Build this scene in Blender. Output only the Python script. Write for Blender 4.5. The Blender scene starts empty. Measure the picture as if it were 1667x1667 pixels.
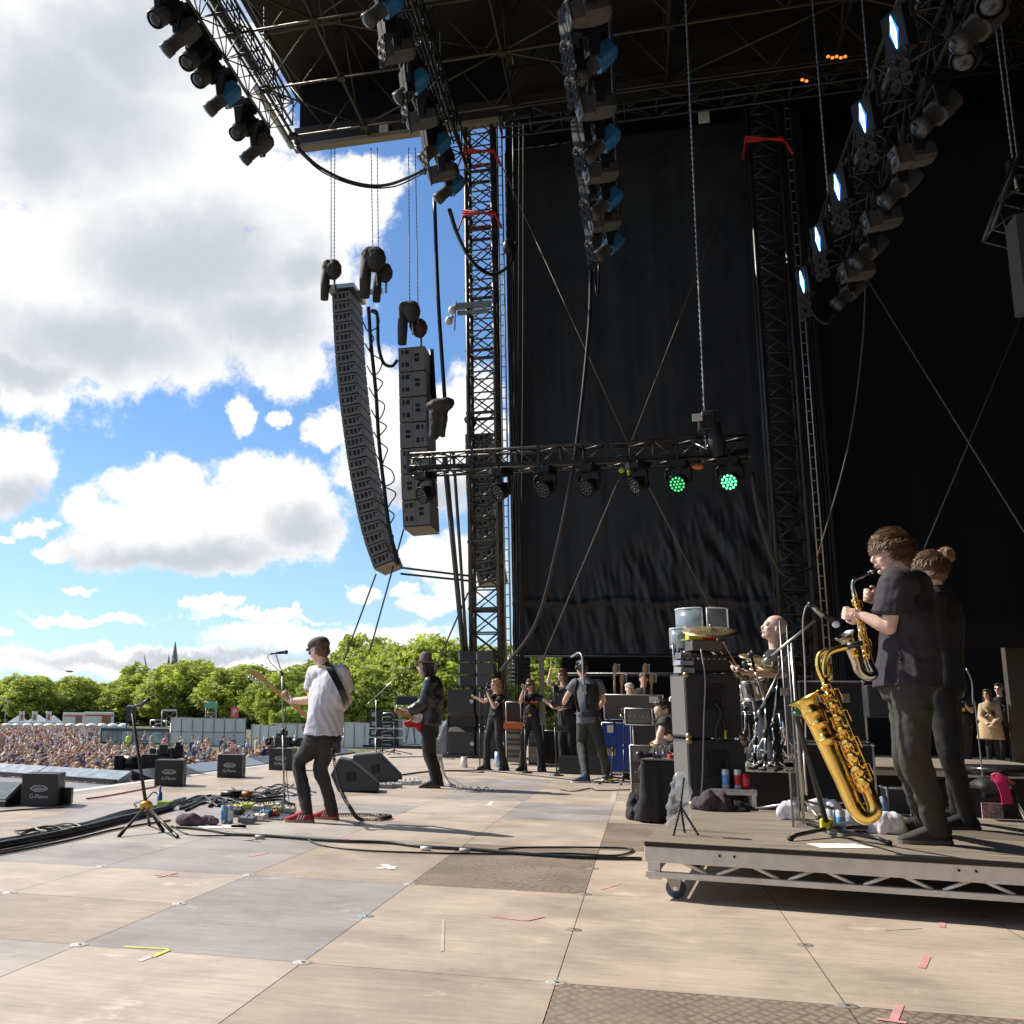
import bpy,math,random
from mathutils import Vector,Matrix,noise
import numpy as np
random.seed(7)
SC=bpy.context.scene
COL=SC.collection
rad=math.radians
# --------- camera
H=1.06
YAW,PITCH,ROLL,F,CX,CY=-0.276,0.188,0.012,1708.7,558.5,831.9
_f=Vector((math.sin(YAW)*math.cos(PITCH),math.cos(YAW)*math.cos(PITCH),math.sin(PITCH)))
_r=Vector((math.cos(YAW),-math.sin(YAW),0)); _u=_r.cross(_f)
CR=_r*math.cos(ROLL)+_u*math.sin(ROLL); CU=-_r*math.sin(ROLL)+_u*math.cos(ROLL); CF=_f
cam=bpy.data.cameras.new('camera'); camo=bpy.data.objects.new('camera',cam); COL.objects.link(camo)
cam.sensor_width=36; cam.lens=F/1667*36; cam.shift_x=(833.5-CX)/1667; cam.shift_y=(CY-833.5)/1667
cam.clip_start=.05; cam.clip_end=5000
M3=Matrix((CR,CU,-CF)).transposed()
camo.matrix_world=Matrix.Translation((0,0,H))@M3.to_4x4()
SC.camera=camo
# --------- exposure, sun
SC.view_settings.view_transform='Standard'; SC.view_settings.look='None'
SC.view_settings.exposure=0.45; SC.view_settings.gamma=1
SC.cycles.max_bounces=7; SC.cycles.transparent_max_bounces=12; SC.cycles.use_denoising=True
SC.cycles.sample_clamp_indirect=8
SUN_EL=rad(42.5); SUN_DIR=Vector((-.968,.25,0)).normalized()*math.cos(SUN_EL)+Vector((0,0,math.sin(SUN_EL)))
sun=bpy.data.lights.new('sun','SUN'); sun.energy=4.8; sun.angle=rad(.5); sun.color=(1,.93,.82)
suno=bpy.data.objects.new('sun',sun); COL.objects.link(suno)
suno.rotation_euler=SUN_DIR.to_track_quat('Z','Y').to_euler()
def ray(x,y):return CF+CR*((x-CX)/F)-CU*((y-CY)/F)
def fl(x,y,z=0.0):
 d=ray(x,y); return Vector((0,0,H))+d*((z-H)/d.z)
def at(x,y,Y):
 d=ray(x,y); return Vector((0,0,H))+d*(Y/d.y)
def atX(x,y,X):
 d=ray(x,y); return Vector((0,0,H))+d*(X/d.x)
def pxof(P):
 d=Vector(P)-Vector((0,0,H)); z=d.dot(CF); return CX+F*d.dot(CR)/z,CY-F*d.dot(CU)/z
def zoomer(ox,oy,s):return lambda x,y,Y:at(ox+x*s,oy+y*s,Y)
ZA=(0,1000,420/1667); ZB=(380,1000,400/1667); ZC=(720,1000,340/1667); ZD=(1020,960,320/1667)
ZE=(1020,1180,320/1667); ZF=(1340,820,327/1667); ZG=(1280,1100,387/1667)
def zp(Z,x,y):return Z[0]+x*Z[2],Z[1]+y*Z[2]
def za(Z,x,y,Y):return at(*zp(Z,x,y),Y)
def zf(Z,x,y,z=0):return fl(*zp(Z,x,y),z)
# --------- materials
def nd(nt,typ,**kw):
 n=nt.nodes.new(typ)
 for k,v in kw.items():
  if k=='ins':
   for i,x in v.items():
    n.inputs[i].default_value=x
  else:setattr(n,k,v)
 return n
MATS={}
def mat(name,col,rough=.6,metal=0,var=.12,scale=8,bump=0,bscale=60,spec=.5,emit=None,es=1,alpha=1,trans=0,sheen=0,coat=0,wear=None,stretch=None):
 if name in MATS:return MATS[name]
 m=bpy.data.materials.new(name); m.use_nodes=True; nt=m.node_tree
 b=nt.nodes['Principled BSDF']; L=nt.links.new
 b.inputs['Roughness'].default_value=rough; b.inputs['Metallic'].default_value=metal
 b.inputs['Specular IOR Level'].default_value=spec
 if sheen:b.inputs['Sheen Weight'].default_value=sheen
 if coat:b.inputs['Coat Weight'].default_value=coat
 if trans:b.inputs['Transmission Weight'].default_value=trans
 if alpha<1:b.inputs['Alpha'].default_value=alpha
 tc=nd(nt,'ShaderNodeTexCoord')
 vec=tc.outputs['Object']
 if stretch:
  mp=nd(nt,'ShaderNodeMapping'); mp.inputs['Scale'].default_value=stretch; L(vec,mp.inputs[0]); vec=mp.outputs[0]
 n1=nd(nt,'ShaderNodeTexNoise',ins={'Scale':scale,'Detail':5.0,'Roughness':.6}); L(vec,n1.inputs['Vector'])
 mr=nd(nt,'ShaderNodeMapRange',ins={1:.3,2:.7,3:1-var,4:1+var}); L(n1.outputs[0],mr.inputs[0])
 mx=nd(nt,'ShaderNodeVectorMath',operation='SCALE',ins={0:col[:3]}); L(mr.outputs[0],mx.inputs['Scale'])
 colout=mx.outputs[0]
 if wear:
  n3=nd(nt,'ShaderNodeTexNoise',ins={'Scale':wear[1],'Detail':8.0,'Roughness':.7}); L(vec,n3.inputs['Vector'])
  cr=nd(nt,'ShaderNodeMapRange',ins={1:wear[2],2:wear[2]+.08,3:0.,4:1.}); L(n3.outputs[0],cr.inputs[0])
  mm=nd(nt,'ShaderNodeMix',data_type='RGBA'); L(cr.outputs[0],mm.inputs[0]); L(colout,mm.inputs[6]); mm.inputs[7].default_value=(*wear[0],1)
  colout=mm.outputs[2]
 L(colout,b.inputs['Base Color'])
 rr=nd(nt,'ShaderNodeMapRange',ins={1:.3,2:.7,3:max(.02,rough-.1),4:min(1,rough+.1)}); L(n1.outputs[0],rr.inputs[0]); L(rr.outputs[0],b.inputs['Roughness'])
 if bump:
  n2=nd(nt,'ShaderNodeTexNoise',ins={'Scale':bscale,'Detail':4.0}); L(vec,n2.inputs['Vector'])
  bp=nd(nt,'ShaderNodeBump',ins={'Strength':bump,'Distance':.01}); L(n2.outputs[0],bp.inputs['Height']); L(bp.outputs[0],b.inputs['Normal'])
 if emit:
  b.inputs['Emission Color'].default_value=(*emit,1); b.inputs['Emission Strength'].default_value=es
 MATS[name]=m
 return m
BLK=lambda:mat('black_metal',(.022,.022,.024),.38,0,.2)
ALU=lambda:mat('aluminium',(.74,.71,.66),.42,.35,.12,12,.1,wear=((.25,.23,.2),5,.62))
DARKT=lambda:mat('dark_truss_metal',(.05,.047,.043),.38,.6,.3)
RUB=lambda:mat('black_rubber_cable',(.012,.012,.012),.45,0,.2)
PLA=lambda:mat('black_plastic',(.018,.018,.02),.4)
CHR=lambda:mat('chrome',(.75,.75,.74),.15,1,.05)
STL=lambda:mat('worn_steel',(.42,.41,.39),.35,.9,.15)
CAB=lambda:mat('black_cabinet_vinyl',(.03,.029,.028),.55,0,.15,30,.4,250)
SKIN=lambda k=0:mat('skin_%s'%'abcd'[k],[(.70,.44,.33),(.60,.36,.26),(.76,.51,.41),(.42,.24,.16)][k],.5,0,.08,10,.1,90)
RED=lambda:mat('red_webbing',(.55,.02,.015),.6)
WHT=lambda:mat('white_paint',(.75,.75,.73),.5,0,.06)
# --------- mesh builder
def basis(d,up=(0,0,1)):
 d=Vector(d).normalized(); up=Vector(up)
 if abs(d.dot(up))>.98:up=Vector((0,1,0))if abs(d.y)<.9 else Vector((1,0,0))
 x=up.cross(d).normalized(); y=d.cross(x).normalized(); return x,y,d
class MB:
 def __init__(s):s.v=[]; s.f=[]; s.m=[]; s.s=[]
 def add(s,vs,fs,m=0,sm=False):
  o=len(s.v); s.v+=[Vector(v)for v in vs]
  for f in fs:s.f.append([i+o for i in f]); s.m.append(m); s.s.append(sm)
  return s
 def box(s,c,size,R=None,m=0):
  c=Vector(c); h=Vector(size)/2
  vs=[Vector((x*h.x,y*h.y,z*h.z))for x in(-1,1)for y in(-1,1)for z in(-1,1)]
  if R is not None:vs=[R@v for v in vs]
  return s.add([v+c for v in vs],[(0,1,3,2),(4,6,7,5),(0,4,5,1),(2,3,7,6),(0,2,6,4),(1,5,7,3)],m)
 def hexa(s,p,m=0):
  return s.add(p,[(3,2,1,0),(4,5,6,7),(0,1,5,4),(1,2,6,5),(2,3,7,6),(3,0,4,7)],m)
 def loft(s,rings,m=0,cap=True,sm=True,close=True):
  n=len(rings[0]); vs=[p for r in rings for p in r]; fs=[]
  for k in range(len(rings)-1):
   for i in range(n if close else n-1):
    j=(i+1)%n
    fs.append((k*n+i,k*n+j,(k+1)*n+j,(k+1)*n+i))
  o=len(s.v); s.add(vs,fs,m,sm)
  if cap and close:
   s.f.append([o+i for i in range(n)][::-1]); s.m.append(m); s.s.append(False)
   s.f.append([o+(len(rings)-1)*n+i for i in range(n)]); s.m.append(m); s.s.append(False)
  return s
 def tube(s,pts,r,n=8,m=0,sm=True,cap=True,flat=1.0):
  pts=[Vector(p)for p in pts]; N=len(pts)
  rs=r if isinstance(r,(list,tuple))else[r]*N
  d=(pts[1]-pts[0]); x,y,_=basis(d); rings=[]
  for i in range(N):
   t=(pts[min(i+1,N-1)]-pts[max(i-1,0)])
   if t.length<1e-9:t=d
   t.normalize(); x=(x-t*x.dot(t))
   if x.length<1e-6:x=basis(t)[0]
   x.normalize(); y=t.cross(x)
   rings.append([pts[i]+(x*math.cos(a)+y*math.sin(a)*flat)*rs[i]for a in[2*math.pi*k/n for k in range(n)]])
  return s.loft(rings,m,cap,sm)
 def cyl(s,a,b,r0,r1=None,n=14,m=0,sm=True):return s.tube([a,b],[r0,r0 if r1 is None else r1],n,m,sm)
 def cap(s,a,b,r0,r1,n=12,m=0):
  a=Vector(a); b=Vector(b); d=b-a
  if d.length<1e-6:return s.ell(a,(r0,)*3,m=m)
  x,y,z=basis(d); rings=[]
  for k in range(5):
   t=math.pi/2*(1-k/4)if k<4 else 0
   rings.append((a-z*r0*math.sin(t),max(r0*math.cos(t),1e-4)))
  for k in range(5):
   t=math.pi/2*k/4; rings.append((b+z*r1*math.sin(t),max(r1*math.cos(t),1e-4)))
  return s.loft([[c+(x*math.cos(q)+y*math.sin(q))*r for q in[2*math.pi*i/n for i in range(n)]]for c,r in rings],m)
 def chain(s,pts,rs,m=0,n=12):
  for i in range(len(pts)-1):s.cap(pts[i],pts[i+1],rs[i],rs[i+1],n,m)
  return s
 def ell(s,c,rd,R=None,n=16,k=10,m=0):
  c=Vector(c); rings=[]
  for i in range(k+1):
   t=math.pi*i/k; z=-math.cos(t); q=max(math.sin(t),1e-3)
   ring=[Vector((rd[0]*q*math.cos(2*math.pi*j/n),rd[1]*q*math.sin(2*math.pi*j/n),rd[2]*z))for j in range(n)]
   if R is not None:ring=[R@p for p in ring]
   rings.append([p+c for p in ring])
  return s.loft(rings,m)
 def lathe(s,prof,c,ax=(0,0,1),n=24,m=0,cap=False,up=(0,0,1),sm=True):
  x,y,z=basis(ax,up); c=Vector(c)
  return s.loft([[c+z*h+(x*math.cos(a)+y*math.sin(a))*max(r,1e-4)for a in[2*math.pi*i/n for i in range(n)]]for r,h in prof],m,cap,sm)
 def prism(s,poly,off,m=0):
  off=Vector(off); poly=[Vector(p)for p in poly]; n=len(poly)
  return s.add(poly+[p+off for p in poly],[tuple(range(n))[::-1],tuple(range(n,2*n))]+[(i,(i+1)%n,n+(i+1)%n,n+i)for i in range(n)],m)
 def build(s,name,mats,parent=None,bev=0,local=False,sub=0,disp=None,remesh=0,smooth=0):
  if not isinstance(mats,(list,tuple)):mats=[mats]
  off=Vector((0,0,0))
  if parent is not None and not local:
   q=parent
   while q is not None:off+=q.location; q=q.parent
  me=bpy.data.meshes.new(name)
  me.from_pydata([tuple(v-off)for v in s.v],[],s.f)
  for mm in mats:me.materials.append(mm)
  me.polygons.foreach_set('material_index',s.m); me.polygons.foreach_set('use_smooth',s.s)
  me.update()
  o=bpy.data.objects.new(name,me); COL.objects.link(o)
  if remesh:
   rm=o.modifiers.new('r','REMESH'); rm.mode='VOXEL'; rm.voxel_size=remesh; rm.use_smooth_shade=True
   if smooth:sm=o.modifiers.new('s','SMOOTH'); sm.factor=.5; sm.iterations=smooth
   dg=bpy.context.evaluated_depsgraph_get(); dg.update()
   me2=bpy.data.meshes.new_from_object(o.evaluated_get(dg)); o.modifiers.clear(); o.data=me2
   bpy.data.meshes.remove(me); me=me2; me.name=name
   if disp:
    n=len(me.vertices); co=np.empty(n*3); me.vertices.foreach_get('co',co); co=co.reshape(-1,3)
    no=np.array([v.normal[:]for v in me.vertices])
    dv=np.array([disp(Vector(p)+off)for p in co])
    co=co+no*dv[:,None]; me.vertices.foreach_set('co',co.ravel()); me.update()
   if not me.materials:
    for mm in mats:me.materials.append(mm)
   me.polygons.foreach_set('use_smooth',[True]*len(me.polygons))
  if bev:b=o.modifiers.new('b','BEVEL'); b.width=bev; b.segments=2; b.limit_method='ANGLE'; b.angle_limit=rad(40)
  if sub:q=o.modifiers.new('d','SUBSURF'); q.levels=sub; q.render_levels=sub
  if parent is not None:o.parent=parent
  return o
def tag(o,label=None,cat=None,group=None,kind=None):
 if label:o['label']=label
 if cat:o['category']=cat
 if group:o['group']=group
 if kind:o['kind']=kind
 return o
def thing(name,label,cat,loc=(0,0,0),group=None):
 o=bpy.data.objects.new(name,None); COL.objects.link(o); o.location=loc; o.empty_display_size=.1
 return tag(o,label,cat,group)
def copy_tree(o,parent=None):
 c=o.copy(); COL.objects.link(c); c.parent=parent
 for ch in list(o.children):copy_tree(ch,c)
 return c
def T1(mb,name,mats,label,cat,group=None,kind=None,**kw):
 xs=[v.x for v in mb.v]; ys=[v.y for v in mb.v]; zs=[v.z for v in mb.v]
 c=Vector(((min(xs)+max(xs))/2,(min(ys)+max(ys))/2,min(zs)))
 mb.v=[v-c for v in mb.v]
 o=mb.build(name,mats,**kw); o.location=c
 return tag(o,label,cat,group,kind)
def text_mesh(txt,name,m,parent,loc,xdir,ydir,size,depth=.002):
 cu=bpy.data.curves.new('t','FONT'); cu.body=txt; cu.size=size; cu.extrude=depth; cu.align_x='CENTER'; cu.align_y='CENTER'
 o=bpy.data.objects.new('t',cu); COL.objects.link(o)
 dg=bpy.context.evaluated_depsgraph_get(); me=bpy.data.meshes.new_from_object(o.evaluated_get(dg))
 bpy.data.objects.remove(o)
 x=Vector(xdir).normalized(); y=Vector(ydir).normalized(); z=x.cross(y)
 R=Matrix((x,y,z)).transposed(); off=Vector((0,0,0)); q=parent
 while q is not None:off+=q.location; q=q.parent
 me.transform(Matrix.Translation(Vector(loc)-off)@R.to_4x4()); me.materials.clear(); me.materials.append(m)
 t=bpy.data.objects.new(name,me); COL.objects.link(t); t.parent=parent
 return t
def bez(pts,n=10):
 P=[Vector(p)for p in pts]; P=[P[0]*2-P[1]]+P+[P[-1]*2-P[-2]]; out=[]
 for i in range(1,len(P)-2):
  for k in range(n):
   t=k/n; a,b,c,d=P[i-1:i+3]
   out.append(.5*((2*b)+(c-a)*t+(2*a-5*b+4*c-d)*t*t+(3*b-a-3*c+d)*t**3))
 out.append(P[-2]); return out
def rotz(a):return Matrix.Rotation(a,3,'Z')
def RB(x,y,z):return Matrix((Vector(x),Vector(y),Vector(z))).transposed()
# --------- sky with clouds (direction based, at infinity)
w=bpy.data.worlds.new('World'); SC.world=w; w.use_nodes=True; nt=w.node_tree; nt.nodes.clear(); L=nt.links.new
out=nd(nt,'ShaderNodeOutputWorld'); bg=nd(nt,'ShaderNodeBackground',ins={1:1.0}); L(bg.outputs[0],out.inputs[0])
sky=nd(nt,'ShaderNodeTexSky',sky_type='NISHITA',sun_disc=False)
sky.sun_elevation=SUN_EL; sky.sun_rotation=math.atan2(SUN_DIR.x,SUN_DIR.y)
sky.air_density=1.0; sky.dust_density=.6; sky.ozone_density=1.3
tc=nd(nt,'ShaderNodeTexCoord')
sep=nd(nt,'ShaderNodeSeparateXYZ'); L(tc.outputs['Generated'],sep.inputs[0])
def mth(op,a,b=None,c=None,clamp=False):
 n=nd(nt,'ShaderNodeMath',operation=op,use_clamp=clamp)
 for i,v in enumerate((a,b,c)):
  if v is None:continue
  if isinstance(v,(int,float)):n.inputs[i].default_value=v
  else:L(v,n.inputs[i])
 return n.outputs[0]
az=mth('ARCTAN2',sep.outputs[0],sep.outputs[1]); el=mth('ARCSINE',sep.outputs[2])
cmb=nd(nt,'ShaderNodeCombineXYZ'); L(az,cmb.inputs[0]); L(el,cmb.inputs[1])
def noi(scale,detail,rough,off=(0,0,0),sc=(1,1,1)):
 mp=nd(nt,'ShaderNodeMapping'); mp.inputs[1].default_value=off; mp.inputs[3].default_value=sc; L(tc.outputs['Generated'],mp.inputs[0])
 n=nd(nt,'ShaderNodeTexNoise',ins={'Scale':scale,'Detail':detail,'Roughness':rough}); L(mp.outputs[0],n.inputs['Vector']); return n
def vm(op,a,b=None,c=None):
 n=nd(nt,'ShaderNodeVectorMath',operation=op)
 for i,v in enumerate((a,b,c)):
  if v is None:continue
  if isinstance(v,tuple):n.inputs[i].default_value=v
  else:L(v,n.inputs[i])
 return n
w1=noi(9,9,.62,(3,1,2)); wv=vm('SUBTRACT',w1.outputs['Color'],(.5,.5,.5))
wv2=vm('MULTIPLY_ADD',wv.outputs[0],(.085,.07,0),cmb.outputs[0])
w2=noi(34,8,.65,(7,5,1)); wv3=vm('SUBTRACT',w2.outputs['Color'],(.5,.5,.5))
V=vm('MULTIPLY_ADD',wv3.outputs[0],(.03,.026,0),wv2.outputs[0]).outputs[0]
def azel(x,y):
 d=ray(x,y).normalized(); return math.atan2(d.x,d.y),math.asin(d.z)
def blobs(lst):
 acc=None
 for x,y,rx,ry,*amp in lst:
  a0,e0=azel(x,y); a1,_=azel(x+rx,y); _,e1=azel(x,y-ry)
  sa,se=1/max(a1-a0,1e-3),1/max(e1-e0,1e-3)
  m=vm('MULTIPLY_ADD',V,(sa,se,0),(-a0*sa,-e0*se,0)); ln=vm('LENGTH',m.outputs[0])
  v=mth('SUBTRACT',amp[0]if amp else 1.0,ln.outputs['Value'])
  acc=v if acc is None else mth('SMOOTH_MAX',acc,v,.18)
 return acc
cl=[(60,110,300,330),(260,250,260,260),(90,480,230,190),(300,470,230,150),(470,440,130,190),(520,330,120,90),(590,290,70,60),(200,560,250,95),(470,590,70,55),(60,600,110,80),(180,20,330,220),(20,760,85,68),(45,735,45,50),(330,850,225,68),(420,775,85,50),(260,790,75,45),(500,815,75,85),(160,830,80,40),(390,905,160,38),(220,880,120,45),(520,880,60,40),(390,680,30,34),(465,680,22,16),(540,690,38,32),(610,700,60,130),(690,735,110,105),(760,700,80,110),(610,640,36,60),(85,890,42,14),(50,850,34,14),(5,860,18,10),(720,905,70,45),(760,930,60,40),(590,965,34,15),(660,955,26,15),(700,985,60,22),(140,998,120,9),(340,990,60,13),(430,1008,110,8),(130,955,34,8),(5,1028,30,8),(150,1066,330,20,.9),(450,1040,130,24,.9),(600,1050,160,34,.9),(40,1066,120,26,.9),(300,1085,400,18,.8)]
fld=blobs(cl)
fine=noi(26,10,.68,(1,4,9)); fo=mth('MULTIPLY_ADD',fine.outputs[0],1.5,-.72)
f2=mth('ADD',fld,fo)
gen=noi(2.6,8,.6,(2,2,0),(1,1,2.4)); g=mth('MULTIPLY_ADD',gen.outputs[0],4.0,-2.1)
front=mth('MULTIPLY',mth('LESS_THAN',az,.05),mth('GREATER_THAN',az,-.72))
frontm=mth('MULTIPLY',front,mth('LESS_THAN',el,.62))
mixf=nd(nt,'ShaderNodeMix',data_type='FLOAT'); L(frontm,mixf.inputs[0]); L(g,mixf.inputs[2]); L(f2,mixf.inputs[3])
cov=nd(nt,'ShaderNodeMapRange',interpolation_type='SMOOTHSTEP',ins={1:-.12,2:.30,3:0.,4:1.}); L(mixf.outputs[0],cov.inputs[0])
gr=blobs([(90,170,200,130),(330,430,190,95),(430,520,120,70),(150,560,180,60),(60,250,120,100),(20,800,70,34),(330,905,190,34),(500,870,70,40),(200,60,160,90),(690,800,90,30),(350,1075,300,10),(480,430,60,60),(40,610,90,30),(240,905,120,24)])
gn=noi(7,8,.62,(5,0,3)); gg=mth('ADD',gr,mth('MULTIPLY_ADD',gn.outputs[0],1.7,-.85))
gm=nd(nt,'ShaderNodeMapRange',interpolation_type='SMOOTHSTEP',ins={1:-.75,2:.85,3:0.,4:1.}); L(gg,gm.inputs[0])
ccol=nd(nt,'ShaderNodeMix',data_type='RGBA'); L(gm.outputs[0],ccol.inputs[0])
ccol.inputs[6].default_value=(.83,.825,.81,1); ccol.inputs[7].default_value=(.46,.49,.535,1)
skm=vm('MULTIPLY',sky.outputs[0],(.066,.090,.116))
hz=nd(nt,'ShaderNodeMapRange',interpolation_type='SMOOTHSTEP',ins={1:-.02,2:.30,3:.34,4:0.}); L(el,hz.inputs[0])
sk2=nd(nt,'ShaderNodeMix',data_type='RGBA'); L(hz.outputs[0],sk2.inputs[0]); L(skm.outputs[0],sk2.inputs[6]); sk2.inputs[7].default_value=(.60,.78,.92,1)
fin=nd(nt,'ShaderNodeMix',data_type='RGBA'); L(cov.outputs[0],fin.inputs[0]); L(sk2.outputs[2],fin.inputs[6]); L(ccol.outputs[2],fin.inputs[7])
L(fin.outputs[2],bg.inputs[0])
w.cycles.sampling_method='MANUAL'; w.cycles.sample_map_resolution=512
# --------- ground, stage floor
GZ=-2.7
def sheet(name,x0,y0,x1,y1,z,m,kind='structure'):
 mb=MB(); mb.add([(x0,y0,z),(x1,y0,z),(x1,y1,z),(x0,y1,z)],[(0,1,2,3)]); o=mb.build(name,m); o['kind']=kind; return o
sheet('ground',-3000,-3000,3000,3000,GZ,mat('dry_grass',(.085,.10,.035),.9,0,.35,.3,wear=((.2,.16,.10),.6,.5)))
def plymat(name,col,pat=0,var=.16):
 m=mat(name,col,.52,0,var,1.6,.25,14,spec=.35,wear=(tuple(min(1,c*1.25+.03)for c in col),2.3,.60))
 if name+'_d' in MATS:return m
 MATS[name+'_d']=m
 nt=m.node_tree; L=nt.links.new; b=nt.nodes['Principled BSDF']; tc=[n for n in nt.nodes if n.type=='TEX_COORD'][0]
 src=b.inputs['Base Color'].links[0].from_socket
 mp=nd(nt,'ShaderNodeMapping'); mp.inputs[3].default_value=(1.0,9,1); L(tc.outputs['Object'],mp.inputs[0])
 g=nd(nt,'ShaderNodeTexNoise',ins={'Scale':3.2,'Detail':10.0,'Roughness':.72}); L(mp.outputs[0],g.inputs['Vector'])
 mr=nd(nt,'ShaderNodeMapRange',ins={1:.3,2:.7,3:.80,4:1.14}); L(g.outputs[0],mr.inputs[0])
 sc=nd(nt,'ShaderNodeVectorMath',operation='SCALE'); L(src,sc.inputs[0]); L(mr.outputs[0],sc.inputs['Scale'])
 sp=nd(nt,'ShaderNodeTexNoise',ins={'Scale':38.0,'Detail':6.0,'Roughness':.8}); L(tc.outputs['Object'],sp.inputs['Vector'])
 m2=nd(nt,'ShaderNodeMapRange',ins={1:.62,2:.72,3:1.0,4:.72}); L(sp.outputs[0],m2.inputs[0])
 s2=nd(nt,'ShaderNodeVectorMath',operation='SCALE'); L(sc.outputs[0],s2.inputs[0]); L(m2.outputs[0],s2.inputs['Scale'])
 ms=nd(nt,'ShaderNodeMapping'); ms.inputs[3].default_value=(.7,14,1); ms.inputs[2].default_value=(0,0,.5); L(tc.outputs['Object'],ms.inputs[0])
 sn=nd(nt,'ShaderNodeTexNoise',ins={'Scale':2.4,'Detail':12.0,'Roughness':.78,'Distortion':1.2}); L(ms.outputs[0],sn.inputs['Vector'])
 sr=nd(nt,'ShaderNodeMapRange',ins={1:.655,2:.70,3:0.,4:.55}); L(sn.outputs[0],sr.inputs[0])
 sm_=nd(nt,'ShaderNodeMix',data_type='RGBA'); L(sr.outputs[0],sm_.inputs[0]); L(s2.outputs[0],sm_.inputs[6]); sm_.inputs[7].default_value=(.60,.55,.48,1)
 dn=nd(nt,'ShaderNodeTexNoise',ins={'Scale':1.1,'Detail':9.0,'Roughness':.7}); L(tc.outputs['Object'],dn.inputs['Vector'])
 dr=nd(nt,'ShaderNodeMapRange',ins={1:.5,2:.68,3:1.,4:.74}); L(dn.outputs[0],dr.inputs[0])
 s2=nd(nt,'ShaderNodeVectorMath',operation='SCALE'); L(sm_.outputs[2],s2.inputs[0]); L(dr.outputs[0],s2.inputs['Scale'])
 last=s2.outputs[0]
 if pat:
  vo=nd(nt,'ShaderNodeTexVoronoi',distance='CHEBYCHEV',ins={'Scale':27.0,'Randomness':.25});
  mq=nd(nt,'ShaderNodeMapping'); mq.inputs[3].default_value=(1.0,.62,1); mq.inputs[2].default_value=(0,0,.78); L(tc.outputs['Object'],mq.inputs[0]); L(mq.outputs[0],vo.inputs['Vector'])
  m3=nd(nt,'ShaderNodeMapRange',ins={1:.25,2:.5,3:1.12,4:.58}); L(vo.outputs['Distance'],m3.inputs[0])
  pn=nd(nt,'ShaderNodeTexNoise',ins={'Scale':2.0,'Detail':4.0}); L(tc.outputs['Object'],pn.inputs['Vector'])
  m4=nd(nt,'ShaderNodeMapRange',ins={1:.35,2:.6,3:.35,4:1.}); L(pn.outputs[0],m4.inputs[0])
  mx=nd(nt,'ShaderNodeMix',data_type='FLOAT',ins={2:1.0}); L(m4.outputs[0],mx.inputs[0]); L(m3.outputs[0],mx.inputs[3])
  s3=nd(nt,'ShaderNodeVectorMath',operation='SCALE'); L(last,s3.inputs[0]); L(mx.outputs[0],s3.inputs['Scale']); last=s3.outputs[0]
  bp=nd(nt,'ShaderNodeBump',ins={'Strength':.6,'Distance':.003},invert=True); L(vo.outputs['Distance'],bp.inputs['Height']); L(bp.outputs[0],b.inputs['Normal'])
 L(last,b.inputs['Base Color'])
 return m
PLY=[plymat('plywood_tan',(.485,.395,.315)),plymat('plywood_brown',(.425,.345,.275)),plymat('plywood_pale',(.52,.435,.36)),plymat('plywood_grey_film',(.365,.33,.312)),plymat('plywood_antislip',(.27,.215,.165),1),plymat('plywood_grey_pale',(.45,.40,.35))]
U0,V0,DU,DV=-2.369*H,4.292*H,1.006*H,1.031*H
rnd=random.Random(3)
mb=MB(); g=.002
fixed={(-1,-1):5,(0,-1):2,(1,-1):1,(2,-1):4,(3,-1):4,(-1,0):1,(0,0):3,(0,1):3,(-1,1):2,(1,0):0,(1,1):0,(2,0):0,(2,1):0,(3,0):0,(3,1):0,(-1,2):3,(-1,3):3,(0,2):1,(0,3):0,(1,2):4,(1,3):4,(2,2):0,(2,3):1,(-2,0):1,(-2,1):2,(-2,2):3,(-3,2):2,(-2,3):5,(1,4):0,(1,5):1,(2,4):4,(0,4):0,(-1,4):5,(0,5):0}
for i in range(-5,15):
 for j in range(-8,28):
  two=i>=0
  if two and j%2:continue
  k=fixed.get((i,j+1 if j==-2 else j))
  if k is None:k=rnd.choice(([0,0,0,1,1,0]if i>1 else[0,0,1,2,3,1,0])if j<12 else[0,0,1,0,0])
  x0,y0=U0+i*DU+g,V0+j*DV+g; x1,y1=x0+DU-2*g,y0+DV*(2 if two else 1)-2*g
  x0=max(x0,-7.02)
  if x1<x0+.02:continue
  mb.add([(x0,y0,0),(x1,y0,0),(x1,y1,0),(x0,y1,0)],[(0,1,2,3)],k)
o=mb.build('stage_floor',PLY); o['kind']='structure'
mb=MB(); mb.box((3.4,12,-.024),(20.9,42,.04)); mb.box((3.4,12,-1.62),(20.7,41.8,3.15)); o=mb.build('stage_deck',mat('dark_gap',(.03,.025,.02),.9)); o['kind']='structure'
mb=MB(); mb.box((-7.12,12,-.012),(.19,18,.03)); T1(mb,'edge_strip',mat('pale_strip',(.6,.58,.54),.6,0,.15),'white painted strip along the stage front edge','floor strip',kind='structure')
mb=MB(); mb.add([(-16,-3,-.03),(-7.22,-3,-.03),(-7.22,14.1,-.03),(-11.5,15.6,-.03),(-16,17.2,-.03)],[(0,1,2,3,4)])
o=mb.build('thrust_floor',mat('grey_floor_vinyl',(.27,.27,.28),.45,0,.12,1.5,spec=.4)); o['kind']='structure'
mb=MB(); mb.prism([(-16,-3,-3.15),(-7.25,-3,-3.15),(-7.25,14.05,-3.15),(-11.5,15.55,-3.15),(-16,17.15,-3.15)],(0,0,3.09))
o=mb.build('thrust_base',mat('dark_gap',(0,0,0))); o['kind']='structure'
blu=mat('pale_blue_ledge',(.22,.27,.33),.35,.2,.15)
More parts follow.
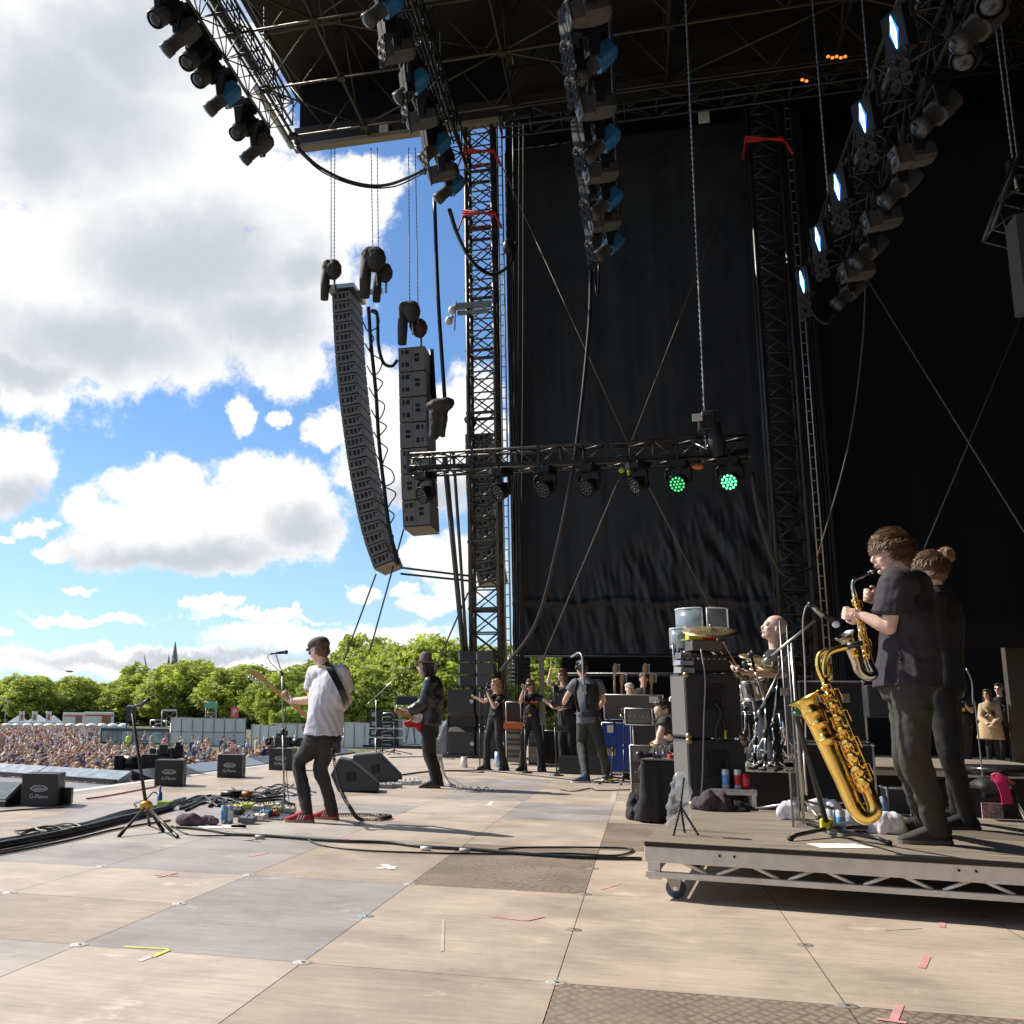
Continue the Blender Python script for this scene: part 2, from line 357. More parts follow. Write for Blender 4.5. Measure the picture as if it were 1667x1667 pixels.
a=Vector((-7.35,14.25,0)); b=Vector((-16,17.35,0)); d=(b-a).normalized(); nrm=Vector((d.y,-d.x,0));
if nrm.y>0:nrm=-nrm
tot=(b-a).length; p=0; k=0
t=thing('ledge_panel_row','pale blue slanted ledge panels along the far edge of the side runway','stage ledge',a)
while p<tot-.1:
 q=min(p+1.9,tot); mb=MB(); s0=a+d*(p+.015); s1=a+d*(q-.015)
 lo=nrm*.04; hi=-nrm*.22
 mb.hexa([s0+lo+Vector((0,0,-.02)),s1+lo+Vector((0,0,-.02)),s1+hi+Vector((0,0,-.02)),s0+hi+Vector((0,0,-.02)),s0+lo+Vector((0,0,.03)),s1+lo+Vector((0,0,.03)),s1+hi+Vector((0,0,.15)),s0+hi+Vector((0,0,.15))])
 mb.build('ledge_panel',blu,t); p=q
mb=MB(); mb.box((a+b)/2+nrm*.10+Vector((0,0,.02)),(tot,.08,.05),RB(d,nrm.cross(d)*-1 if False else Vector((0,0,1)).cross(d),(0,0,1))); mb.build('ledge_foot',BLK(),t)
t=thing('front_edge_trough','dark trough of slanted grey panels along the main stage front','stage ledge',(-7.3,16,0))
for k in range(7):
 y0=15.0+k*1.7; mb=MB(); mb.hexa([(-7.2,y0,-.02),(-7.2,y0+1.66,-.02),(-7.55,y0+1.66,-.02),(-7.55,y0,-.02),(-7.2,y0,.02),(-7.2,y0+1.66,.02),(-7.55,y0+1.66,.13),(-7.55,y0,.13)]); mb.build('trough_panel',blu if k%3 else mat('dark_panel',(.05,.055,.065),.4),t)
 # --------- trusses and towers
def truss(mb,p0,p1,w,h,bay,rc=.025,rb=.012,up=(0,0,1),zig=True,faces='tbsf'):
 p0=Vector(p0); p1=Vector(p1); d=p1-p0; Ln=d.length; d.normalize(); s,u,_=basis(d,up)
 n=max(1,round(Ln/bay)); C=[(-w/2,-h/2),(w/2,-h/2),(w/2,h/2),(-w/2,h/2)]
 def pt(c,t):return p0+d*t+s*c[0]+u*c[1]
 for c in C:mb.cyl(pt(c,0),pt(c,Ln),rc,n=8)
 for k in range(n+1):
  for i in range(4):mb.cyl(pt(C[i],Ln*k/n),pt(C[(i+1)%4],Ln*k/n),rb,n=5)
 for k in range(n):
  t0,t1=Ln*k/n,Ln*(k+1)/n
  for i in range(4):
   a,b=C[i],C[(i+1)%4]
   if(k+i)%2:a,b=b,a
   mb.cyl(pt(a,t0),pt(b,t1),rb,n=5)
 return mb
TY=26.0
zt0,zt1=1.2,17.0
def tower(name,label,pxl,pxr,ypx,z0,m,lab_strap):
 xl=at(pxl,ypx,TY).x; xr=at(pxr,ypx,TY).x; w_=xr-xl; xc=(xl+xr)/2
 t=thing(name,label,'tower',(xc,TY,z0))
 mb=MB(); rc=.055
 for sx in(-1,1):
  for sy in(0,1):mb.cyl((xc+sx*w_/2,TY+sy*w_*.9,z0),(xc+sx*w_/2,TY+sy*w_*.9,17.2),rc,n=10)
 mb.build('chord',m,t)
 mb=MB(); z=z0+.2; k=0; st=w_*.8
 P=[(-1,0),(1,0),(1,1),(-1,1)]
 while z<16.8:
  for i in range(4):
   a,b=P[i],P[(i+1)%4]
   A=Vector((xc+a[0]*w_/2,TY+a[1]*w_*.9,z)); B=Vector((xc+b[0]*w_/2,TY+b[1]*w_*.9,z)); up=Vector((0,0,st))
   mb.cyl(A,B,.022,n=6)
   if k%2:A,B=B,A
   mb.cyl(A,B+up,.022,n=6);
   if i==0 or i==2:mb.cyl(B,A+up,.018,n=6)
  if k%3==0:
   mb.box((xc,TY+.02,z+.03),(w_+.14,.05,.07)); mb.box((xc,TY+w_*.9,z+.03),(w_+.14,.05,.07))
  z+=st; k+=1
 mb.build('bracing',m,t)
 mb=MB()
 for q in(0,.12):mb.cyl((xc+w_/2+.16+q,TY-.05,z0),(xc+w_/2+.16+q,TY-.05,16.8),.022,n=6)
 z=z0
 while z<16.7:mb.cyl((xc+w_/2+.16,TY-.05,z),(xc+w_/2+.28,TY-.05,z),.014,n=5); z+=.28
 mb.build('ladder',STL(),t)
 mb=MB()
 for q in range(5):mb.tube(bez([(xc+w_/2+.36+.05*q,TY+.1,z0),(xc+w_/2+.38+.055*q+.04*math.sin(q),TY+.1,6),(xc+w_/2+.34+.05*q,TY+.1,11),(xc+w_/2+.38+.03*q,TY+.1,16.8)],5),.018+.006*(q%2),6)
 mb.build('cable_loom',RUB(),t)
 for zz in(lab_strap if lab_strap else()):
  mb=MB()
  for e in range(3):
   dz=.07*e
   L4=[Vector((xc-w_/2-.07,TY-.07,zz+dz)),Vector((xc+w_/2+.07,TY-.07,zz-dz*.6)),Vector((xc+w_/2+.07,TY+w_*.9+.07,zz)),Vector((xc-w_/2-.07,TY+w_*.9+.07,zz-dz*.3))]
   mb.tube(L4+[L4[0]],.03,6)
  mb.tube([Vector((xc+w_/2+.07,TY-.07,zz)),Vector((xc+w_/2+.25,TY-.2,zz-.55))],.03,6)
  mb.tube([Vector((xc-w_/2-.07,TY-.07,zz)),Vector((xc-w_/2-.2,TY-.2,zz-.5))],.022,6)
  mb.build('red_sling',RED(),t)
 return t,xc,w_
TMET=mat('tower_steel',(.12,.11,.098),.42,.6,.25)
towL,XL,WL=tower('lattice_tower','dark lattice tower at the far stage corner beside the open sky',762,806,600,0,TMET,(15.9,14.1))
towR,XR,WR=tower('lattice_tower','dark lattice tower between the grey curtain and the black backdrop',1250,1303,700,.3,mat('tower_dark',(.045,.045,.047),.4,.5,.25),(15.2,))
def drape(x0,y0,x1,y1,z0,z1,name,m,label,fold=.05,nx=120,nz=60,lowwr=0,seed=1,cat='curtain'):
 a=Vector((x0,y0,0)); b=Vector((x1,y1,0)); d=b-a; Ln=d.length; d.normalize(); nrm=Vector((d.y,-d.x,0))
 mb=MB(); vs=[]; sd=Vector((seed*7.1,seed*3.3,0))
 for j in range(nz+1):
  for i in range(nx+1):
   u,v=i/nx,j/nz; x=u*Ln; z=z0+v*(z1-z0)
   o=fold*(noise.noise(Vector((x*1.6,z*.12,seed)))*1.0+.5*noise.noise(Vector((x*4.5,z*.3,seed+5))))
   if lowwr:
    top=1.9+2.3*min(1,max(0,(x-1.2)/3.6)); k=min(1,max(0,(top-(z-z0))/.9))*min(1,.25+(z-z0)/.5)
    o+=lowwr*k*noise.noise(Vector((x*3.2+z*.9,z*.9,seed+9)))*.8+lowwr*k*.42*noise.noise(Vector((x*9+z*1.5,z*2.2,seed+3)))
    o+=.10*math.exp(-((z-z0-1.35-.05*math.sin(x*3))/.05)**2)
   vs.append(a+d*x+nrm*o+Vector((0,0,z)))
 fs=[(j*(nx+1)+i,j*(nx+1)+i+1,(j+1)*(nx+1)+i+1,(j+1)*(nx+1)+i)for j in range(nz)for i in range(nx)]
 mb.add(vs,fs,0,True)
 c=Vector(((x0+x1)/2,(y0+y1)/2,z0)); mb.v=[v-c for v in mb.v]
 o=mb.build(name,m); o.location=c; sol=o.modifiers.new('s','SOLIDIFY'); sol.thickness=.008
 return tag(o,label,cat)
scrim=mat('dark_scrim',(.019,.021,.026),.5,0,.3,1.2,.25,40,spec=.55,sheen=.05)
blackd=mat('black_drape',(.0095,.0100,.0125),.8,0,.2,spec=.2)
zc0=at(1000,1068,27.3).z
drape(-3.15,27.3,at(1290,700,27.3).x+.35,27.3,zc0,16.6,'wing_curtain',scrim,'large dark grey tarpaulin curtain with wrinkled lower hem between the two towers',.016,200,200,.10)
drape(at(1300,700,27.3).x+.2,27.9,13.5,27.9,zc0+.2,16.6,'back_curtain',blackd,'pure black backdrop hanging right of the dark tower above the gap',.035,90,20,0,4)
drape(14.2,30,14.2,-9,0,17,'upstage_curtain',blackd,'black upstage curtain closing the back of the stage',.1,80,10,0,6)
mb=MB(); mb.box((5.5,33.5,7),(15.5,.1,18)); T1(mb,'rear_masking',blackd,'black masking cloth wall behind the curtain gap','curtain')
mb=MB(); mb.box((-1.92,30.6,1.35),(.1,5.6,2.8)); T1(mb,'side_masking',blackd,'black masking flat under the left side of the curtain','curtain')
drape(-3.2,-4.2,14.2,-4.2,0,17,'added_wing_curtain',blackd,'unseen black wing curtain added to block sky light on the near side',.1,60,8,0,8)  # unseen curtain behind the camera, added to cut sky light and deepen blacks
mb=MB(); mb.cyl((-3.2,27.25,zc0+.0),(4.2,27.25,zc0+.0),.03); mb.cyl((-1.8,27.4,zc0-.45),(4.0,27.4,zc0-.45),.05); T1(mb,'hem_pipe',BLK(),'thin dark pipe along the bottom hem of the grey curtain','pipe')
mb=MB(); mb.box((at(882,1100,27.1).x,27.1,1.25),(.12,.16,2.5)); T1(mb,'gap_post',mat('beige_post',(.4,.36,.31),.7),'beige post standing in the gap left of the flight cases','post')
x_=at(1652,1150,29.0).x
mb=MB(); mb.box((x_+.15,29.0,1.6),(.55,.3,3.2)); T1(mb,'gap_post',mat('grey_post',(.055,.046,.038),.8),'broad brown post behind the couple at the right edge','post')
# --------- roof
ZB_,ZT_=16.8,18.4
XF=fl(478,237,ZB_).x; YF=26.0
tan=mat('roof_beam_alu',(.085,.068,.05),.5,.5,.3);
rf=thing('stage_roof','dark stage roof grid of aluminium trusses under black sheeting','roof',(0,12,ZB_))
mb=MB(); mb.box(((XF+15)/2,9,ZT_+.45),(15-XF+.5,36,.06)); mb.box((5.9,27.9,ZT_+.42),(18.2,2.2,.05)); mb.build('roof_sheet',mat('roof_sheeting',(.012,.0105,.0095),.6,0,.3,.7,.5,6),rf)
ybeams=[fl(600,204,ZB_).y,fl(600,119,ZB_).y,fl(600,33,ZB_).y]; st=ybeams[0]-ybeams[1]
ys=[ybeams[0]-st*k for k in range(8)]
xs=[XF+.15,fl(592,203,ZB_).x,fl(838,185,ZB_).x,fl(1085,185,ZB_).x]; sx=xs[3]-xs[2]
while xs[-1]<12.5:xs.append(xs[-1]+sx)
for y in ys:
 mb=MB(); mb.cyl((XF,y,ZB_),(14.5,y,ZB_),.034,n=8); mb.cyl((XF,y,ZT_),(14.5,y,ZT_),.045,n=8)
 x=XF; k=0
 while x<14:mb.cyl((x,y,ZB_ if k%2 else ZT_),(x+1.15,y,ZT_ if k%2 else ZB_),.018,n=6); x+=1.15; k+=1
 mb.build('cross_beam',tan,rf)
for x in xs:
 mb=MB(); mb.cyl((x,-8,ZB_),(x,YF,ZB_),.045,n=8); mb.cyl((x,-8,ZT_),(x,YF,ZT_),.05,n=8)
 y=YF; k=0
 while y>-7:mb.cyl((x,y,ZB_ if k%2 else ZT_),(x,y-1.4,ZT_ if k%2 else ZB_),.018,n=6); y-=1.4; k+=1
 for yy in ys:mb.box((x,yy,ZB_),(.2,.2,.12))
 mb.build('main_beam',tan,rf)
mb=MB()
for i in range(len(xs)-1):
 for j in range(len(ys)-1):
  a,b=(xs[i],xs[i+1])if(i+j)%2 else(xs[i+1],xs[i])
  mb.cyl((a,ys[j],ZB_+.02),(b,ys[j+1],ZB_+.02),.025,n=6)
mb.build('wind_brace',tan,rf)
for k,y in enumerate((YF-5.2,YF-9.6,YF-14.5,YF-19.6)):
 mb=MB(); mb.box((3,y,ZT_-.1),(23,.10,.30)); mb.box((3,y-.18,ZT_-.38),(23,.05,.05)); mb.build('girder',mat('tan_girder',(.26,.21,.15),.6,.1,.15),rf)
mb=MB(); mb.box(((XF+14)/2,YF,ZB_+.28),(14-XF,.16,.56)); mb.build('fascia',mat('roof_fascia',(.04,.032,.028),.5),rf)
mb=MB(); mb.box(((XF-3)/2+.1,YF+.1,ZB_+1.3),(-3-XF,.05,1.7)); mb.build('upper_fascia',blackd,rf)
mb=MB(); mb.box(((XF-3)/2,YF-.02,ZB_-.06),(-3-XF,.3,.12)); mb.build('gutter',mat('roof_gutter',(.34,.29,.24),.5,.3),rf)
mb=MB(); mb.cyl((XF+.05,-8,ZB_+.25),(XF+.05,YF-3.4,ZB_+.25),.10,n=12); mb.cyl((XF-.1,YF-2.9,ZB_+.1),(XF-.1,YF,ZB_+.05),.09,n=12); mb.build('edge_tube',mat('pale_tube',(.62,.58,.5),.3,.7),rf)
mb=MB(); mb.box((5.9,28.6,17.4),(18.2,.1,3.2)); mb.build('rear_skirt',blackd,rf)
mb=MB(); mb.box((14.9,9,17.6),(.1,37,3)); mb.build('side_skirt',blackd,rf)
for(px,py)in((625,208),(1146,190)):
 mb=MB(); p=at(px,py,YF-.12); mb.box(p,(.26,.1,.32)); T1(mb,'junction_box',mat('pale_box',(.62,.6,.54),.5),'small pale square box under the roof fascia %s'%('near the open sky' if px<900 else 'above the middle of the curtain'),'junction box',bev=.01)
mb=MB(); truss(mb,(-3,TY-.6,16.3),(13.5,TY-.6,16.3),.5,.5,.8,.035,.02); T1(mb,'header_truss',mat('tower_dark',(0,0,0)),'dark header truss running across above the curtains','truss')
# --------- trees
leafm=[mat('leaves_light',(.51,.54,.13),.6,0,.4,.25),mat('leaves_dark',(.27,.33,.065),.6,0,.4,.25),mat('leaves_mid',(.40,.45,.10),.6,0,.4,.25)]
for m in leafm:
 nt=m.node_tree; b=nt.nodes['Principled BSDF']; tr=nd(nt,'ShaderNodeBsdfTranslucent'); mxs=nd(nt,'ShaderNodeMixShader',ins={0:.5})
 src=b.inputs['Base Color'].links[0].from_socket; sv=nd(nt,'ShaderNodeVectorMath',operation='MULTIPLY',ins={1:(1.08,1.15,.6)}); nt.links.new(src,sv.inputs[0]); nt.links.new(sv.outputs[0],tr.inputs[0])
 nt.links.new(b.outputs[0],mxs.inputs[1]); nt.links.new(tr.outputs[0],mxs.inputs[2]); nt.links.new(mxs.outputs[0],nt.nodes['Material Output'].inputs[0])
bark=mat('bark',(.07,.055,.04),.9)
def tree_proto(seed,hgt,wid,nclump,leaf,fl_=(.0,.1)):
 r=random.Random(seed); t=thing('broadleaf_tree','x','tree')
 mb=MB(); mb.tube(bez([(0,0,0),(.1,0,hgt*.25),(0,.1,hgt*.5),(.1,0,hgt*.8)],3),[.35*(1-.08*i)if i<10 else .1 for i in range(10)],7)
 for k in range(7):
  a=r.random()*6.3; z=hgt*(.22+.08*k); mb.tube([(0,0,z),(math.cos(a)*wid*.4,math.sin(a)*wid*.4,z+hgt*.18)],[.14,.04],5)
 mb.build('trunk',bark,t,local=True)
 V=[]; Fc=[]; Mi=[]
 for k in range(nclump):
  while True:
   x,y,z=r.uniform(-1,1),r.uniform(-1,1),r.uniform(-1,1); q=x*x+y*y+z*z
   if .25<q<1:break
  lob=1+.28*noise.noise(Vector((x*1.7+seed,y*1.7,z*1.7)))+.16*noise.noise(Vector((x*4+seed,y*4,z*4)))
  c=Vector((x*wid*lob*(1-.25*max(z,0)),y*wid*lob*(1-.25*max(z,0)),hgt*(.56+.43*z*lob)))
  if c.z<hgt*fl_[1]:c.z=hgt*fl_[1]
  rc=wid*r.uniform(.07,.16); nl=int(16*(rc/(wid*.1))**1.3); mi=r.choice([0,0,2,2,1])
  for _ in range(nl):
   d=Vector((r.gauss(0,1),r.gauss(0,1),r.gauss(0,.8))).normalized()*rc*r.uniform(.55,1.1)
   p=c+d; nn=(d.normalized()+Vector((r.uniform(-.6,.6),r.uniform(-.6,.6),r.uniform(-.2,.9)))).normalized()
   u,v,_=basis(nn); a=r.random()*3.1; u,v=u*math.cos(a)+v*math.sin(a),v*math.cos(a)-u*math.sin(a); s=leaf*r.uniform(.6,1.3)
   o=len(V); V+=[p-u*s,p-v*s*.55,p+u*s,p+v*s*.55+nn*s*.2]; Fc.append((o,o+1,o+2,o+3)); Mi.append(mi)
 me=bpy.data.meshes.new('crown'); me.from_pydata([tuple(v)for v in V],[],Fc)
 for m in leafm:me.materials.append(m)
 me.polygons.foreach_set('material_index',Mi); o=bpy.data.objects.new('crown',me); COL.objects.link(o); o.parent=t
 return t
P1=[tree_proto(11,12,4.6,620,.30),tree_proto(23,12,5.2,640,.32),tree_proto(37,12,4.2,560,.28),tree_proto(51,12,5.6,700,.32)]
used=[False]*4
rt=random.Random(5)
tl=[]
for k in range(44):tl.append((-40+k*12+rt.uniform(-5,5),1112+rt.uniform(-12,12)-(8 if 38<k else 0),265+rt.uniform(-25,25)))
tl+=[(222,1082,326),(315,1073,231),(290,1085,238),(345,1092,233),(262,1103,231),(380,1092,217),(410,1082,224),(435,1100,204),(478,1092,190),(505,1080,204),(560,1062,156),(590,1040,160),(618,1052,152),(640,1068,142),(600,1085,138),(660,1060,149),(695,1034,142),(715,1048,138),(745,1060,138),(770,1050,138),(690,1080,138),(730,1085,138),(570,1095,138),(640,1095,138),(800,1060,138),(830,1055,141),(860,1065,138),(540,1085,176),(520,1098,163),(450,1105,174),(900,1060,138)]
rowlab=['bright green lime tree in the far row','dark leafed tree in the far row','yellow green round tree in the far row','dense mid green tree in the far row']
sidelab='tall bright green tree by the far tower'
for i,(px,py,D)in enumerate(tl):
 q=rt.randrange(4); o=P1[q]if not used[q]else copy_tree(P1[q]); used[q]=True
 d=ray(px,py); kx=D/math.hypot(d.x,d.y); p=Vector((0,0,H))+d*kx
 s=(p.z-GZ)/12*1.02; wsc=s*rt.uniform(.85,1.15)*(1.45 if D>180 else 1.1)
 o.location=(p.x,p.y,GZ-.15*s*1); o.scale=(wsc,wsc,s); o.rotation_euler=(0,0,rt.uniform(0,6.28))
 if i<44:tag(o,rowlab[q],'tree','trees of the low far row')
 elif px<530:tag(o,'green tree in the middle of the skyline','tree','taller trees in the middle of the skyline')
 else:tag(o,sidelab,'tree','tall trees beside the far tower')
tl_o=None
for k,(px0,px1,D,hh)in enumerate([(-60,480,262,5.5),(440,900,140,5.0)]):
 V=[]; Fc=[]; r=random.Random(90+k)
 for _ in range(26000):
  px=r.uniform(px0,px1); d=ray(px,1150); kx=(D+r.uniform(-4,4))/math.hypot(d.x,d.y)
  hx=hh*(.75+.35*noise.noise(Vector((px*.05,k,0))))
  p=Vector((d.x*kx,d.y*kx,GZ+hx*math.sqrt(r.random()))); nn=Vector((r.gauss(0,1),r.gauss(0,1)-1,r.gauss(0,1)+.5)).normalized(); u,v,_=basis(nn); s=.42 if k==0 else .3
  o=len(V); V+=[p-u*s,p-v*s*.6,p+u*s,p+v*s*.6]; Fc.append((o,o+1,o+2,o+3))
 me=bpy.data.meshes.new('undergrowth'); me.from_pydata([tuple(v)for v in V],[],Fc); me.materials.append(leafm[1]); o=bpy.data.objects.new('undergrowth',me); COL.objects.link(o)
 tag(o,'dark green undergrowth below the trees','undergrowth',kind='stuff')
def dist(px,py,D,z=None):
 d=ray(px,py); k=D/math.hypot(d.x,d.y); p=Vector((0,0,H))+d*k
 if z is not None:p.z=z
 return p
def facing(px,D):
 d=ray(px,1155); a=Vector((d.x,d.y,0)).normalized(); return Vector((a.y,-a.x,0)),a
 # --------- church, far buildings, crane
stone=mat('church_stone',(.20,.175,.16),.85)
D=320; r_,a_=facing(281,D); c=dist(281,1155,D,GZ)
t=thing('church','distant dark stone church spire above the trees','church',c)
def zz(py,px,D):return dist(px,py,D).z
def hpx(n,D):return n/F*D*1.0
w_=hpx(14,D); z1=zz(1083,281,D); z2=zz(1072,281,D); z3=zz(1044,281,D)
mb=MB(); mb.box(c+Vector((0,0,(z1-GZ)/2)),(w_,w_,z1-GZ)); mb.box(c+Vector((0,0,z1-GZ)),(w_*1.15,w_*1.15,1.0)); mb.build('tower',stone,t)
mb=MB(); mb.cyl(c+Vector((0,0,z1-GZ)),c+Vector((0,0,z2-GZ)),w_*.42,w_*.36,8); mb.cyl(c+Vector((0,0,z2-GZ)),c+Vector((0,0,z3-GZ)),w_*.36,.1,8,sm=False)
for q in range(1):mb.cyl(c+Vector((w_*.5*(1 if q%2 else-1),w_*.5*(1 if q>1 else-1),z1-GZ)),c+Vector((w_*.5*(1 if q%2 else-1),w_*.5*(1 if q>1 else-1),z1-GZ+3.2)),.5,.05,6)
mb.build('spire',stone,t)
mb=MB(); mb.hexa([c+r_*(w_*.5)+Vector((0,0,0)),c+r_*w_*1.6,c+r_*w_*1.6+a_*12,c+r_*w_*.5+a_*12,c+r_*w_*.5+Vector((0,0,z1-GZ-1)),c+r_*w_*1.6+Vector((0,0,z1-GZ-5)),c+r_*w_*1.6+a_*12+Vector((0,0,z1-GZ-5)),c+r_*w_*.5+a_*12+Vector((0,0,z1-GZ-1))]); mb.build('nave',stone,t)
for px0,px1,pt,D,lab,mcol in((38,58,1101,420,'low grey distant block above the tree line at the far left',(.3,.33,.36)),(340,372,1091,400,'pale distant flat roofed block right of the church spire',(.42,.45,.5)),(380,412,1086,400,'blue grey distant block above the trees behind the bass headstock',(.25,.31,.4)),(255,272,1097,360,'small dark gabled building left of the church spire',(.16,.17,.19))):
 r_,a_=facing((px0+px1)/2,D); p0=dist(px0,1155,D,GZ); p1=dist(px1,1155,D,GZ); h=zz(pt,px0,D)-GZ
 t=thing('distant_building',lab,'building',(p0+p1)/2)
 mb=MB(); mb.hexa([p0,p1,p1+a_*14,p0+a_*14]+[q+Vector((0,0,h))for q in(p0,p1,p1+a_*14,p0+a_*14)]); mb.build('wall',mat('far_wall_%d'%px0,mcol,.8),t)
 for i in range(6):
  f=(i+.5)/6; q=p0.lerp(p1,f)-a_*.05
  for z in(h-1.6,h-4.4):mb=MB(); mb.box(q+Vector((0,0,z)),(.9,.2,1.1),RB(r_,a_,(0,0,1))); mb.build('window',mat('far_window',(.05,.06,.08),.2),t)
mb=MB(); D=330; mb.cyl(dist(241,1097,D),dist(234,1066,D),.35,.2,5); mb.cyl(dist(241,1110,D),dist(241,1097,D),.5,n=5); T1(mb,'crane_jib',mat('crane_paint',(.45,.4,.38),.6),'thin slanted crane jib left of the church spire','crane')
mb=MB(); D=60; c=dist(113,1093,D)
r_,a_=facing(113,D)
mb.ell(c,(.22,.07,.06),RB(r_,a_,(0,0,1)),8,6);
mb.add([c,c-r_*.55+Vector((0,0,.12)),c+r_*.15-r_*.2+Vector((0,0,.03)),c+r_*.5-a_*.3+Vector((0,0,-.05)),c+r_*.12],[(0,1,2),(0,3,4),(2,1,0),(4,3,0)]); T1(mb,'seagull',mat('gull',(.3,.3,.3),.7),'gull gliding above the distant tree line','bird')
# --------- fences, tents, trucks behind the crowd
pan=mat('pale_panel',(.62,.63,.58),.6,0,.06,.5)
frame=mat('fence_frame',(.1,.1,.1),.5)
def panels(pa,pb,D0,D1,ptop,n,label,rows=2,pb_y=None,name='hoarding'):
 A=dist(pa,1155,D0,GZ); B=dist(pb,1155,D1,GZ); d=(B-A); Ln=d.length; d.normalize(); nn=Vector((d.y,-d.x,0))
 if nn.dot(A)>0:nn=-nn
 h=dist(pa,ptop,D0).z-GZ; t=thing(name,label,'fence',A)
 for k in range(n):
  a=A+d*(Ln*k/n); b=A+d*(Ln*(k+1)/n); mb=MB()
  g_=d*.03; mb.hexa([a+g_,b-g_,b-g_-nn*.05,a+g_-nn*.05]+[q+Vector((0,0,h))for q in(a+g_,b-g_,b-g_-nn*.05,a+g_-nn*.05)]); mb.build('panel',pan,t)
 mb=MB()
 for k in range(n+1):
  a=A+d*(Ln*k/n)+nn*.04; mb.cyl(a,a+Vector((0,0,h+.05)),.04,n=6)
 for j in range(rows+1):z=h*j/rows; mb.cyl(A+nn*.04+Vector((0,0,max(z,.05))),B+nn*.04+Vector((0,0,max(z,.05))),.03,n=6)
 mb.build('frame',frame,t)
 for k in range(0,n+1,2):
  mb=MB(); a=A+d*(Ln*k/n)+nn*.05; mb.cyl(a+Vector((0,0,h*.8)),a+nn*1.4,.03,n=5); mb.build('stay',STL(),t)
 return t
panels(279,401,112,112,1168,7,'large pale grey steel hoarding wall behind the crowd')
panels(411,452,108,106,1180,3,'short pale hoarding beside the seated camera operator',1)
panels(447,600,116,112,1178,8,'pale hoarding running behind the bass player',1)
panels(560,662,110,110,1176,6,'pale hoarding left of the man in the hat',1)
panels(640,745,124,124,1172,6,'pale hoarding behind the man in the hat',1)
panels(0,168,150,142,1180,10,'low grey fence behind the crowd below the toilets',1)
A=dist(166,1155,118,GZ); B=dist(278,1155,116,GZ); d=(B-A).normalized(); nn=Vector((d.y,-d.x,0)); nn=-nn if nn.dot(A)>0 else nn; h=dist(166,1185,118).z-GZ
t=thing('banner_wall','dark wall with faded picture panels behind the crowd','banner wall',A)
mb=MB(); mb.hexa([A,B,B-nn*.2,A-nn*.2]+[q+Vector((0,0,h))for q in(A,B,B-nn*.2,A-nn*.2)]); mb.build('wall',mat('banner_dark',(.07,.075,.07),.7),t)
for k,(f0,f1,col)in enumerate([(.02,.16,(.3,.34,.36)),(.17,.30,(.22,.26,.27)),(.31,.46,(.4,.42,.40)),(.47,.60,(.3,.25,.2)),(.61,.72,(.35,.36,.36)),(.74,.9,(.3,.45,.45)),(.91,.98,(.35,.28,.26))]):
 a=A.lerp(B,f0)+nn*.03; b=A.lerp(B,f1)+nn*.03; mb=MB(); z0_,z1_=h*.12,h*.8
 mb.hexa([a+Vector((0,0,z0_)),b+Vector((0,0,z0_)),b-nn*.02+Vector((0,0,z0_)),a-nn*.02+Vector((0,0,z0_))]+[q+Vector((0,0,z1_))for q in(a,b,b-nn*.02,a-nn*.02)]); mb.build('picture_panel',mat('banner_%d'%k,col,.7,0,.45,1.5),t)
white=mat('tent_white',(.68,.67,.64),.6,0,.08,1)
for k in range(12):
 px=12+k*17.3; D=158; r_,a_=facing(px,D); c=dist(px,1155,D,GZ); h=dist(px,1183,D).z-GZ
 t=thing('portable_toilet','portable toilet with pale domed roof','toilet cabin',c,'row of portable toilets'); R=RB(r_,a_,(0,0,1))
 mb=MB(); mb.box(c+Vector((0,0,h*.5)),(1.55,1.5,h),R); mb.build('cabin',mat('toilet_grey',(.4,.42,.44),.5),t)
 mb=MB(); mb.ell(c+Vector((0,0,h)),(.85,.9,.5),R,12,8); mb.build('roof',white,t)
 mb=MB(); mb.box(c-a_*.77+Vector((0,0,h*.48)),(1.1,.05,h*.85),R); mb.build('door',mat('toilet_door',(.5,.52,.53),.5),t)
for k,(p0,p1,pt,pe,lab)in enumerate([(14,50,1164,1176,'white food tent at the far left under the flags'),(44,82,1163,1175,'white food tent between the first two flags'),(72,104,1164,1176,'white food tent under the third flag'),(98,135,1168,1178,'low white tent with a blue front left of the trucks')]):
 D=185+k*4; pc=(p0+p1)/2; r_,a_=facing(pc,D); A=dist(p0,1155,D,GZ); B=dist(p1,1155,D,GZ); he=dist(pc,pe,D).z-GZ; hp=dist(pc,pt,D).z-GZ
 t=thing('marquee',lab,'tent',(A+B)/2); W=(B-A).length; c=(A+B)/2; C4=[A,B,B+a_*W*.7,A+a_*W*.7]
 mb=MB(); ap=c+a_*W*.35+Vector((0,0,hp)); mb.add([q+Vector((0,0,he))for q in C4]+[ap],[(0,1,4),(1,2,4),(2,3,4),(3,0,4)]); mb.hexa([q+Vector((0,0,he-.35))for q in C4]+[q+Vector((0,0,he-.001))for q in C4]); mb.build('canopy',white,t)
 mb=MB()
 for q in C4:mb.cyl(q,q+Vector((0,0,he-.3)),.05,n=5)
 mb.build('pole',STL(),t)
 mb=MB(); mb.hexa([A+a_,B+a_,B+a_*1.2,A+a_*1.2]+[q+Vector((0,0,he*.6))for q in(A+a_,B+a_,B+a_*1.2,A+a_*1.2)]); mb.build('counter',mat('counter_brown',(.22,.12,.07),.7)if k<3 else mat('counter_blue',(.06,.09,.2),.6),t)
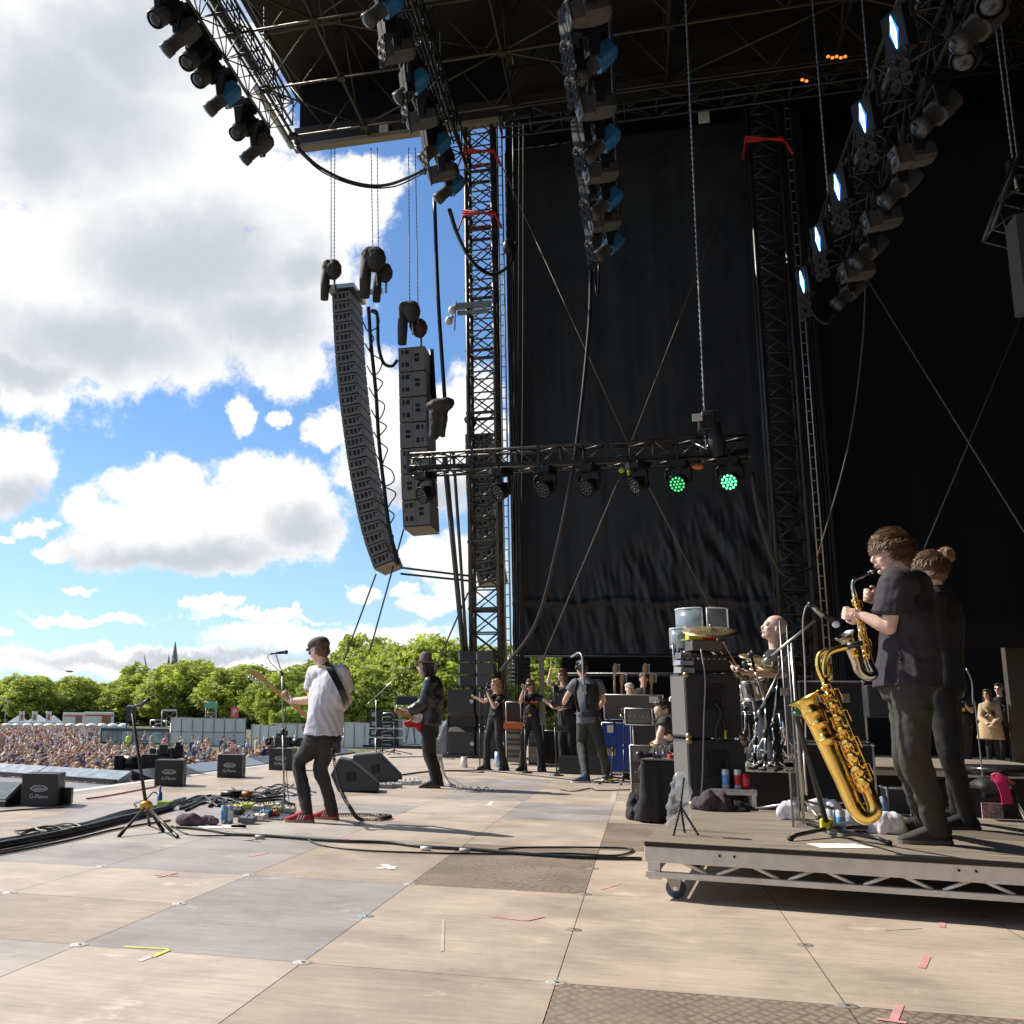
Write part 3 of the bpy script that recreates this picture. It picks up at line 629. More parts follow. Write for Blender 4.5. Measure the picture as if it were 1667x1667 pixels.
for k,px in enumerate((32,53,76)):
 D=176; c=dist(px,1155,D,GZ); r_,a_=facing(px,D); zt=dist(px,1158,D).z; zb=dist(px,1174,D).z; wf=hpx(8,D)
 t=thing('feather_flag','%s of three white feather flags with orange print'%('first from the left','middle one','third from the left')[k],'flag',c)
 mb=MB(); mb.cyl(c,Vector((c.x,c.y,zt)),.03,n=5); mb.build('pole',STL(),t)
 mb=MB(); mb.hexa([Vector((q.x,q.y,zb))for q in(c,c+r_*wf,c+r_*wf+a_*.03,c+a_*.03)]+[Vector((q.x,q.y,zt))for q in(c,c+r_*wf,c+r_*wf+a_*.03,c+a_*.03)]); mb.build('cloth',white,t)
 mb=MB(); zm=zb+(zt-zb)*.15; zn=zb+(zt-zb)*.7; q0=c+r_*wf*.3-a_*.02; q1=c+r_*wf*.7-a_*.02
 mb.hexa([Vector((q.x,q.y,zm))for q in(q0,q1,q1-a_*.01,q0-a_*.01)]+[Vector((q.x,q.y,zn))for q in(q0,q1,q1-a_*.01,q0-a_*.01)]); mb.build('print',mat('orange_print',(.5,.12,.04),.7),t)
for k,(p0,p1,pt,D,lab)in enumerate([(103,138,1160,180,'white catering lorry with red stripe left of the other'),(137,186,1159,172,'white catering lorry with orange side panels nearer the speaker tower')]):
 A=dist(p0,1155,D,GZ); B=dist(p1,1155,D,GZ); r_,a_=facing((p0+p1)/2,D); h=dist(p0,pt,D).z-GZ; c=(A+B)/2; W=(B-A).length; R=RB(r_,a_,(0,0,1))
 t=thing('catering_lorry',lab,'lorry',c)
 mb=MB(); mb.box(c+a_*1.2+Vector((0,0,.9+(h-.9)/2)),(W,2.4,h-.9),R); mb.build('box_body',white,t,bev=.08)
 mb=MB(); mb.box(c-a_*.03+Vector((0,0,h-.5)),(W*.96,.05,.22),R); mb.build('stripe',mat('orange_print',(0,0,0)),t)
 mb=MB(); mb.box(c+r_*W*.25-a_*.04+Vector((0,0,h*.58)),(W*.3,.06,h*.45),R); mb.build('serving_hatch',mat('hatch_brown',(.28,.13,.08),.6),t)
 for s in(-.35,.35):
  mb=MB(); q=c+r_*W*s+Vector((0,0,.5)); mb.cyl(q-a_*.1,q+a_*.2,.5,n=16); mb.build('wheel',RUB(),t)
D=120
def scaff(px0,px1,ptop,D,label,name='scaffold_tower',roof=True,nlev=3,mm=None):
 A=dist(px0,1155,D,GZ); B=dist(px1,1155,D,GZ); r_,a_=facing((px0+px1)/2,D); W=(B-A).length; h=dist(px0,ptop,D).z-GZ; C4=[A,B,B+a_*W,A+a_*W]
 t=thing(name,label,'scaffold',(A+B)/2); mb=MB()
 for q in C4:mb.cyl(q,q+Vector((0,0,h)),.05,n=6)
 for j in range(nlev+1):
  z=h*j/nlev*.98+.03
  for i in range(4):
   mb.cyl(C4[i]+Vector((0,0,z)),C4[(i+1)%4]+Vector((0,0,z)),.035,n=5)
   if j<nlev:mb.cyl(C4[i]+Vector((0,0,z)),C4[(i+1)%4]+Vector((0,0,z+h/nlev)),.025,n=5)
 mb.build('frame',mm or STL(),t)
 if roof:mb=MB(); mb.hexa([q+Vector((0,0,h))for q in C4]+[q+Vector((0,0,h+.15))for q in C4]); mb.build('roof',white,t)
 return t,C4,h
scaff(264,288,1157,124,'open scaffold platform with flat white roof left of the hoarding')
scaff(246,272,1172,126,'low scaffold bay beside the white roofed platform',roof=False)
t,C4,h=scaff(207,221,1150,122,'slim dark speaker tower behind the guitar stand','speaker_tower',True,4,BLK())
mb=MB(); q=(C4[0]+C4[1])/2; mb.box(q+Vector((0,0,h*.78)),(.9,.8,h*.38)); mb.build('speaker_column',BLK(),t)
t,C4,h=scaff(335,352,1142,118,'narrow scaffold with green net top behind the hoarding','scaffold_tower',False,4)
mb=MB(); q=(C4[0]+C4[1])/2; r_,a_=facing(343,118); mb.box(q-a_*.06+Vector((0,0,h*.92)),(1.5,.06,h*.13),RB(r_,a_,(0,0,1))); mb.build('net',mat('green_net',(.12,.35,.22),.7),t)
D=118; c=dist(382,1155,D,GZ); r_,a_=facing(382,D); R=RB(r_,a_,(0,0,1))
t=thing('sign_board','red square sign board on an orange post above the hoarding','sign',c)
zt=dist(382,1151,D).z; zb=dist(382,1168,D).z; mb=MB(); mb.box(Vector((c.x,c.y,(zt+zb)/2)),(hpx(12,D),.08,zt-zb),R); mb.build('board',mat('sign_red',(.6,.09,.08),.5),t)
text_mesh('P','lettering',WHT(),t,Vector((c.x,c.y,(zt+zb)/2))-a_*.06,r_,(0,0,1),.9)
mb=MB(); mb.cyl(c+r_*.25,Vector((c.x,c.y,zb))+r_*.25,.05,n=6); mb.build('post',mat('orange_post',(.5,.15,.03),.5),t)
mb=MB(); c=dist(9,1155,160,GZ); mb.cyl(c,c+Vector((0,0,dist(9,1141,160).z-GZ)),.07,.05,6); mb.box(c+Vector((0,0,dist(9,1141,160).z-GZ)),(1.2,.4,.2)); T1(mb,'street_lamp',STL(),'single grey lamp post at the far left of the field','street lamp')
for k in range(9):
 mb=MB(); pa=180+k*14; A=dist(pa,1155,86,GZ); B=dist(pa+13.4,1155,86,GZ)
 for z in(.15,1.1):mb.cyl(A+Vector((0,0,z)),B+Vector((0,0,z)),.025,n=5)
 for j in range(8):q=A.lerp(B,j/7); mb.cyl(q+Vector((0,0,.0 if j in(0,7)else .15)),q+Vector((0,0,1.1)),.02,n=5)
 T1(mb,'crowd_barrier',mat('barrier_green',(.1,.22,.12),.5),'green crowd barrier section','barrier','row of crowd barriers')
 # --------- moving lights
greyh=mat('lamp_grey_casing',(.075,.07,.066),.5,0,.2,spec=.3)
blueh=mat('lamp_casing_reflection',(.03,.16,.36),.35,0,.3,6)  # blue of the reflected sky is put into the casing colour
darkh=mat('lamp_dark_casing',(.011,.011,.012),.55,spec=.22)
lens=mat('lens_glass',(.06,.065,.08),.1,.6,.05)
def head_proto(kind):
 t=thing('moving_head_light','x','stage light')
 mb=MB(); mb.box((0,0,-.07),(.36,.42,.14)); mb.box((0,0,.04),(.1,.3,.1)); mb.build('base',darkh,t,bev=.015,local=True)
 mb=MB()
 mb.cyl((0,0,-.14),(0,0,-.19),.12)
 for s in(-1,1):mb.hexa([(-.06,s*.24-.025,-.56),(.06,s*.24-.025,-.56),(.06,s*.24+.025,-.56),(-.06,s*.24+.025,-.56),(-.11,s*.24-.025,-.18),(.11,s*.24-.025,-.18),(.11,s*.24+.025,-.18),(-.11,s*.24+.025,-.18)])
 mb.box((0,0,-.19),(.2,.5,.05)); mb.build('yoke',darkh,t,bev=.015,local=True)
 c=Vector((0,0,-.48))
 if kind in('spot','grey'):d=Vector((-.72,-.15,-.68)).normalized(); L0,L1=.34,.42
 elif kind=='flat':d=Vector((-.95,-.2,-.18)).normalized(); L0,L1=.26,.32
 else:d=Vector((-.35,-.55,-.8)).normalized(); L0,L1=.3,.36
 x,y,z=basis(d)
 hd=thing('head','x','x');
 for k in('label','category'):del hd[k]
 hd.parent=t
 mb=MB(); R=RB(x,y,z)
 a=c-z*L0
 rr=[(.10,0),(.15,.05),(.165,.16),(.165,.38)]
 mb.loft([[a+z*h+x*(sx*r*1.05)+y*(sy*r)for sx,sy in((-1,-.6),(-.6,-1),(.6,-1),(1,-.6),(1,.6),(.6,1),(-.6,1),(-1,.6))]for r,h in rr],sm=False)
 if kind in('spot','grey'):
  mb.build('casing',blueh if kind=='spot' else greyh,hd,local=True)
  mb=MB(); mb.lathe([(.13,.38),(.135,.40),(.12,.52),(.125,.53),(.12,.60),(.135,.61),(.14,.74),(.125,.75)],a,z,18); mb.build('barrel',greyh,hd,local=True)
  e=a+z*.74
 elif kind=='flat':
  mb.build('casing',greyh,hd,local=True)
  mb=MB(); mb.box(a+z*.46,(.26,.30,.22),R); mb.box(a+z*.585,(.30,.34,.04),R); mb.build('barrel',greyh,hd,local=True,bev=.02)
  e=a+z*.61
 else:
  mb.build('casing',darkh,hd,local=True)
  mb=MB(); mb.lathe([(.15,.36),(.17,.44),(.17,.56),(.155,.6)],a,z,18); mb.build('barrel',greyh,hd,local=True); e=a+z*.585
 mb=MB(); mb.lathe([(.12,0),(.09,.02),(.04,.03),(.001,.033)],e,z,18); mb.build('lens',lens,hd,local=True)
 return t
HP={k:head_proto(k)for k in('spot','flat','beam','grey')}; HU={k:0 for k in HP}
def strobe_proto(lit):
 t=thing('strobe_light','x','stage light')
 d=Vector((-.85,-.5,-.12)).normalized(); x,y,z=basis(d); R=RB(x,y,z); c=Vector((-.1,0,-.45))
 mb=MB(); mb.box(c,(.36,.56,.16),R); mb.box((0,0,-.08),(.08,.5,.08)); mb.box((0,.27,-.25),(.06,.03,.36)); mb.box((0,-.27,-.25),(.06,.03,.36)); mb.build('body',darkh,t,bev=.012,local=True)
 mb=MB(); mb.box(c+Vector((.12,-.05,.36)),(.19,.19,.015),RB(Vector((1,.1,0)).normalized(),Vector((0,.5,.86)),Vector((0,-.86,.5)))); mb.build('flap',greyh,t,local=True)
 e=c+z*.082
 mb=MB(); mb.hexa([e-y*.215,e-x*.036,e+y*.215,e+x*.036,e-y*.215+z*.012,e-x*.036+z*.012,e+y*.215+z*.012,e+x*.036+z*.012])if lit else mb.box(e,(.08,.46,.01),R)
 mb.build('tube',mat('strobe_lit',(.2,.3,.4),.3,emit=(.30,.62,1.0),es=14)if lit else mat('blinder_cell',(.02,.02,.022),.6,spec=.15),t,local=True)
 if lit:mb=MB(); f_=e+z*-.003; mb.hexa([f_-y*.25,f_-x*.075,f_+y*.25,f_+x*.075,f_-y*.25+z*.006,f_-x*.075+z*.006,f_+y*.25+z*.006,f_+x*.075+z*.006]); mb.build('painted_halo',mat('strobe_glow',(.02,.06,.2),.3,emit=(.03,.20,.85),es=1.3),t,local=True)  # larger glowing diamond imitates the blue halo round the lit tube
 mb=MB()
 for i in range(3):
  for j in(-1,1):mb.lathe([(.085,0),(.09,.03),(.07,.03),(.02,.0)],c-Vector((0,0,.50))+x*.09*j+y*.17*(i-1)+z*.03,z,14)
 mb.build('blinder_cells',mat('blinder_cell',(.02,.02,.022),.6,spec=.15),t,local=True)
 return t
SPR={0:strobe_proto(False),1:strobe_proto(True)}; SU={0:0,1:0}
trussnames={}
def put(proto,cnt,key,loc,rz,label,group,sc=1):
 o=proto[key]if cnt[key]==0 else copy_tree(proto[key]); cnt[key]+=1
 o.location=loc; o.rotation_euler=(0,0,rz); o.scale=(sc,)*3; tag(o,label,None,group); return o
ordn=['nearest','second','third','fourth','fifth','sixth','seventh','eighth','ninth','tenth','eleventh']
LT={}
def light_truss(key,ex,ey,Ye,label,heads,strobes,where,lit=0,dx=.25,m=None,sc=1,bend=0):
 P=at(ex,ey,Ye); X,Z=P.x,P.z+.5*sc
 mb=MB(); truss(mb,(X,Ye-.2,Z),(X,3.0,Z),.52,.52,.62,.028,.014)
 t=thing('light_truss',label,'light truss',(X,3.0,Z)); mb.build('lattice',m or BLK(),t)
 mb=MB()
 for q in range(5):mb.tube(bez([(X-.1+.06*q,Ye-.3,Z+.28),(X-.12+.07*q,Ye-4,Z+.31),(X-.1+.05*q,Ye-9,Z+.28),(X-.08+.07*q,3,Z+.3)],6),.02,6)
 mb.build('cable_bundle',RUB(),t)
 mb=MB(); mb.cyl((X-.27,Ye-.2,Z-.27),(X-.27,3,Z-.27),.03,n=8); mb.build('lower_tube',STL(),t)
 n=len(heads)
 for i,(px,py,k)in enumerate(sorted(heads,key=lambda h:-h[1])):
  y=fl(px,py,Z-.8).y; y=min(y,Ye-.35)
  kd={'spot':'moving light with painted blue reflection','flat':'grey boxy moving light','beam':'dark round moving light','grey':'grey long barrelled moving light'}[k]
  put(HP,HU,k,(X+dx,y,Z-.27),random.uniform(-.12,.12),'%s, %s from the far end of the %s'%(kd,ordn[i].replace('nearest','first'),where),'moving lights on the %s'%where,sc)
 for i,(px,py)in enumerate(sorted(strobes,key=lambda h:-h[1])):
  y=min(fl(px,py,Z-.6).y,Ye-.2)
  put(SPR,SU,lit,(X-dx-.1,y,Z-.27),random.uniform(-.05,.05),'%s, %s from the far end of the %s'%('strobe glowing blue white' if lit else 'dark angular strobe',ordn[i].replace('nearest','first'),where),'strobes on the %s'%where,sc)
 LT[key]=(X,Z,Ye)
light_truss('A',462,232,19.5,'black light truss along the open left edge of the roof',[(281,19,'beam'),(305,60,'grey'),(329,91,'beam'),(353,118,'beam'),(384,158,'spot'),(411,206,'beam'),(440,245,'grey')],[],'outer light truss',dx=-.45,sc=1.05)
light_truss('B',742,300,19.5,'second black light truss hanging above the open sky corner',[(605,25,'spot'),(629,96,'flat'),(656,150,'spot'),(677,204,'flat'),(694,250,'spot'),(706,290,'flat'),(728,330,'spot')],[(585,40),(624,134),(658,223)],'second light truss',dx=-.05,sc=.9)
light_truss('C',988,395,19.5,'third black light truss in front of the grey curtain',[(956,31,'flat'),(970,110,'spot'),(970,185,'flat'),(980,242,'spot'),(975,290,'flat'),(987,338,'spot'),(981,370,'flat'),(986,410,'spot')],[(915,30),(922,91),(936,209),(946,295),(953,365)],'middle light truss',dx=.05,sc=.9)
light_truss('D',1345,470,19.5,'fourth black light truss with blue glowing strobes against the black backdrop',[(1575,15,'beam'),(1560,62,'grey'),(1510,108,'beam'),(1490,200,'grey'),(1458,268,'flat'),(1435,318,'grey'),(1412,370,'flat'),(1393,420,'grey'),(1368,453,'flat'),(1354,495,'grey')],[(1471,43),(1417,184),(1372,298),(1339,383),(1312,453)],'right hand light truss',1,dx=.3,sc=.88)
# --------- cables, chains, ropes
def line(name,pts,r,m,label,cat,n=8,sm=6,group=None):
 mb=MB(); mb.tube(bez(pts,sm)if len(pts)>2 else pts,r,n); return T1(mb,name,m,label,cat,group)
def chain(pa,pb,Y,label,r=.022,Yb=None):
 a=at(*pa,Y); b=at(*pb,Yb or Y); b.x=a.x+(b.x-a.x); n=int((b-a).length/.055); mb=MB()
 mb.tube([a.lerp(b,i/n)for i in range(n+1)],[r if i%2 else r*.45 for i in range(n+1)],5); return T1(mb,'hoist_chain',mat('chain_steel',(.35,.34,.33),.35,.8),label,'chain','hoist chains')
chain((1116,-5),(1147,668),19.0,'long bright hoist chain down to the right end of the lamp bar',.028)
chain((1322,-6),(1352,358),19.3,'hoist chain ending at the lowest glowing strobe',.022)
chain((1403,-6),(1417,165),16,'short hoist chain at the second glowing strobe',.018)
chain((1618,20),(1649,262),17,'left one of the chain pair at the top right corner',.018)
chain((1626,10),(1657,262),17,'right one of the chain pair at the top right corner',.018)
chain((430,10),(430,122),21,'short chain inside the left corner of the roof',.018)
chain((716,50),(719,185),21,'short chain between the second truss and the roof',.018)
for k,(xa,xb,yb)in enumerate([(539,539,432),(545,544,432),(604,607,412),(614,616,412),(665,667,498),(676,681,526)]):
 chain((xa,240),(xb,yb),25.2,['left','right'][k%2]+' chain above the '+['left hoist bag of the tall speaker column','right hoist bag of the tall speaker column','hoist bags of the short speaker column'][k//2],.02)
rope=mat('grey_rope',(.11,.095,.075),.7)
line('guy_rope',[at(808,250,25.6),at(1025,727,19.6)],.012,rope,'pale rope running down from the left tower head to the lamp bar','rope')
line('guy_rope',[at(1212,248,25.6),at(1025,727,19.6)],.012,rope,'pale rope running down from the right tower head to the lamp bar','rope')
line('guy_rope',[at(1010,775,19.4),at(885,1070,22)],.012,rope,'rope slanting down left from the lamp bar to the curtain foot','rope')
line('guy_rope',[at(1048,775,19.4),at(1162,1000,22)],.012,rope,'rope slanting down right from the lamp bar behind the cymbal','rope')
line('guy_rope',[at(1410,452,24),at(1675,878,20)],.014,rope,'rope slanting down right across the black backdrop','rope')
line('guy_rope',[at(1675,488,24),at(1505,892,22)],.012,rope,'rope rising right behind the saxophone player','rope')
line('hanging_cable',[at(1410,420,22),at(1404,560,22),at(1380,730,22),at(1330,910,22)],.014,rope,'pale cable curving down the black backdrop beside the right tower','cable')
line('hanging_cable',[at(962,440,19.3),at(958,545,19.3),at(937,735,19.3),at(905,900,20),at(870,1020,21),at(815,1092,22)],.035,RUB(),'thick dark cable falling from the middle truss to the left tower foot','cable')
line('hanging_cable',[at(975,430,19.3),at(974,475,19.3),at(971,475,19.2),at(968,440,19.3)],.02,RUB(),'small cable loop under the middle truss end','cable')
line('hanging_cable',[at(1224,770,19.3),at(1238,850,20),at(1258,910,22),at(1282,938,24),at(1320,925,25.5)],.035,RUB(),'dark cable sagging from the lamp bar end to the right tower','cable')
line('hanging_cable',[at(480,236,20),at(520,272,20),at(575,297,20),at(630,301,20),at(695,275,19.6)],.035,RUB(),'heavy cable sagging across the sky between the first two light trusses','cable')
line('hanging_cable',[at(480,240,20),at(525,280,20),at(585,303,20),at(640,304,20),at(690,282,19.6)],.016,RUB(),'thin cable sagging just under the heavy one','cable')
line('hanging_cable',[at(732,342,19.4),at(745,382,21),at(768,425,24),at(800,447,25.3),at(830,430,25.5),at(840,395,25.6)],.045,RUB(),'heavy cable looping from the second truss across the tower','cable')
line('hanging_cable',[at(1313,470,19.3),at(1325,510,19.3),at(1345,526,19.3),at(1362,510,19.3)],.03,RUB(),'short cable loop under the right hand truss end','cable')
line('hanging_cable',[at(707,318,25),at(713,480,25),at(724,648,25)],.05,RUB(),'thick vertical cable down to the big cable bag','cable')
for k,(xa,xb,r)in enumerate([(835,836,.02),(845,838,.012),(852,846,.014)]):
 line('hanging_cable',[at(xa,200,26.6),at((xa+xb)/2+2,620,26.6),at(xb,1040,26.6)],r,rope if k else RUB(),'thin %s vertical line at the left border of the grey curtain'%['dark','pale','slightly wavy'][k],'cable')
for k,(a,b,ya,yb)in enumerate([((652,924),(768,938),25.4,26.1),((652,934),(768,946),25.4,26.1),((612,935),(560,1075),25.2,27),((657,862),(602,1060),25.3,27),((762,965),(690,1130),26,28)]):
 line('tension_strap',[at(*a,ya),at(*b,yb)],.028 if k<2 else .022,mat('strap_grey',(.05,.055,.065),.6),['upper strap from the tall speaker column to the tower','lower strap from the tall speaker column to the tower','strap from the tall speaker column foot down towards the trees','strap from the short speaker column down towards the trees','strap from the tower down left behind the man in the hat'][k],'strap')
for k,(a,b,r)in enumerate([((722,735),(754,1062),.055),((738,735),(760,1062),.04),((727,740),(757,1060),.02)]):
 line('cable_drop',[at(*a,25.2),at(*b,25.9)],r,mat('cable_grey',(.10,.09,.08),.55),['thick','medium','thin'][k]+' slanting cable left of the lattice tower','cable')
bagm=mat('hoist_bag_cloth',(.05,.042,.036),.75,0,.2,6,.3,30)
def hoist(px,py,Y,label,s=1,tail=1,r=.2):
 c=at(px,py,Y); t=thing('chain_hoist',label,'chain hoist',c)
 mb=MB(); mb.ell(c+Vector((.05*s,0,.1*s)),(r*s*1.1,r*s,r*1.45*s)); mb.ell(c+Vector((-.1*s,0,.2*s)),(r*s*.9,r*s*.8,r*s)); mb.build('motor_bag',bagm,t,remesh=.03,disp=lambda p:.02*noise.noise(p*9),smooth=1)
 if tail:mb=MB(); q=c+Vector((-.16*s,0,0)); mb.tube([q+Vector((0,0,.2*s)),q+Vector((-.02,0,-.3*s)),q+Vector((-.03,0,-.72*s))],[.12*s,.13*s,.11*s],10); mb.build('chain_bag',bagm,t)
 mb=MB(); mb.cyl(c+Vector((.08*s,0,-.15*s)),c+Vector((.08*s,0,-.5*s)),.03,n=6); mb.build('hook',STL(),t)
hoist(540,445,25.2,'cloth wrapped chain hoist at the left top of the tall speaker column')
hoist(608,430,25.2,'larger wrapped chain hoist at the right top of the tall speaker column',1.25)
hoist(624,450,25.5,'wrapped chain hoist tucked behind the larger one',.95)
hoist(667,514,25.2,'upper wrapped chain hoist of the short speaker column',1.05)
hoist(681,540,25.4,'lower wrapped chain hoist of the short speaker column',.9,0)
hoist(766,690,26.8,'small hoist seen against cloud left of the tower',.6,0)
c=at(715,660,24.6); t=thing('cable_bag','big drooping cloth bag of coiled cable above the lamp bar','cable bag',c)
mb=MB(); mb.ell(c,(.33,.25,.16),n=20); mb.ell(c+Vector((.2,0,.03)),(.18,.2,.17)); mb.tube([c+Vector((-.05,0,-.05)),c+Vector((-.08,0,-.4)),c+Vector((-.16,0,-.85))],[.2,.16,.1],10); mb.tube([c+Vector((.1,0,-.05)),c+Vector((.08,0,-.8))],[.14,.07],10)
mb.build('bag',bagm,t,remesh=.035,disp=lambda p:.03*noise.noise(p*7)+.015*noise.noise(p*18),smooth=1)
# --------- speaker columns
spk=mat('speaker_grey',(.17,.16,.15),.6,0,.1,3); slot=mat('slot_black',(.008,.008,.008),.7); spkb=mat('speaker_bottom',(.26,.22,.18),.6)
def quad_on(mb,o,u,v,n_,x0,x1,z0,z1,d=.012,m=0):
 p=[o+u*x0+v*z0,o+u*x1+v*z0,o+u*x1+v*z1,o+u*x0+v*z1]; mb.hexa([q-n_*.004 for q in p]+[q+n_*d for q in p],m)
def column(edge,Y,dep,wid,nb,label,slots,name='speaker_column',col=spk):
 E=bez([at(x,y,Y)for x,y in edge],12); S=[0]
 for i in range(1,len(E)):S.append(S[-1]+(E[i]-E[i-1]).length)
 def pos(s):
  for i in range(1,len(E)):
   if S[i]>=s-1e-6:return E[i-1].lerp(E[i],(s-S[i-1])/max(1e-6,S[i]-S[i-1]))
  return E[-1]
 t=thing(name,label,'speaker array',E[-1]); tot=S[-1]; W=Vector((0,wid,0))
 for k in range(nb):
  a=pos(tot*k/nb); b=pos(tot*(k+1)/nb); dn=(b-a).normalized()
  dm=(pos(min(tot,tot*(k+1)/nb+tot*.02))-pos(max(0,tot*(k)/nb-tot*.02))).normalized()
  rt_=Vector((-dm.z,0,dm.x)).normalized()
  if rt_.x<0:rt_=-rt_
  g_=dn*.012; h_=(b-a).length; tp=.0
  A0=a+g_; B0=b-g_*0; ar=rt_*dep
  cen=(a+b)/2; up=-dn*(h_*.5-.012); upr=-dn*(h_*.5-.02)
  v=[cen-up,cen+ar-upr,cen+ar-upr+W,cen-up+W,cen+up,cen+ar+upr,cen+ar+upr+W,cen+up+W]
  mb=MB(); mb.hexa(v);
  o_=mb.build('speaker_box',[col],t,bev=.008)
  mb=MB(); ctr=cen; U=rt_; V=-dn; N=Vector((0,-1,0))
  for(x0,x1,z0,z1)in slots(k):quad_on(mb,ctr,U,V,N,x0*dep,x1*dep,z0*h_,z1*h_,.003)
  if mb.v:q=mb.build('port',slot,o_)
  q=None
 b=pos(tot); dm=(b-pos(tot*.96)).normalized(); rt_=Vector((-dm.z,0,dm.x)); rt_=-rt_ if rt_.x<0 else rt_
 mb=MB(); mb.hexa([b+dm*.03,b+rt_*dep+dm*.03,b+rt_*dep+dm*.03+W,b+dm*.03+W,b+dm*.012,b+rt_*dep+dm*.012,b+rt_*dep+dm*.012+W,b+dm*.012+W]); mb.build('bottom_plate',spkb,t)
 return t,E
arr_slots=lambda k:[(.14,.24,-.2,.22),(.36,.5,-.2,.26),(.56,.7,-.2,.26),(.78,.86,-.12,.26),(.78,.98,.18,.26),(.14,.3,.16,.24)]
tA,EA=column([(540,476),(544,560),(551,640),(561,720),(574,800),(590,872),(608,925)],25.3,.52,1.25,26,'tall curved hanging speaker column farthest left against the sky',arr_slots)
def sub_slots(k):
 L_=[(.12,.2,.2,.38),(.26,.4,.2,.38),(.12,.2,-.3,-.12),(.26,.4,-.3,-.12)]; Rr=[(.6,.78,.08,.2),(.6,.78,-.12,.02),(.6,.66,.14,.2)]
 mid=[(.485,.495,-.48,.48)]
 return(L_+Rr+mid)if k in(0,1,2,4)or k==6 else([(1-b,1-a,c,d)for a,b,c,d in L_+Rr]+mid)
tB,EB=column([(648,566),(650,660),(652,760),(656,858)],25.3,.70,1.25,7,'shorter hanging column of wide bass speakers nearer the tower',sub_slots)
tC,EC=column([(757,706),(759,800),(766,880),(778,950)],29.5,.75,1.0,14,'hanging speaker column seen through the lattice tower',arr_slots)
mb=MB(); a=at(537,474,25.3); mb.box(a+Vector((.3,.6,.1)),(.75,1.3,.12)); mb.box(a+Vector((.9,.6,.12)),(.8,.12,.12)); T1(mb,'flying_frame',STL(),'steel flying frame on top of the tall speaker column','rigging frame')
t=thing('speaker_cable','tangled black cable hanging along the back of the tall speaker column','cable',at(606,700,25))
mb=MB(); mb.tube(bez([at(600,500,25.4),at(604,560,25.4),at(612,640,25.4),at(617,720,25.4),at(626,800,25.4),at(634,860,25.4),at(648,920,25.4)],6),.05,8); mb.build('loom',RUB(),t)
r=random.Random(2)
for k in range(11):
 y=505+k*36; x=598+k*3.6
 mb=MB(); mb.tube(bez([at(x,y,25.3),at(x+6+r.uniform(0,12),y+10,25.2),at(x+4+r.uniform(-6,14),y+26,25.2),at(x+2,y+34,25.3),at(x-8,y+18,25.3)],5),.018,5); mb.build('cable_loop',RUB(),t)
line('hanging_cable',[at(605,505,25.3),at(614,512,25.3),at(616,560,25.3),at(624,590,25.3),at(638,596,25.3),at(647,586,25.3)],.045,RUB(),'thick cable looping from the tall speaker column to the short one','cable')
line('speaker_cable',[at(702,570,26.2),at(706,640,26),at(712,700,26)],.07,RUB(),'dark cable bundle down the back of the short speaker column','cable')
p=at(742,495,25.8); t=thing('tower_bracket','steel outrigger bracket with white domed cameras on the tower','bracket',p)
mb=MB(); mb.box(at(770,497,25.8),(.95,.12,.16)); mb.box(at(770,508,25.8),(.8,.1,.1)); mb.cyl(at(742,490,25.7),at(740,538,25.7),.02,n=6); mb.build('arm',STL(),t)
for q in((736,505),(731,522)):
 mb=MB(); c=at(*q,25.6); mb.ell(c,(.10,.10,.12)); mb.cyl(c,c+Vector((.1,0,.12)),.05); mb.build('camera_dome',WHT(),t)
 # --------- horizontal lamp bar
YL=19.4; a=at(668,722,YL); b=at(1222,768,YL); zL=(a.z+b.z)/2
t=thing('lamp_bar_truss','horizontal truss crossing in front of the curtain and tower, carrying green wash lights','light truss',(a.x,YL,zL))
mb=MB(); truss(mb,(a.x,YL,zL),(b.x,YL,zL),.38,.36,.42,.028,.014); mb.build('lattice',mat('bar_truss_metal',(.07,.065,.06),.4,.7,.2),t)
for s in range(6):
 mb=MB(); mb.box((a.x+(b.x-a.x)*(s/5),YL-.21,zL),(.05,.03,.4)); mb.build('joint_plate',BLK(),t)
mb=MB()
for q in range(4):mb.tube(bez([(a.x,YL-.15,zL-.14+.03*q),((a.x+b.x)/2,YL-.2,zL-.17+.02*q),(b.x,YL-.15,zL-.15+.03*q)],8),.022,6)
mb.build('cable_bundle',RUB(),t)
greenem=mat('led_green',(.1,.5,.2),.3,emit=(.10,1.0,.32),es=3); leddim=mat('led_unlit',(.10,.11,.11),.35,emit=None,es=0)
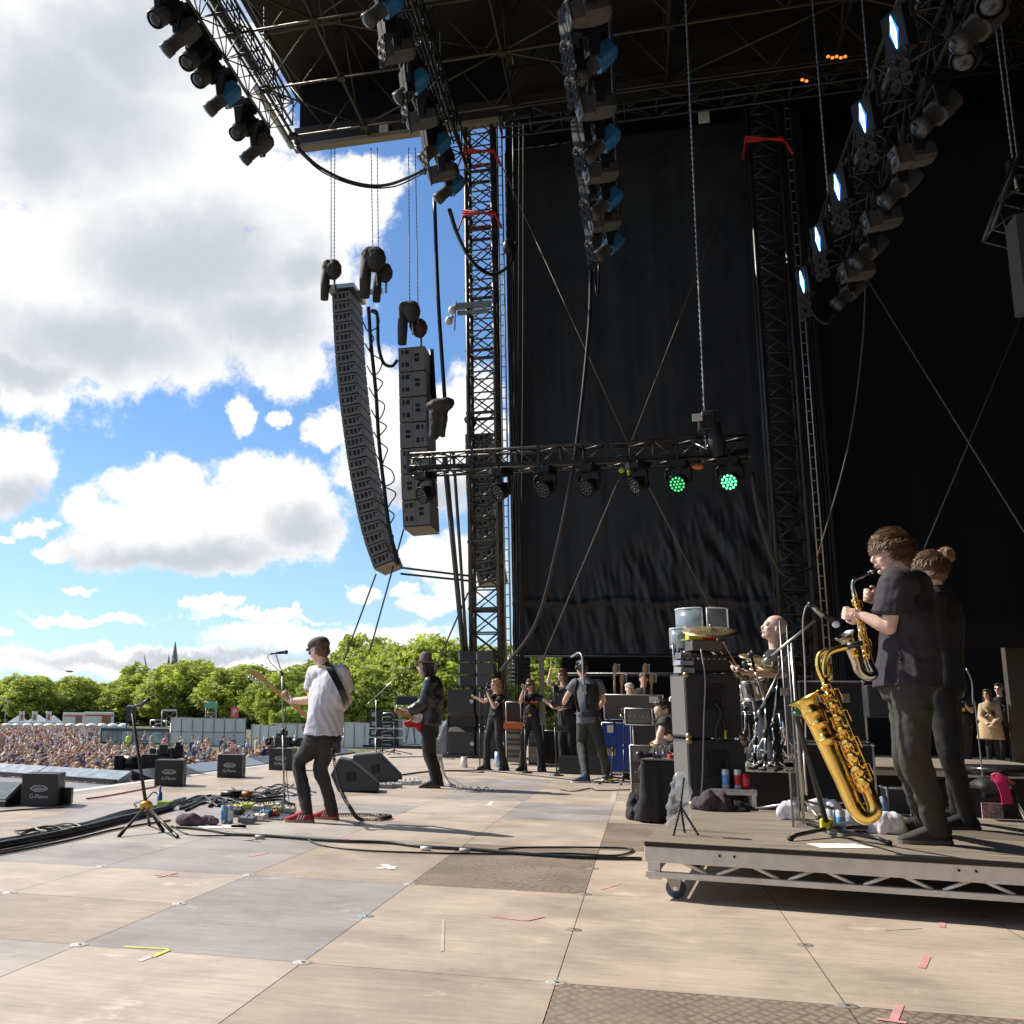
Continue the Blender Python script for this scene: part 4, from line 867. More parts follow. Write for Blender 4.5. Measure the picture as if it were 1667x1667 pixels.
def wash_proto(lit):
 t=thing('wash_light','x','stage light'); mb=MB(); mb.box((0,0,-.07),(.34,.3,.12)); mb.box((0,0,.02),(.1,.2,.08)); mb.build('base',darkh,t,bev=.01,local=True)
 mb=MB()
 for s in(-1,1):mb.tube(bez([(s*.05,0,-.13),(s*.2,0,-.17),(s*.22,0,-.3),(s*.2,0,-.42)],4),.035,8,flat=.7)
 mb.build('yoke',darkh,t,local=True)
 d=Vector((-.15,-.9,-.42)).normalized(); c=Vector((0,.0,-.42))
 hd=MB(); hd.lathe([(.02,-.2),(.12,-.16),(.155,-.05),(.17,.06),(.18,.10),(.165,.11),(.16,.09)],c,d,20,cap=True); h_=hd.build('head',darkh,t,local=True)
 x,y,z=basis(d)
 mb=MB(); mb.lathe([(.155,.075),(.001,.08)],c,d,20); mb.build('face_plate',mat('led_plate_green%d'%lit if lit else 'led_plate',(.01,.12,.05)if lit else(.05,.055,.05),.3,emit=(.02,.5,.12)if lit==1 else None,es=.8 if lit==1 else 0),h_,local=True)
 mb=MB()
 for rr,n in((0,1),(.06,6),(.118,12)):
  for i in range(n):q=c+z*.085+x*rr*math.cos(6.283*i/n)+y*rr*math.sin(6.283*i/n); mb.ell(q,(.022,.022,.022),None,8,6)
 mb.build('led_cluster',(mat('led_green_dim',(.1,.5,.2),.3,emit=(.10,1.0,.32),es=.7)if lit==2 else greenem)if lit else leddim,h_,local=True)
 return t
WP={k:wash_proto(k)for k in(0,1,2)}; WU={0:0,1:0,2:0}
for i,(px,lit)in enumerate([(692,0),(815,0),(887,0),(958,0),(1038,0),(1104,2),(1188,1)]):
 x=at(px,760,YL-.15).x
 put(WP,WU,lit,(x,YL-.12,zL-.19),random.uniform(-1.0,-.4)if not lit else-.25,('green glowing wash light, %s on the lamp bar'%('brighter one at the right end' if px>1150 else 'second from the right end'))if lit else 'unlit wash light hanging %s'%['at the far left end of the lamp bar','in front of the left tower','just right of the left tower','left of the middle of the lamp bar','right of the middle of the lamp bar'][i],'wash lights under the lamp bar',1.0)
p=at(1148,700,19.2); t=thing('chain_hoist','black chain hoist with pale label above the right part of the lamp bar','chain hoist',p)
mb=MB(); mb.box(p+Vector((.03,0,.12)),(.3,.26,.3)); mb.cyl(p+Vector((-.06,0,.26)),p+Vector((.2,0,.26)),.09); mb.build('motor',BLK(),t,bev=.03)
mb=MB(); mb.tube([p+Vector((.14,0,.1)),p+Vector((.17,0,-.25)),p+Vector((.2,0,-.5))],[.12,.14,.1],10); mb.build('chain_bag',mat('hoist_bag_black',(.02,.02,.022),.7),t)
mb=MB(); mb.box(p+Vector((-.13,-.15,.2)),(.17,.04,.13)); mb.build('label_plate',mat('pale_box',(0,0,0)),t)
mb=MB(); mb.tube([p+Vector((.0,0,-.05)),p+Vector((.0,0,-.35)),Vector((p.x-.25,YL,zL+.18))],.02,6); mb.tube([p+Vector((.0,0,-.35)),Vector((p.x+.12,YL,zL+.18))],.02,6); mb.build('sling',STL(),t)
mb=MB(); q=at(1136,760,19.15); mb.ell(q,(.10,.05,.05)); T1(mb,'sling_pad',mat('orange_pad',(.6,.14,.02),.4),'orange sling pad on the lamp bar under the chain hoist','sling')
mb=MB(); q=at(1012,766,19.2); mb.ell(q,(.05,.02,.05)); mb.ell(q+Vector((.12,0,-.04)),(.03,.02,.06)); T1(mb,'yellow_tag',mat('yellow_tag',(.5,.5,.03),.5),'yellow green tags tied under the middle of the lamp bar','tag')
mb=MB(); truss(mb,at(1680,262,16),at(1632,390,16),.4,.4,.5,.025,.014); T1(mb,'spare_truss',mat('spare_truss_metal',(.12,.11,.1),.4,.7),'short piece of lattice truss hanging at the top right edge','truss')
c=at(1652,275,16.5); t=thing('chain_hoist','chain hoist at the top right edge above the short lattice piece','chain hoist',c); mb=MB(); mb.box(c,(.2,.18,.3)); mb.build('motor',darkh,t,bev=.03); mb=MB(); mb.cyl(c,c-Vector((0,0,.35)),.03); mb.build('hook',STL(),t)
mb=MB(); c=at(1690,430,14); mb.box(c,(.5,.4,1.2)); T1(mb,'scenery_flat',mat('grey_post',(0,0,0)),'brownish hanging panel at the right edge below the short truss','panel')
for k,(px,py,w_)in enumerate([(1362,92,5),(1320,130,2)]):
 mb=MB()
 for q in range(w_):mb.ell(at(px-14+q*7,py+(q%2)*2,21),(.035,.03,.03),None,8,6)
 T1(mb,'indicator_lamps',mat('indicator_orange',(.3,.1,.02),.4,emit=(1,.25,.05),es=1.2),['row of small orange indicator lamps under the roof','pair of small orange indicator lamps left of the row'][k],'indicator lamp')
mb=MB(); c=at(828,402,25.5); mb.ell(c,(.16,.14,.22)); T1(mb,'cable_knot',RUB(),'dark knot of cable tied to the tower edge by the curtain','cable')
# --------- people
def nz(a,f,o=0):return lambda p:a*noise.noise(Vector((p.x*f,p.y*f,p.z*f*.6+o)))
def foldd(a=.006,f=14):
 def g(p):
  w_=noise.noise(p*3.1)*1.2; n1=noise.noise(Vector((p.x*f*.62+w_,p.y*f*.62+w_,p.z*f*.22+p.x*2.5))); n2=noise.noise(Vector((p.x*f*.5+5,p.y*f*.5,p.z*f*.75+w_*2)))
  return a*(.75-2.2*abs(n1))*.8+a*.55*(.4-1.6*abs(n2))+a*.18*noise.noise(p*f*3)
 return g
def ering(c,side,fwd,w,d,n=24):return[c+side*(w*math.cos(a))+fwd*(d*math.sin(a))for a in[2*math.pi*i/n for i in range(n)]]
EYE=mat('eye_dark',(.02,.015,.012),.2); EYEW=mat('eye_white',(.6,.58,.55),.3); LIP=mat('lips',(.42,.14,.12),.45)
def head_mb(mb,c,fwd,up,s=1.0,mouth=0,female=0):
 side=up.cross(fwd).normalized()*-1; R=RB(fwd,-side,up)if fwd.cross(-side).dot(up)>0 else RB(fwd,side,up)
 P=lambda x,y,z:c+(fwd*x+side*y+up*z)*s
 mb.ell(P(-.012,0,.035),(.098*s,.076*s,.088*s),R,20,14)
 mb.ell(P(.022,0,-.018),(.068*s,.062*s,.085*s),R,18,12)
 mb.ell(P(.030,0,-.075),(.050*s,.048*s,.036*s),R,16,10)
 mb.ell(P(.068,0,-.092),(.020*s,.022*s,.018*s),R,10,8)
 mb.ell(P(.078,0,.030),(.016*s,.055*s,.012*s),R,12,8)
 mb.cap(P(.084,0,.018),P(.104,0,-.022),.008*s,.0125*s)
 mb.ell(P(.098,0,-.028),(.013*s,.018*s,.009*s),R,10,8)
 for q in(-1,1):
  mb.ell(P(.060,.040*q,-.022),(.022*s,.020*s,.018*s),R,10,8)
  mb.ell(P(-.008,.078*q,-.005),(.018*s,.009*s,.030*s),R,10,8)
  mb.ell(P(.078,.030*q,.010),(.013*s,.014*s,.010*s),R,8,6)
 mb.ell(P(.086,0,-.052),(.013*s,.024*s,.007*s),R,10,6); mb.ell(P(.083,0,-.063),(.013*s,.021*s,.007*s),R,10,6)
 return P,R
def hand_mb(mb,wr,d,pn,s=1.0,curl=.6,thumb=1,spread=.5):
 d=d.normalized(); pn=(pn-d*pn.dot(d)).normalized(); sd=d.cross(pn)*thumb; R=RB(d,sd,pn)if d.cross(sd).dot(pn)>0 else RB(d,-sd,pn)
 pc=wr+d*.045*s; mb.ell(pc,(.050*s,.040*s,.017*s),R,14,8); mb.cap(wr-d*.01,pc,.024*s,.026*s,10)
 for k,(off,ln)in enumerate(((.030,.075),(.011,.084),(-.010,.078),(-.029,.062))):
  b=wr+d*.082*s+sd*off*s; dir_=(d+sd*off*3*spread).normalized(); q=b; pts=[wr+d*.05*s+sd*off*.7*s,b]
  a=0
  for j,fr in enumerate((.45,.32,.23)):
   a+=curl*(.9 if j==0 else 1.1)*(1+.1*k); v=dir_*math.cos(a)+pn*math.sin(a); q=q+v*ln*fr*s; pts.append(q)
  mb.chain(pts,[.012*s,.0098*s,.0092*s,.0085*s,.0072*s],n=8)
 tb=wr+d*.02*s+sd*.025*s; t1=tb+(d*.6+sd*.75+pn*.25).normalized()*.04*s; t2=t1+(d*.9+sd*.1+pn*(.3+curl*.5)).normalized()*.032*s; t3=t2+(d*.9-sd*.2+pn*(.3+curl*.6)).normalized()*.024*s
 mb.chain([tb,t1,t2,t3],[.015*s,.0125*s,.011*s,.009*s],n=8)
def shoe_mb(mb,an,toe_d,s=1.0,ground=None):
 toe_d=Vector((toe_d.x,toe_d.y,0)).normalized(); sd=Vector((-toe_d.y,toe_d.x,0)); g=ground if ground is not None else an.z-.08
 heel=Vector((an.x,an.y,g))-toe_d*.065*s; rings=[]
 for t,w_,h_,base in((0,.028,.05,.0),(.03,.038,.085,0),(.08,.042,.106,0),(.13,.044,.092,0),(.19,.049,.066,0),(.235,.047,.048,0),(.27,.036,.036,0),(.288,.016,.022,0)):
  c=heel+toe_d*t*s; ring=[]
  for i in range(16):
   a=2*math.pi*i/16; x=math.cos(a); y=math.sin(a); xx=x*w_*s; zz_=(h_*s*(.5+.5*y))if y>-.3 else 0
   if y<=-.3:xx=x*w_*1.05*s if abs(x)>.3 else xx
   ring.append(c+sd*xx+Vector((0,0,zz_+.012*s)))
  rings.append(ring)
 mb.loft(rings); mb.cap(Vector((an.x,an.y,g+.07*s)),Vector((an.x,an.y,g+.125*s)),.046*s,.047*s)
def sole_mb(mb,an,toe_d,s=1.0,g=0,th=.022):
 toe_d=Vector((toe_d.x,toe_d.y,0)).normalized(); sd=Vector((-toe_d.y,toe_d.x,0)); heel=Vector((an.x,an.y,g))-toe_d*.070*s; pl=[]
 for t,w_ in((0,.022),(.02,.036),(.08,.040),(.14,.043),(.20,.051),(.25,.048),(.28,.034),(.297,.012)):pl.append((t,w_))
 poly=[heel+toe_d*t*s+sd*w_*s for t,w_ in pl]+[heel+toe_d*t*s-sd*w_*s for t,w_ in pl[::-1]]
 mb.prism([p+Vector((0,0,.001))for p in poly],(0,0,th*s))if Vector((0,0,1)).dot((poly[1]-poly[0]).cross(poly[2]-poly[1]))<0 else mb.prism([p+Vector((0,0,.001))for p in poly][::-1],(0,0,th*s))
def person(label,J,group=None,skin=0,vox=.012,fine=None,shirt=None,pants=None,shoes=None,sole=None,hair=None,s=1.0,sleeve=.5,legs=True,ground=0,female=0,hemz=None,flare=0,bulk=1.0,disp=.006,cuff=.07,slim=1.0,curls=(.7,.7),cat='person',name='person',hemfwd=0):
 """J: world joints. pel, chest(mid chest), neck, head, hf (head forward), bf (body forward), sl sr el er wl wr, hl hr kl kr al ar, tl tr toe dirs, hdl hdr hand dirs, pnl pnr palm normals"""
 V3=lambda k:Vector(J[k])
 if 'hl' not in J:
  bf0=Vector(J['bf']); bf0.z=0; bf0.normalize(); rt0=Vector((bf0.y,-bf0.x,0)); pz=Vector(J['pel']);
  if pz.z-ground>.98*s:ground=pz.z-.93*s
  hh=pz.z-ground; bend=math.sqrt(max(0,(.44*s)**2-((hh-.15)/2)**2))if hh<.98 else .02
  for q,sg in(('l',-1),('r',1)):
   J['h'+q]=pz+rt0*sg*.085-Vector((0,0,.05)); J['a'+q]=Vector((pz.x,pz.y,ground+.10))+rt0*sg*.11; J['k'+q]=(J['h'+q]+J['a'+q])/2+bf0*bend; J['t'+q]=bf0+rt0*sg*.2
 if not legs:legs=True; pants=pants or(MATS.get('black_jeans')or MATS['washed_black_denim'],.01); shoes=shoes or MATS['black_leather']
 pel,neck,head=V3('pel'),V3('neck'),V3('head'); bf=V3('bf').normalized(); up=(neck-pel).normalized(); side=bf.cross(up).normalized()
 bfo=up.cross(side).normalized()
 if bfo.dot(bf)<0:bfo=-bfo
 chest=pel.lerp(neck,.66)
 if 'chest' in J:chest=V3('chest')
 sl,sr=V3('sl'),V3('sr'); shax=(sr-sl).normalized()
 root=thing(name,label,cat,(pel.x,pel.y,ground),group)
 hf=V3('hf').normalized(); hup=V3('hup').normalized()if 'hup' in J else(Vector((0,0,1))-hf*hf.z).normalized(); hup=(hup-hf*hup.dot(hf)).normalized()
 b=MB()
 fw=.92 if female else 1.0
 def torso(mb,o,z0=0,top=True):
  mid=pel.lerp(chest,.5); ax=(shax+side).normalized()
  rings=[ering(pel-up*.08*s,side,bfo,(.130*fw+.02*female+o)*s*bulk,(.078+o)*s*bulk),ering(pel,side,bfo,(.148*fw+.012*female+o)*s*bulk,(.094+o)*s*bulk),ering(mid,side,bfo,(.140*fw+o)*s*bulk,(.098+o)*s*bulk),ering(chest-up*.03,ax,bfo,(.165*fw+o)*s*bulk,(.118+o)*s*bulk),ering(chest.lerp(neck,.5),shax,bfo,(.168*fw+o)*s*bulk,(.105+o)*s),ering(chest.lerp(neck,.82),shax,bfo,(.12*fw+o)*s,(.075+o*.8)*s),ering(neck+up*.01,shax,bfo,(.062+o*.5)*s,(.060+o*.5)*s)]
  if z0:rings=rings[z0:]
  mb.loft(rings)
 torso(b,-.01)
 b.cap(neck-up*.03,head-hup*.05-hf*.012,.060*s*fw,.056*s*fw)
 P,R=head_mb(b,head,hf,hup,s*1.02*(.95 if female else 1))
 for q,S,E,W in(('l','sl','el','wl'),('r','sr','er','wr')):
  if E not in J:continue
  a,e,w_=V3(S),V3(E),V3(W); a_in=a.lerp(chest.lerp(neck,.5),.25)
  b.chain([a_in,a,a.lerp(e,.5),e],[x*s*fw for x in(.06,.052,.047,.040)]); b.chain([e,e.lerp(w_,.3),w_],[x*s*fw for x in(.041,.043,.027)])
  hd=V3('hd'+q)if 'hd'+q in J else(w_-e); pn=V3('pn'+q)if 'pn'+q in J else-Vector((0,0,1)).cross(hd).cross(hd)
  hand_mb(b,w_,hd,pn,s*(.92 if female else 1),curls[0 if q=='l' else 1],J.get('th'+q,1))
 if legs:
  for q in 'lr':
   h,k,a=V3('h'+q),V3('k'+q),V3('a'+q); b.chain([h,h.lerp(k,.5),k],[.085*s,.072*s,.052*s]); b.chain([k,k.lerp(a,.3),a],[.052*s,.055*s,.036*s])
   toe=V3('t'+q); b.cap(a-Vector((0,0,.03)),Vector((a.x,a.y,max(ground,a.z-.1)+.045))+Vector((toe.x,toe.y,0)).normalized()*.12,.034*s,.022*s)
 body=b.build('body',SKIN(skin),root,remesh=fine or vox,smooth=1)
 body.name='body'
 m_eye=MB();
 for q in(-1,1):m_eye.ell(P(.0865,.030*q,.009),(.0055*s,.0095*s,.0045*s),R,10,6)
 m_eye.build('eyes',EYE,root)
 m_l=MB(); m_l.ell(P(.0945,0,-.0575),(.007*s,.021*s,.0045*s+J.get('mouth',0)),R,10,6); m_l.build('lips',LIP,root)
 for q in(-1,1):
  pass
 if shirt:
  mm,o=shirt[0],shirt[1]; mb=MB()
  mid=pel.lerp(chest,.5); ax=(shax+side).normalized(); hz_=J.get('hem',.06)
  hemc=pel-up*hz_*s+bfo*hemfwd; ow=J.get('hemw',1.0)
  rings=[ering(hemc,side,bfo,(.166*fw+.012*female+o)*s*bulk*ow,(.118+o)*s*bulk*ow),ering(pel.lerp(mid,.4),side,bfo,(.158*fw+o)*s*bulk*(1+(ow-1)*.7),(.114+o)*s*bulk*(1+(ow-1)*.7)),ering(mid.lerp(chest,.2),side,bfo,(.150*fw+o)*s*bulk,(.110+o)*s*bulk),ering(chest-up*.03,ax,bfo,(.172*fw+o)*s*bulk,(.126+o)*s*bulk),ering(chest.lerp(neck,.5),shax,bfo,(.176*fw+o)*s*bulk,(.112+o)*s),ering(chest.lerp(neck,.84),shax,bfo,(.125*fw+o)*s,(.078+o)*s),ering(neck+up*.012,shax,bfo,(.070+o*.3)*s,(.066+o*.3)*s)]
  mb.loft(rings)
  for S,E,W in(('sl','el','wl'),('sr','er','wr')):
   if E not in J:continue
   a,e,w_=V3(S),V3(E),V3(W); a_in=a.lerp(chest.lerp(neck,.5),.35)
   mb.cap(a_in,a,(.062+o)*s*fw,(.058+o)*s*fw,16)
   if sleeve<=1:mb.tube([a,a.lerp(e,sleeve*.5),a.lerp(e,sleeve)],[(.058+o)*s*fw,(.060+o)*s*fw,(.064+o)*s*fw],16)
   else:mb.chain([a,a.lerp(e,.5),e],[(.056+o)*s*fw,(.052+o)*s*fw,(.047+o)*s*fw],n=14); mb.tube([e,e.lerp(w_,.5),e.lerp(w_,sleeve-1)],[(.047+o)*s*fw,(.046+o)*s*fw,(.036+o)*s*fw],14)
  so=mb.build('shirt' if sleeve<=1 else 'jacket',mm,root,remesh=vox,smooth=2,disp=foldd(disp))
 if pants and legs:
  mm,o=pants[0],pants[1]; mb=MB()
  mb.loft([ering(pel-up*.09*s,side,bfo,(.150*fw+.02*female+o)*s*bulk,(.092+o)*s*bulk),ering(pel-up*.03,side,bfo,(.170*fw+.012*female+o)*s*bulk,(.120+o)*s*bulk),ering(pel+up*.055,side,bfo,(.164*fw+o)*s*bulk,(.120+o)*s*bulk)])
  for q in 'lr':
   h,k,a=V3('h'+q),V3('k'+q),V3('a'+q); a2=a-Vector((0,0,.02))
   a2=a-Vector((0,0,cuff)); mb.cap(h.lerp(k,-.02),h.lerp(k,.25),(.092+o)*s,(.088+o)*s,16)
   C_=bez([h.lerp(k,.05),h.lerp(k,.5),k,k.lerp(a,.35),k.lerp(a,.75),a2],4); Rr=[.092,.080*slim,.063*slim,.061*slim,(.051+flare*.5)*slim,(.052+flare)*slim]
   mb.tube(C_,[(Rr[min(5,i//4)]*(1-(i%4)/4)+Rr[min(5,i//4+1)]*((i%4)/4)+o)*s for i in range(len(C_))],18)
  mb.build('trousers',mm,root,remesh=vox,smooth=2,disp=foldd(disp*1.25,12))
 if shoes and legs:
  for q in 'lr':
   a,toe=V3('a'+q),V3('t'+q); g=J.get('g'+q,ground); mb=MB(); shoe_mb(mb,a,toe,s,g); o_=mb.build('shoe',shoes,root,remesh=.01,smooth=1)
   mb=MB(); sole_mb(mb,a,toe,s,g); mb.build('sole',sole or shoes,o_)
 if hair:
  hm,style=hair; mb=MB()
  if style in('short','long','curly','mop','bun'):
   mb.ell(P(-.020,0,.048),(.102*s,.084*s,.088*s),R,20,14)
   mb.ell(P(-.045,0,.0),(.072*s,.078*s,.085*s),R,16,12)
   mb.ell(P(.035,0,.088),(.055*s,.062*s,.034*s),R,14,10)
  if style=='mop':
   mb.ell(P(.01,0,.098),(.085*s,.074*s,.036*s),R,14,10); mb.ell(P(-.055,0,.03),(.066*s,.078*s,.092*s),R,14,10); mb.ell(P(.062,0,.072),(.036*s,.062*s,.022*s),R,14,10); mb.ell(P(-.055,0,-.05),(.05*s,.06*s,.05*s),R,14,10)
  if style in('long','curly'):
   for q in(-1,1):
    mb.ell(P(-.01,.072*q,-.03),(.045*s,.026*s,.09*s),R,12,10); mb.ell(P(-.02,.075*q,-.12),(.045*s,.035*s,.08*s),R,12,10)
   mb.ell(P(-.07,0,-.08),(.05*s,.085*s,.13*s),R,14,10)
  if style=='bun':mb.ell(P(-.125,0,.105),(.062*s,.060*s,.056*s),R,14,10)
  if style!='none':mb.build('hair',hm,root,remesh=.009,smooth=1,disp=(lambda p:.018*noise.noise(p*26)+.010*noise.noise(p*60))if style in('curly','bun')else(lambda p:.012*noise.noise(Vector((p.x*40,p.y*40,p.z*14)))+.006*noise.noise(p*70)))
 return root,P,R,hup,hf
def strands(root,P,m,n,seed,s=1,L_=.05,region=lambda x,y,z:z>.0,name='hair_strands'):
 r=random.Random(seed); mb=MB()
 for _ in range(n):
  while True:
   v=Vector((r.gauss(0,1),r.gauss(0,1),r.gauss(0,1))).normalized()
   if region(v.x,v.y,v.z):break
  a=Vector((v.x*.105-.02,v.y*.088,v.z*.095+.045)); fw_=Vector((.5+r.uniform(-.3,.3),r.uniform(-.4,.4),-.55 if v.z<.5 else .1)); t=(fw_-v*fw_.dot(v)).normalized()
  p=[a,a+t*L_*.5+v*.010,a+t*L_*r.uniform(.9,1.3)+v*r.uniform(-.002,.012)]
  mb.tube([P(*q)for q in p],[.0035,.003,.0007],3,cap=False)
 return mb.build(name,m,root)
def strap(mb,pts,w_,nrm,th=.006):
 pts=[Vector(p)for p in pts]; rings=[]
 for i,p in enumerate(pts):
  t=(pts[min(i+1,len(pts)-1)]-pts[max(i-1,0)]).normalized(); n_=Vector(nrm(p)if callable(nrm)else nrm); sd=t.cross(n_).normalized(); n_=sd.cross(t).normalized()
  rings.append([p+sd*w_/2,p+sd*w_/2+n_*th,p-sd*w_/2+n_*th,p-sd*w_/2])
 mb.loft(rings,sm=False)
hair_brown=mat('hair_brown',(.16,.085,.04),.5,0,.35,30,.5,90); hair_dark=mat('hair_dark',(.035,.022,.015),.45,0,.35,30,.5,90); hair_blond=mat('hair_blond',(.42,.24,.09),.5,0,.35,30,.5,90)
black_cloth=mat('black_tshirt',(.014,.0135,.015),.85,0,.2); jeans_blk=mat('washed_black_denim',(.030,.028,.026),.85,0,.3,9,.3,180); white_tee=mat('white_tshirt',(.62,.61,.66),.85,0,.04)
leather=mat('black_leather',(.02,.02,.02),.35,0,.2,20,.4,40,spec=.6)
def JJ(Z,Y0,d):
 out={}
 for k,v in d.items():
  if isinstance(v,tuple)and len(v)in(2,3)and k not in('hf','bf','tl','tr','hdl','hdr','pnl','pnr','hup'):out[k]=za(Z,v[0],v[1],Y0+(v[2]if len(v)==3 else 0))
  else:out[k]=Vector(v)if isinstance(v,tuple)else v
 return out
def P2(Z,Y0):return lambda x,y,d=0:za(Z,x,y,Y0+d)
# --- bass player -------------
Yb=10.05
J=JJ(ZB,Yb,dict(pel=(612,830),neck=(628,345),head=(580,252,-.0),chest=(640,520),sl=(550,400,.10),sr=(735,395,-.04),el=(522,585,.12),wl=(385,588,.18),er=(778,590,.10),wr=(690,690,.32),hl=(562,850,.02),hr=(650,850,.02),kl=(445,1015,.02),kr=(590,1050,.06),al=(490,1340,-.30),ar=(642,1310,.02),hf=(-.88,.42,-.30),bf=(-.42,.9,0),tl=(-1,-.12,0),tr=(-1,.1,0),hdl=(-.75,.2,.45),pnl=(.4,-.3,1),hdr=(-.6,.3,-.2),hem=-.015,hemw=1.06))
J['al']=zf(ZB,500,1412,0)+Vector((.0,0,.10)); J['ar']=zf(ZB,668,1392,0)+Vector((0,0,.10))
R1=person('man playing bass in white t-shirt, grey flat cap and red striped trainers',J,skin=0,vox=.011,fine=.0075,shirt=(white_tee,.020),pants=(jeans_blk,.012),shoes=mat('red_suede',(.30,.015,.03),.8),sole=mat('gum_sole',(.42,.26,.13),.7),hair=(hair_brown,'short'),s=1.0,sleeve=.62,cuff=.035,slim=.88,disp=.011)
root,P,R,hup,hf=R1
mb=MB(); mb.ell(P(-.012,0,.078),(.122,.098,.062),R,20,12); mb.ell(P(-.06,0,.055),(.075,.09,.06),R,16,10); mb.ell(P(.085,0,.052),(.062,.070,.013),R,16,8); mb.build('flat_cap',mat('grey_cap',(.10,.085,.08),.9,0,.3,40),root,remesh=.009,smooth=2)
mb=MB(); mb.ell(P(.090,.030,.008),(.006,.024,.018),R,10,8); mb.ell(P(.090,-.030,.008),(.006,.024,.018),R,10,8)
for q in(-1,1):mb.tube([P(.088,.052*q,.014),P(.03,.078*q,.016),P(-.01,.086*q,.008)],.003,5)
mb.build('sunglasses',mat('dark_glass',(.01,.01,.01),.15),root)
mb=MB(); pb=P2(ZB,Yb)
back=lambda p:Vector((.42,-.9,0))
strap(mb,bez([pb(605,322,.0),pb(650,365,-.13),pb(700,450,-.175),pb(740,530,-.17),pb(762,590,-.10),pb(775,625,.03)],5),.068,back,.008); mb.build('guitar_strap',leather,root)
mb=MB(); mb.tube(bez([P(-.02,.085,0),P(-.06,.10,-.06),P(-.075,.06,-.14)],5),.0035,5); mb.build('earpiece_wire',RUB(),root)
mb=MB(); mb.box(pb(702,905,-.15),(.07,.04,.10)); mb.build('belt_pack',PLA(),root,bev=.008)
mb=MB(); q=J['wl'].lerp(J['el'],.12); mb.lathe([(.034,-.012),(.036,0),(.034,.012)],q,(J['wl']-J['el']),16); mb.build('watch',CHR(),root)
for q,(a,g0)in(('l',('al',0)),('r',('ar',0))):
 A=J[a]; td=J['t'+q].normalized(); sd=Vector((-td.y,td.x,0)); sd=-sd if sd.y>0 else sd; sd=sd*1.17; mb=MB()
 for k in range(3):
  c=Vector((A.x,A.y,0))+td*(.028+.026*k)+sd*.042; mb.hexa([c+Vector((0,0,.028))-td*.005+td*.012,c+Vector((0,0,.028))+td*.005+td*.012,c+Vector((0,0,.028))+td*.005+td*.012-sd*.02,c+Vector((0,0,.028))-td*.005+td*.012-sd*.02,c+Vector((0,0,.072))-td*.005-td*.01-sd*.004,c+Vector((0,0,.072))+td*.005-td*.01-sd*.004,c+Vector((0,0,.072))+td*.005-td*.01-sd*.03,c+Vector((0,0,.072))-td*.005-td*.01-sd*.03])
 mb.build('shoe_stripes',WHT(),root)
def guitar(label,neck_end,nut,body,nrm,bodm,scale=1.0,tuners=4,body_shape='p',headm=None,nm='electric_guitar'):
 """neck_end: tip of headstock, body: centre of the body, nrm: direction the face looks"""
 a=Vector(body); b=Vector(neck_end); d=(b-a).normalized(); n_=Vector(nrm); n_=(n_-d*n_.dot(d)).normalized(); s_=n_.cross(d).normalized(); Ln=(b-a).length
 t=thing(nm,label,'guitar',a)
 out=[(-.20,.0),(-.19,.10),(-.13,.16),(-.05,.155),(.02,.12),(.08,.125),(.14,.15),(.20,.13),(.22,.09),(.16,.06),(.14,.03),(.14,-.03),(.17,-.07),(.19,-.11),(.13,-.145),(.06,-.13),(0,-.115),(-.06,-.14),(-.14,-.155),(-.19,-.10)]
 pl=bez([Vector((x,y,0))for x,y in out+[out[0]]],3)[:-1]; poly=[a+(d*p.x+s_*p.y)*scale*1.08-n_*.022*scale for p in pl]
 mb=MB(); mb.prism(poly,n_*.044*scale); mb.build('body',bodm,t,bev=.008)
 mb=MB(); mb.prism([a+(d*x+s_*y)*scale+n_*.023*scale for x,y in((-.10,-.09),(0,-.10),(.10,-.09),(.14,-.02),(.13,.06),(.03,.05),(-.02,.0),(-.10,-.02))],n_*.003); mb.build('pickguard',WHT(),t)
 nw=.028*scale; mb=MB(); n0=a+d*.10*scale+n_*.022*scale; n1=a+d*(Ln-.20*scale)+n_*.024*scale
 mb.hexa([n0-s_*nw,n0+s_*nw,n0+s_*nw+n_*.008,n0-s_*nw+n_*.008,n1-s_*nw*.75,n1+s_*nw*.75,n1+s_*nw*.75+n_*.008,n1-s_*nw*.75+n_*.008]); mb.hexa([n0-s_*nw*.8-n_*.016,n0+s_*nw*.8-n_*.016,n0+s_*nw*.98,n0-s_*nw*.98,n1-s_*nw*.6-n_*.014,n1+s_*nw*.6-n_*.014,n1+s_*nw*.74,n1-s_*nw*.74]); mb.build('neck',headm or mat('maple',(.48,.26,.09),.35,0,.2,20,coat=.3),t)
 e=n1; mb=MB(); mb.prism([e+(d*x+s_*y)*scale for x,y in((0,-.022),(.03,-.035),(.09,-.040),(.17,-.046),(.20,-.028),(.19,.005),(.12,.03),(.05,.036),(0,.022))],-n_*.016*scale); hs=mb.build('headstock',headm or mat('maple',(0,0,0)),t,bev=.002)
 for k in range(tuners):
  p=e+(d*(.045+.155*k/tuners)+s_*(-.04))*scale; mb=MB(); mb.cyl(p,p-s_*.035*scale,.005,n=6); mb.ell(p-s_*.045*scale,(.016*scale,)*3 if 0 else(.015*scale,.013*scale,.012*scale),None,10,6); mb.cyl(p+s_*.02-n_*.01,p+s_*.02+n_*.02,.007,n=8); mb.build('tuning_peg',CHR()if tuners<5 else STL(),hs)
 mb=MB()
 for k in range(4):o_=s_*(.018*(k-1.5))*scale*.75; mb.cyl(a-d*.1*scale+o_*1.2+n_*.033*scale,e+d*.03+o_*.8+n_*.012,.0012 if tuners>4 else .0018,n=4)
 mb.build('strings',STL(),t)
 return t
pb=P2(ZB,Yb)
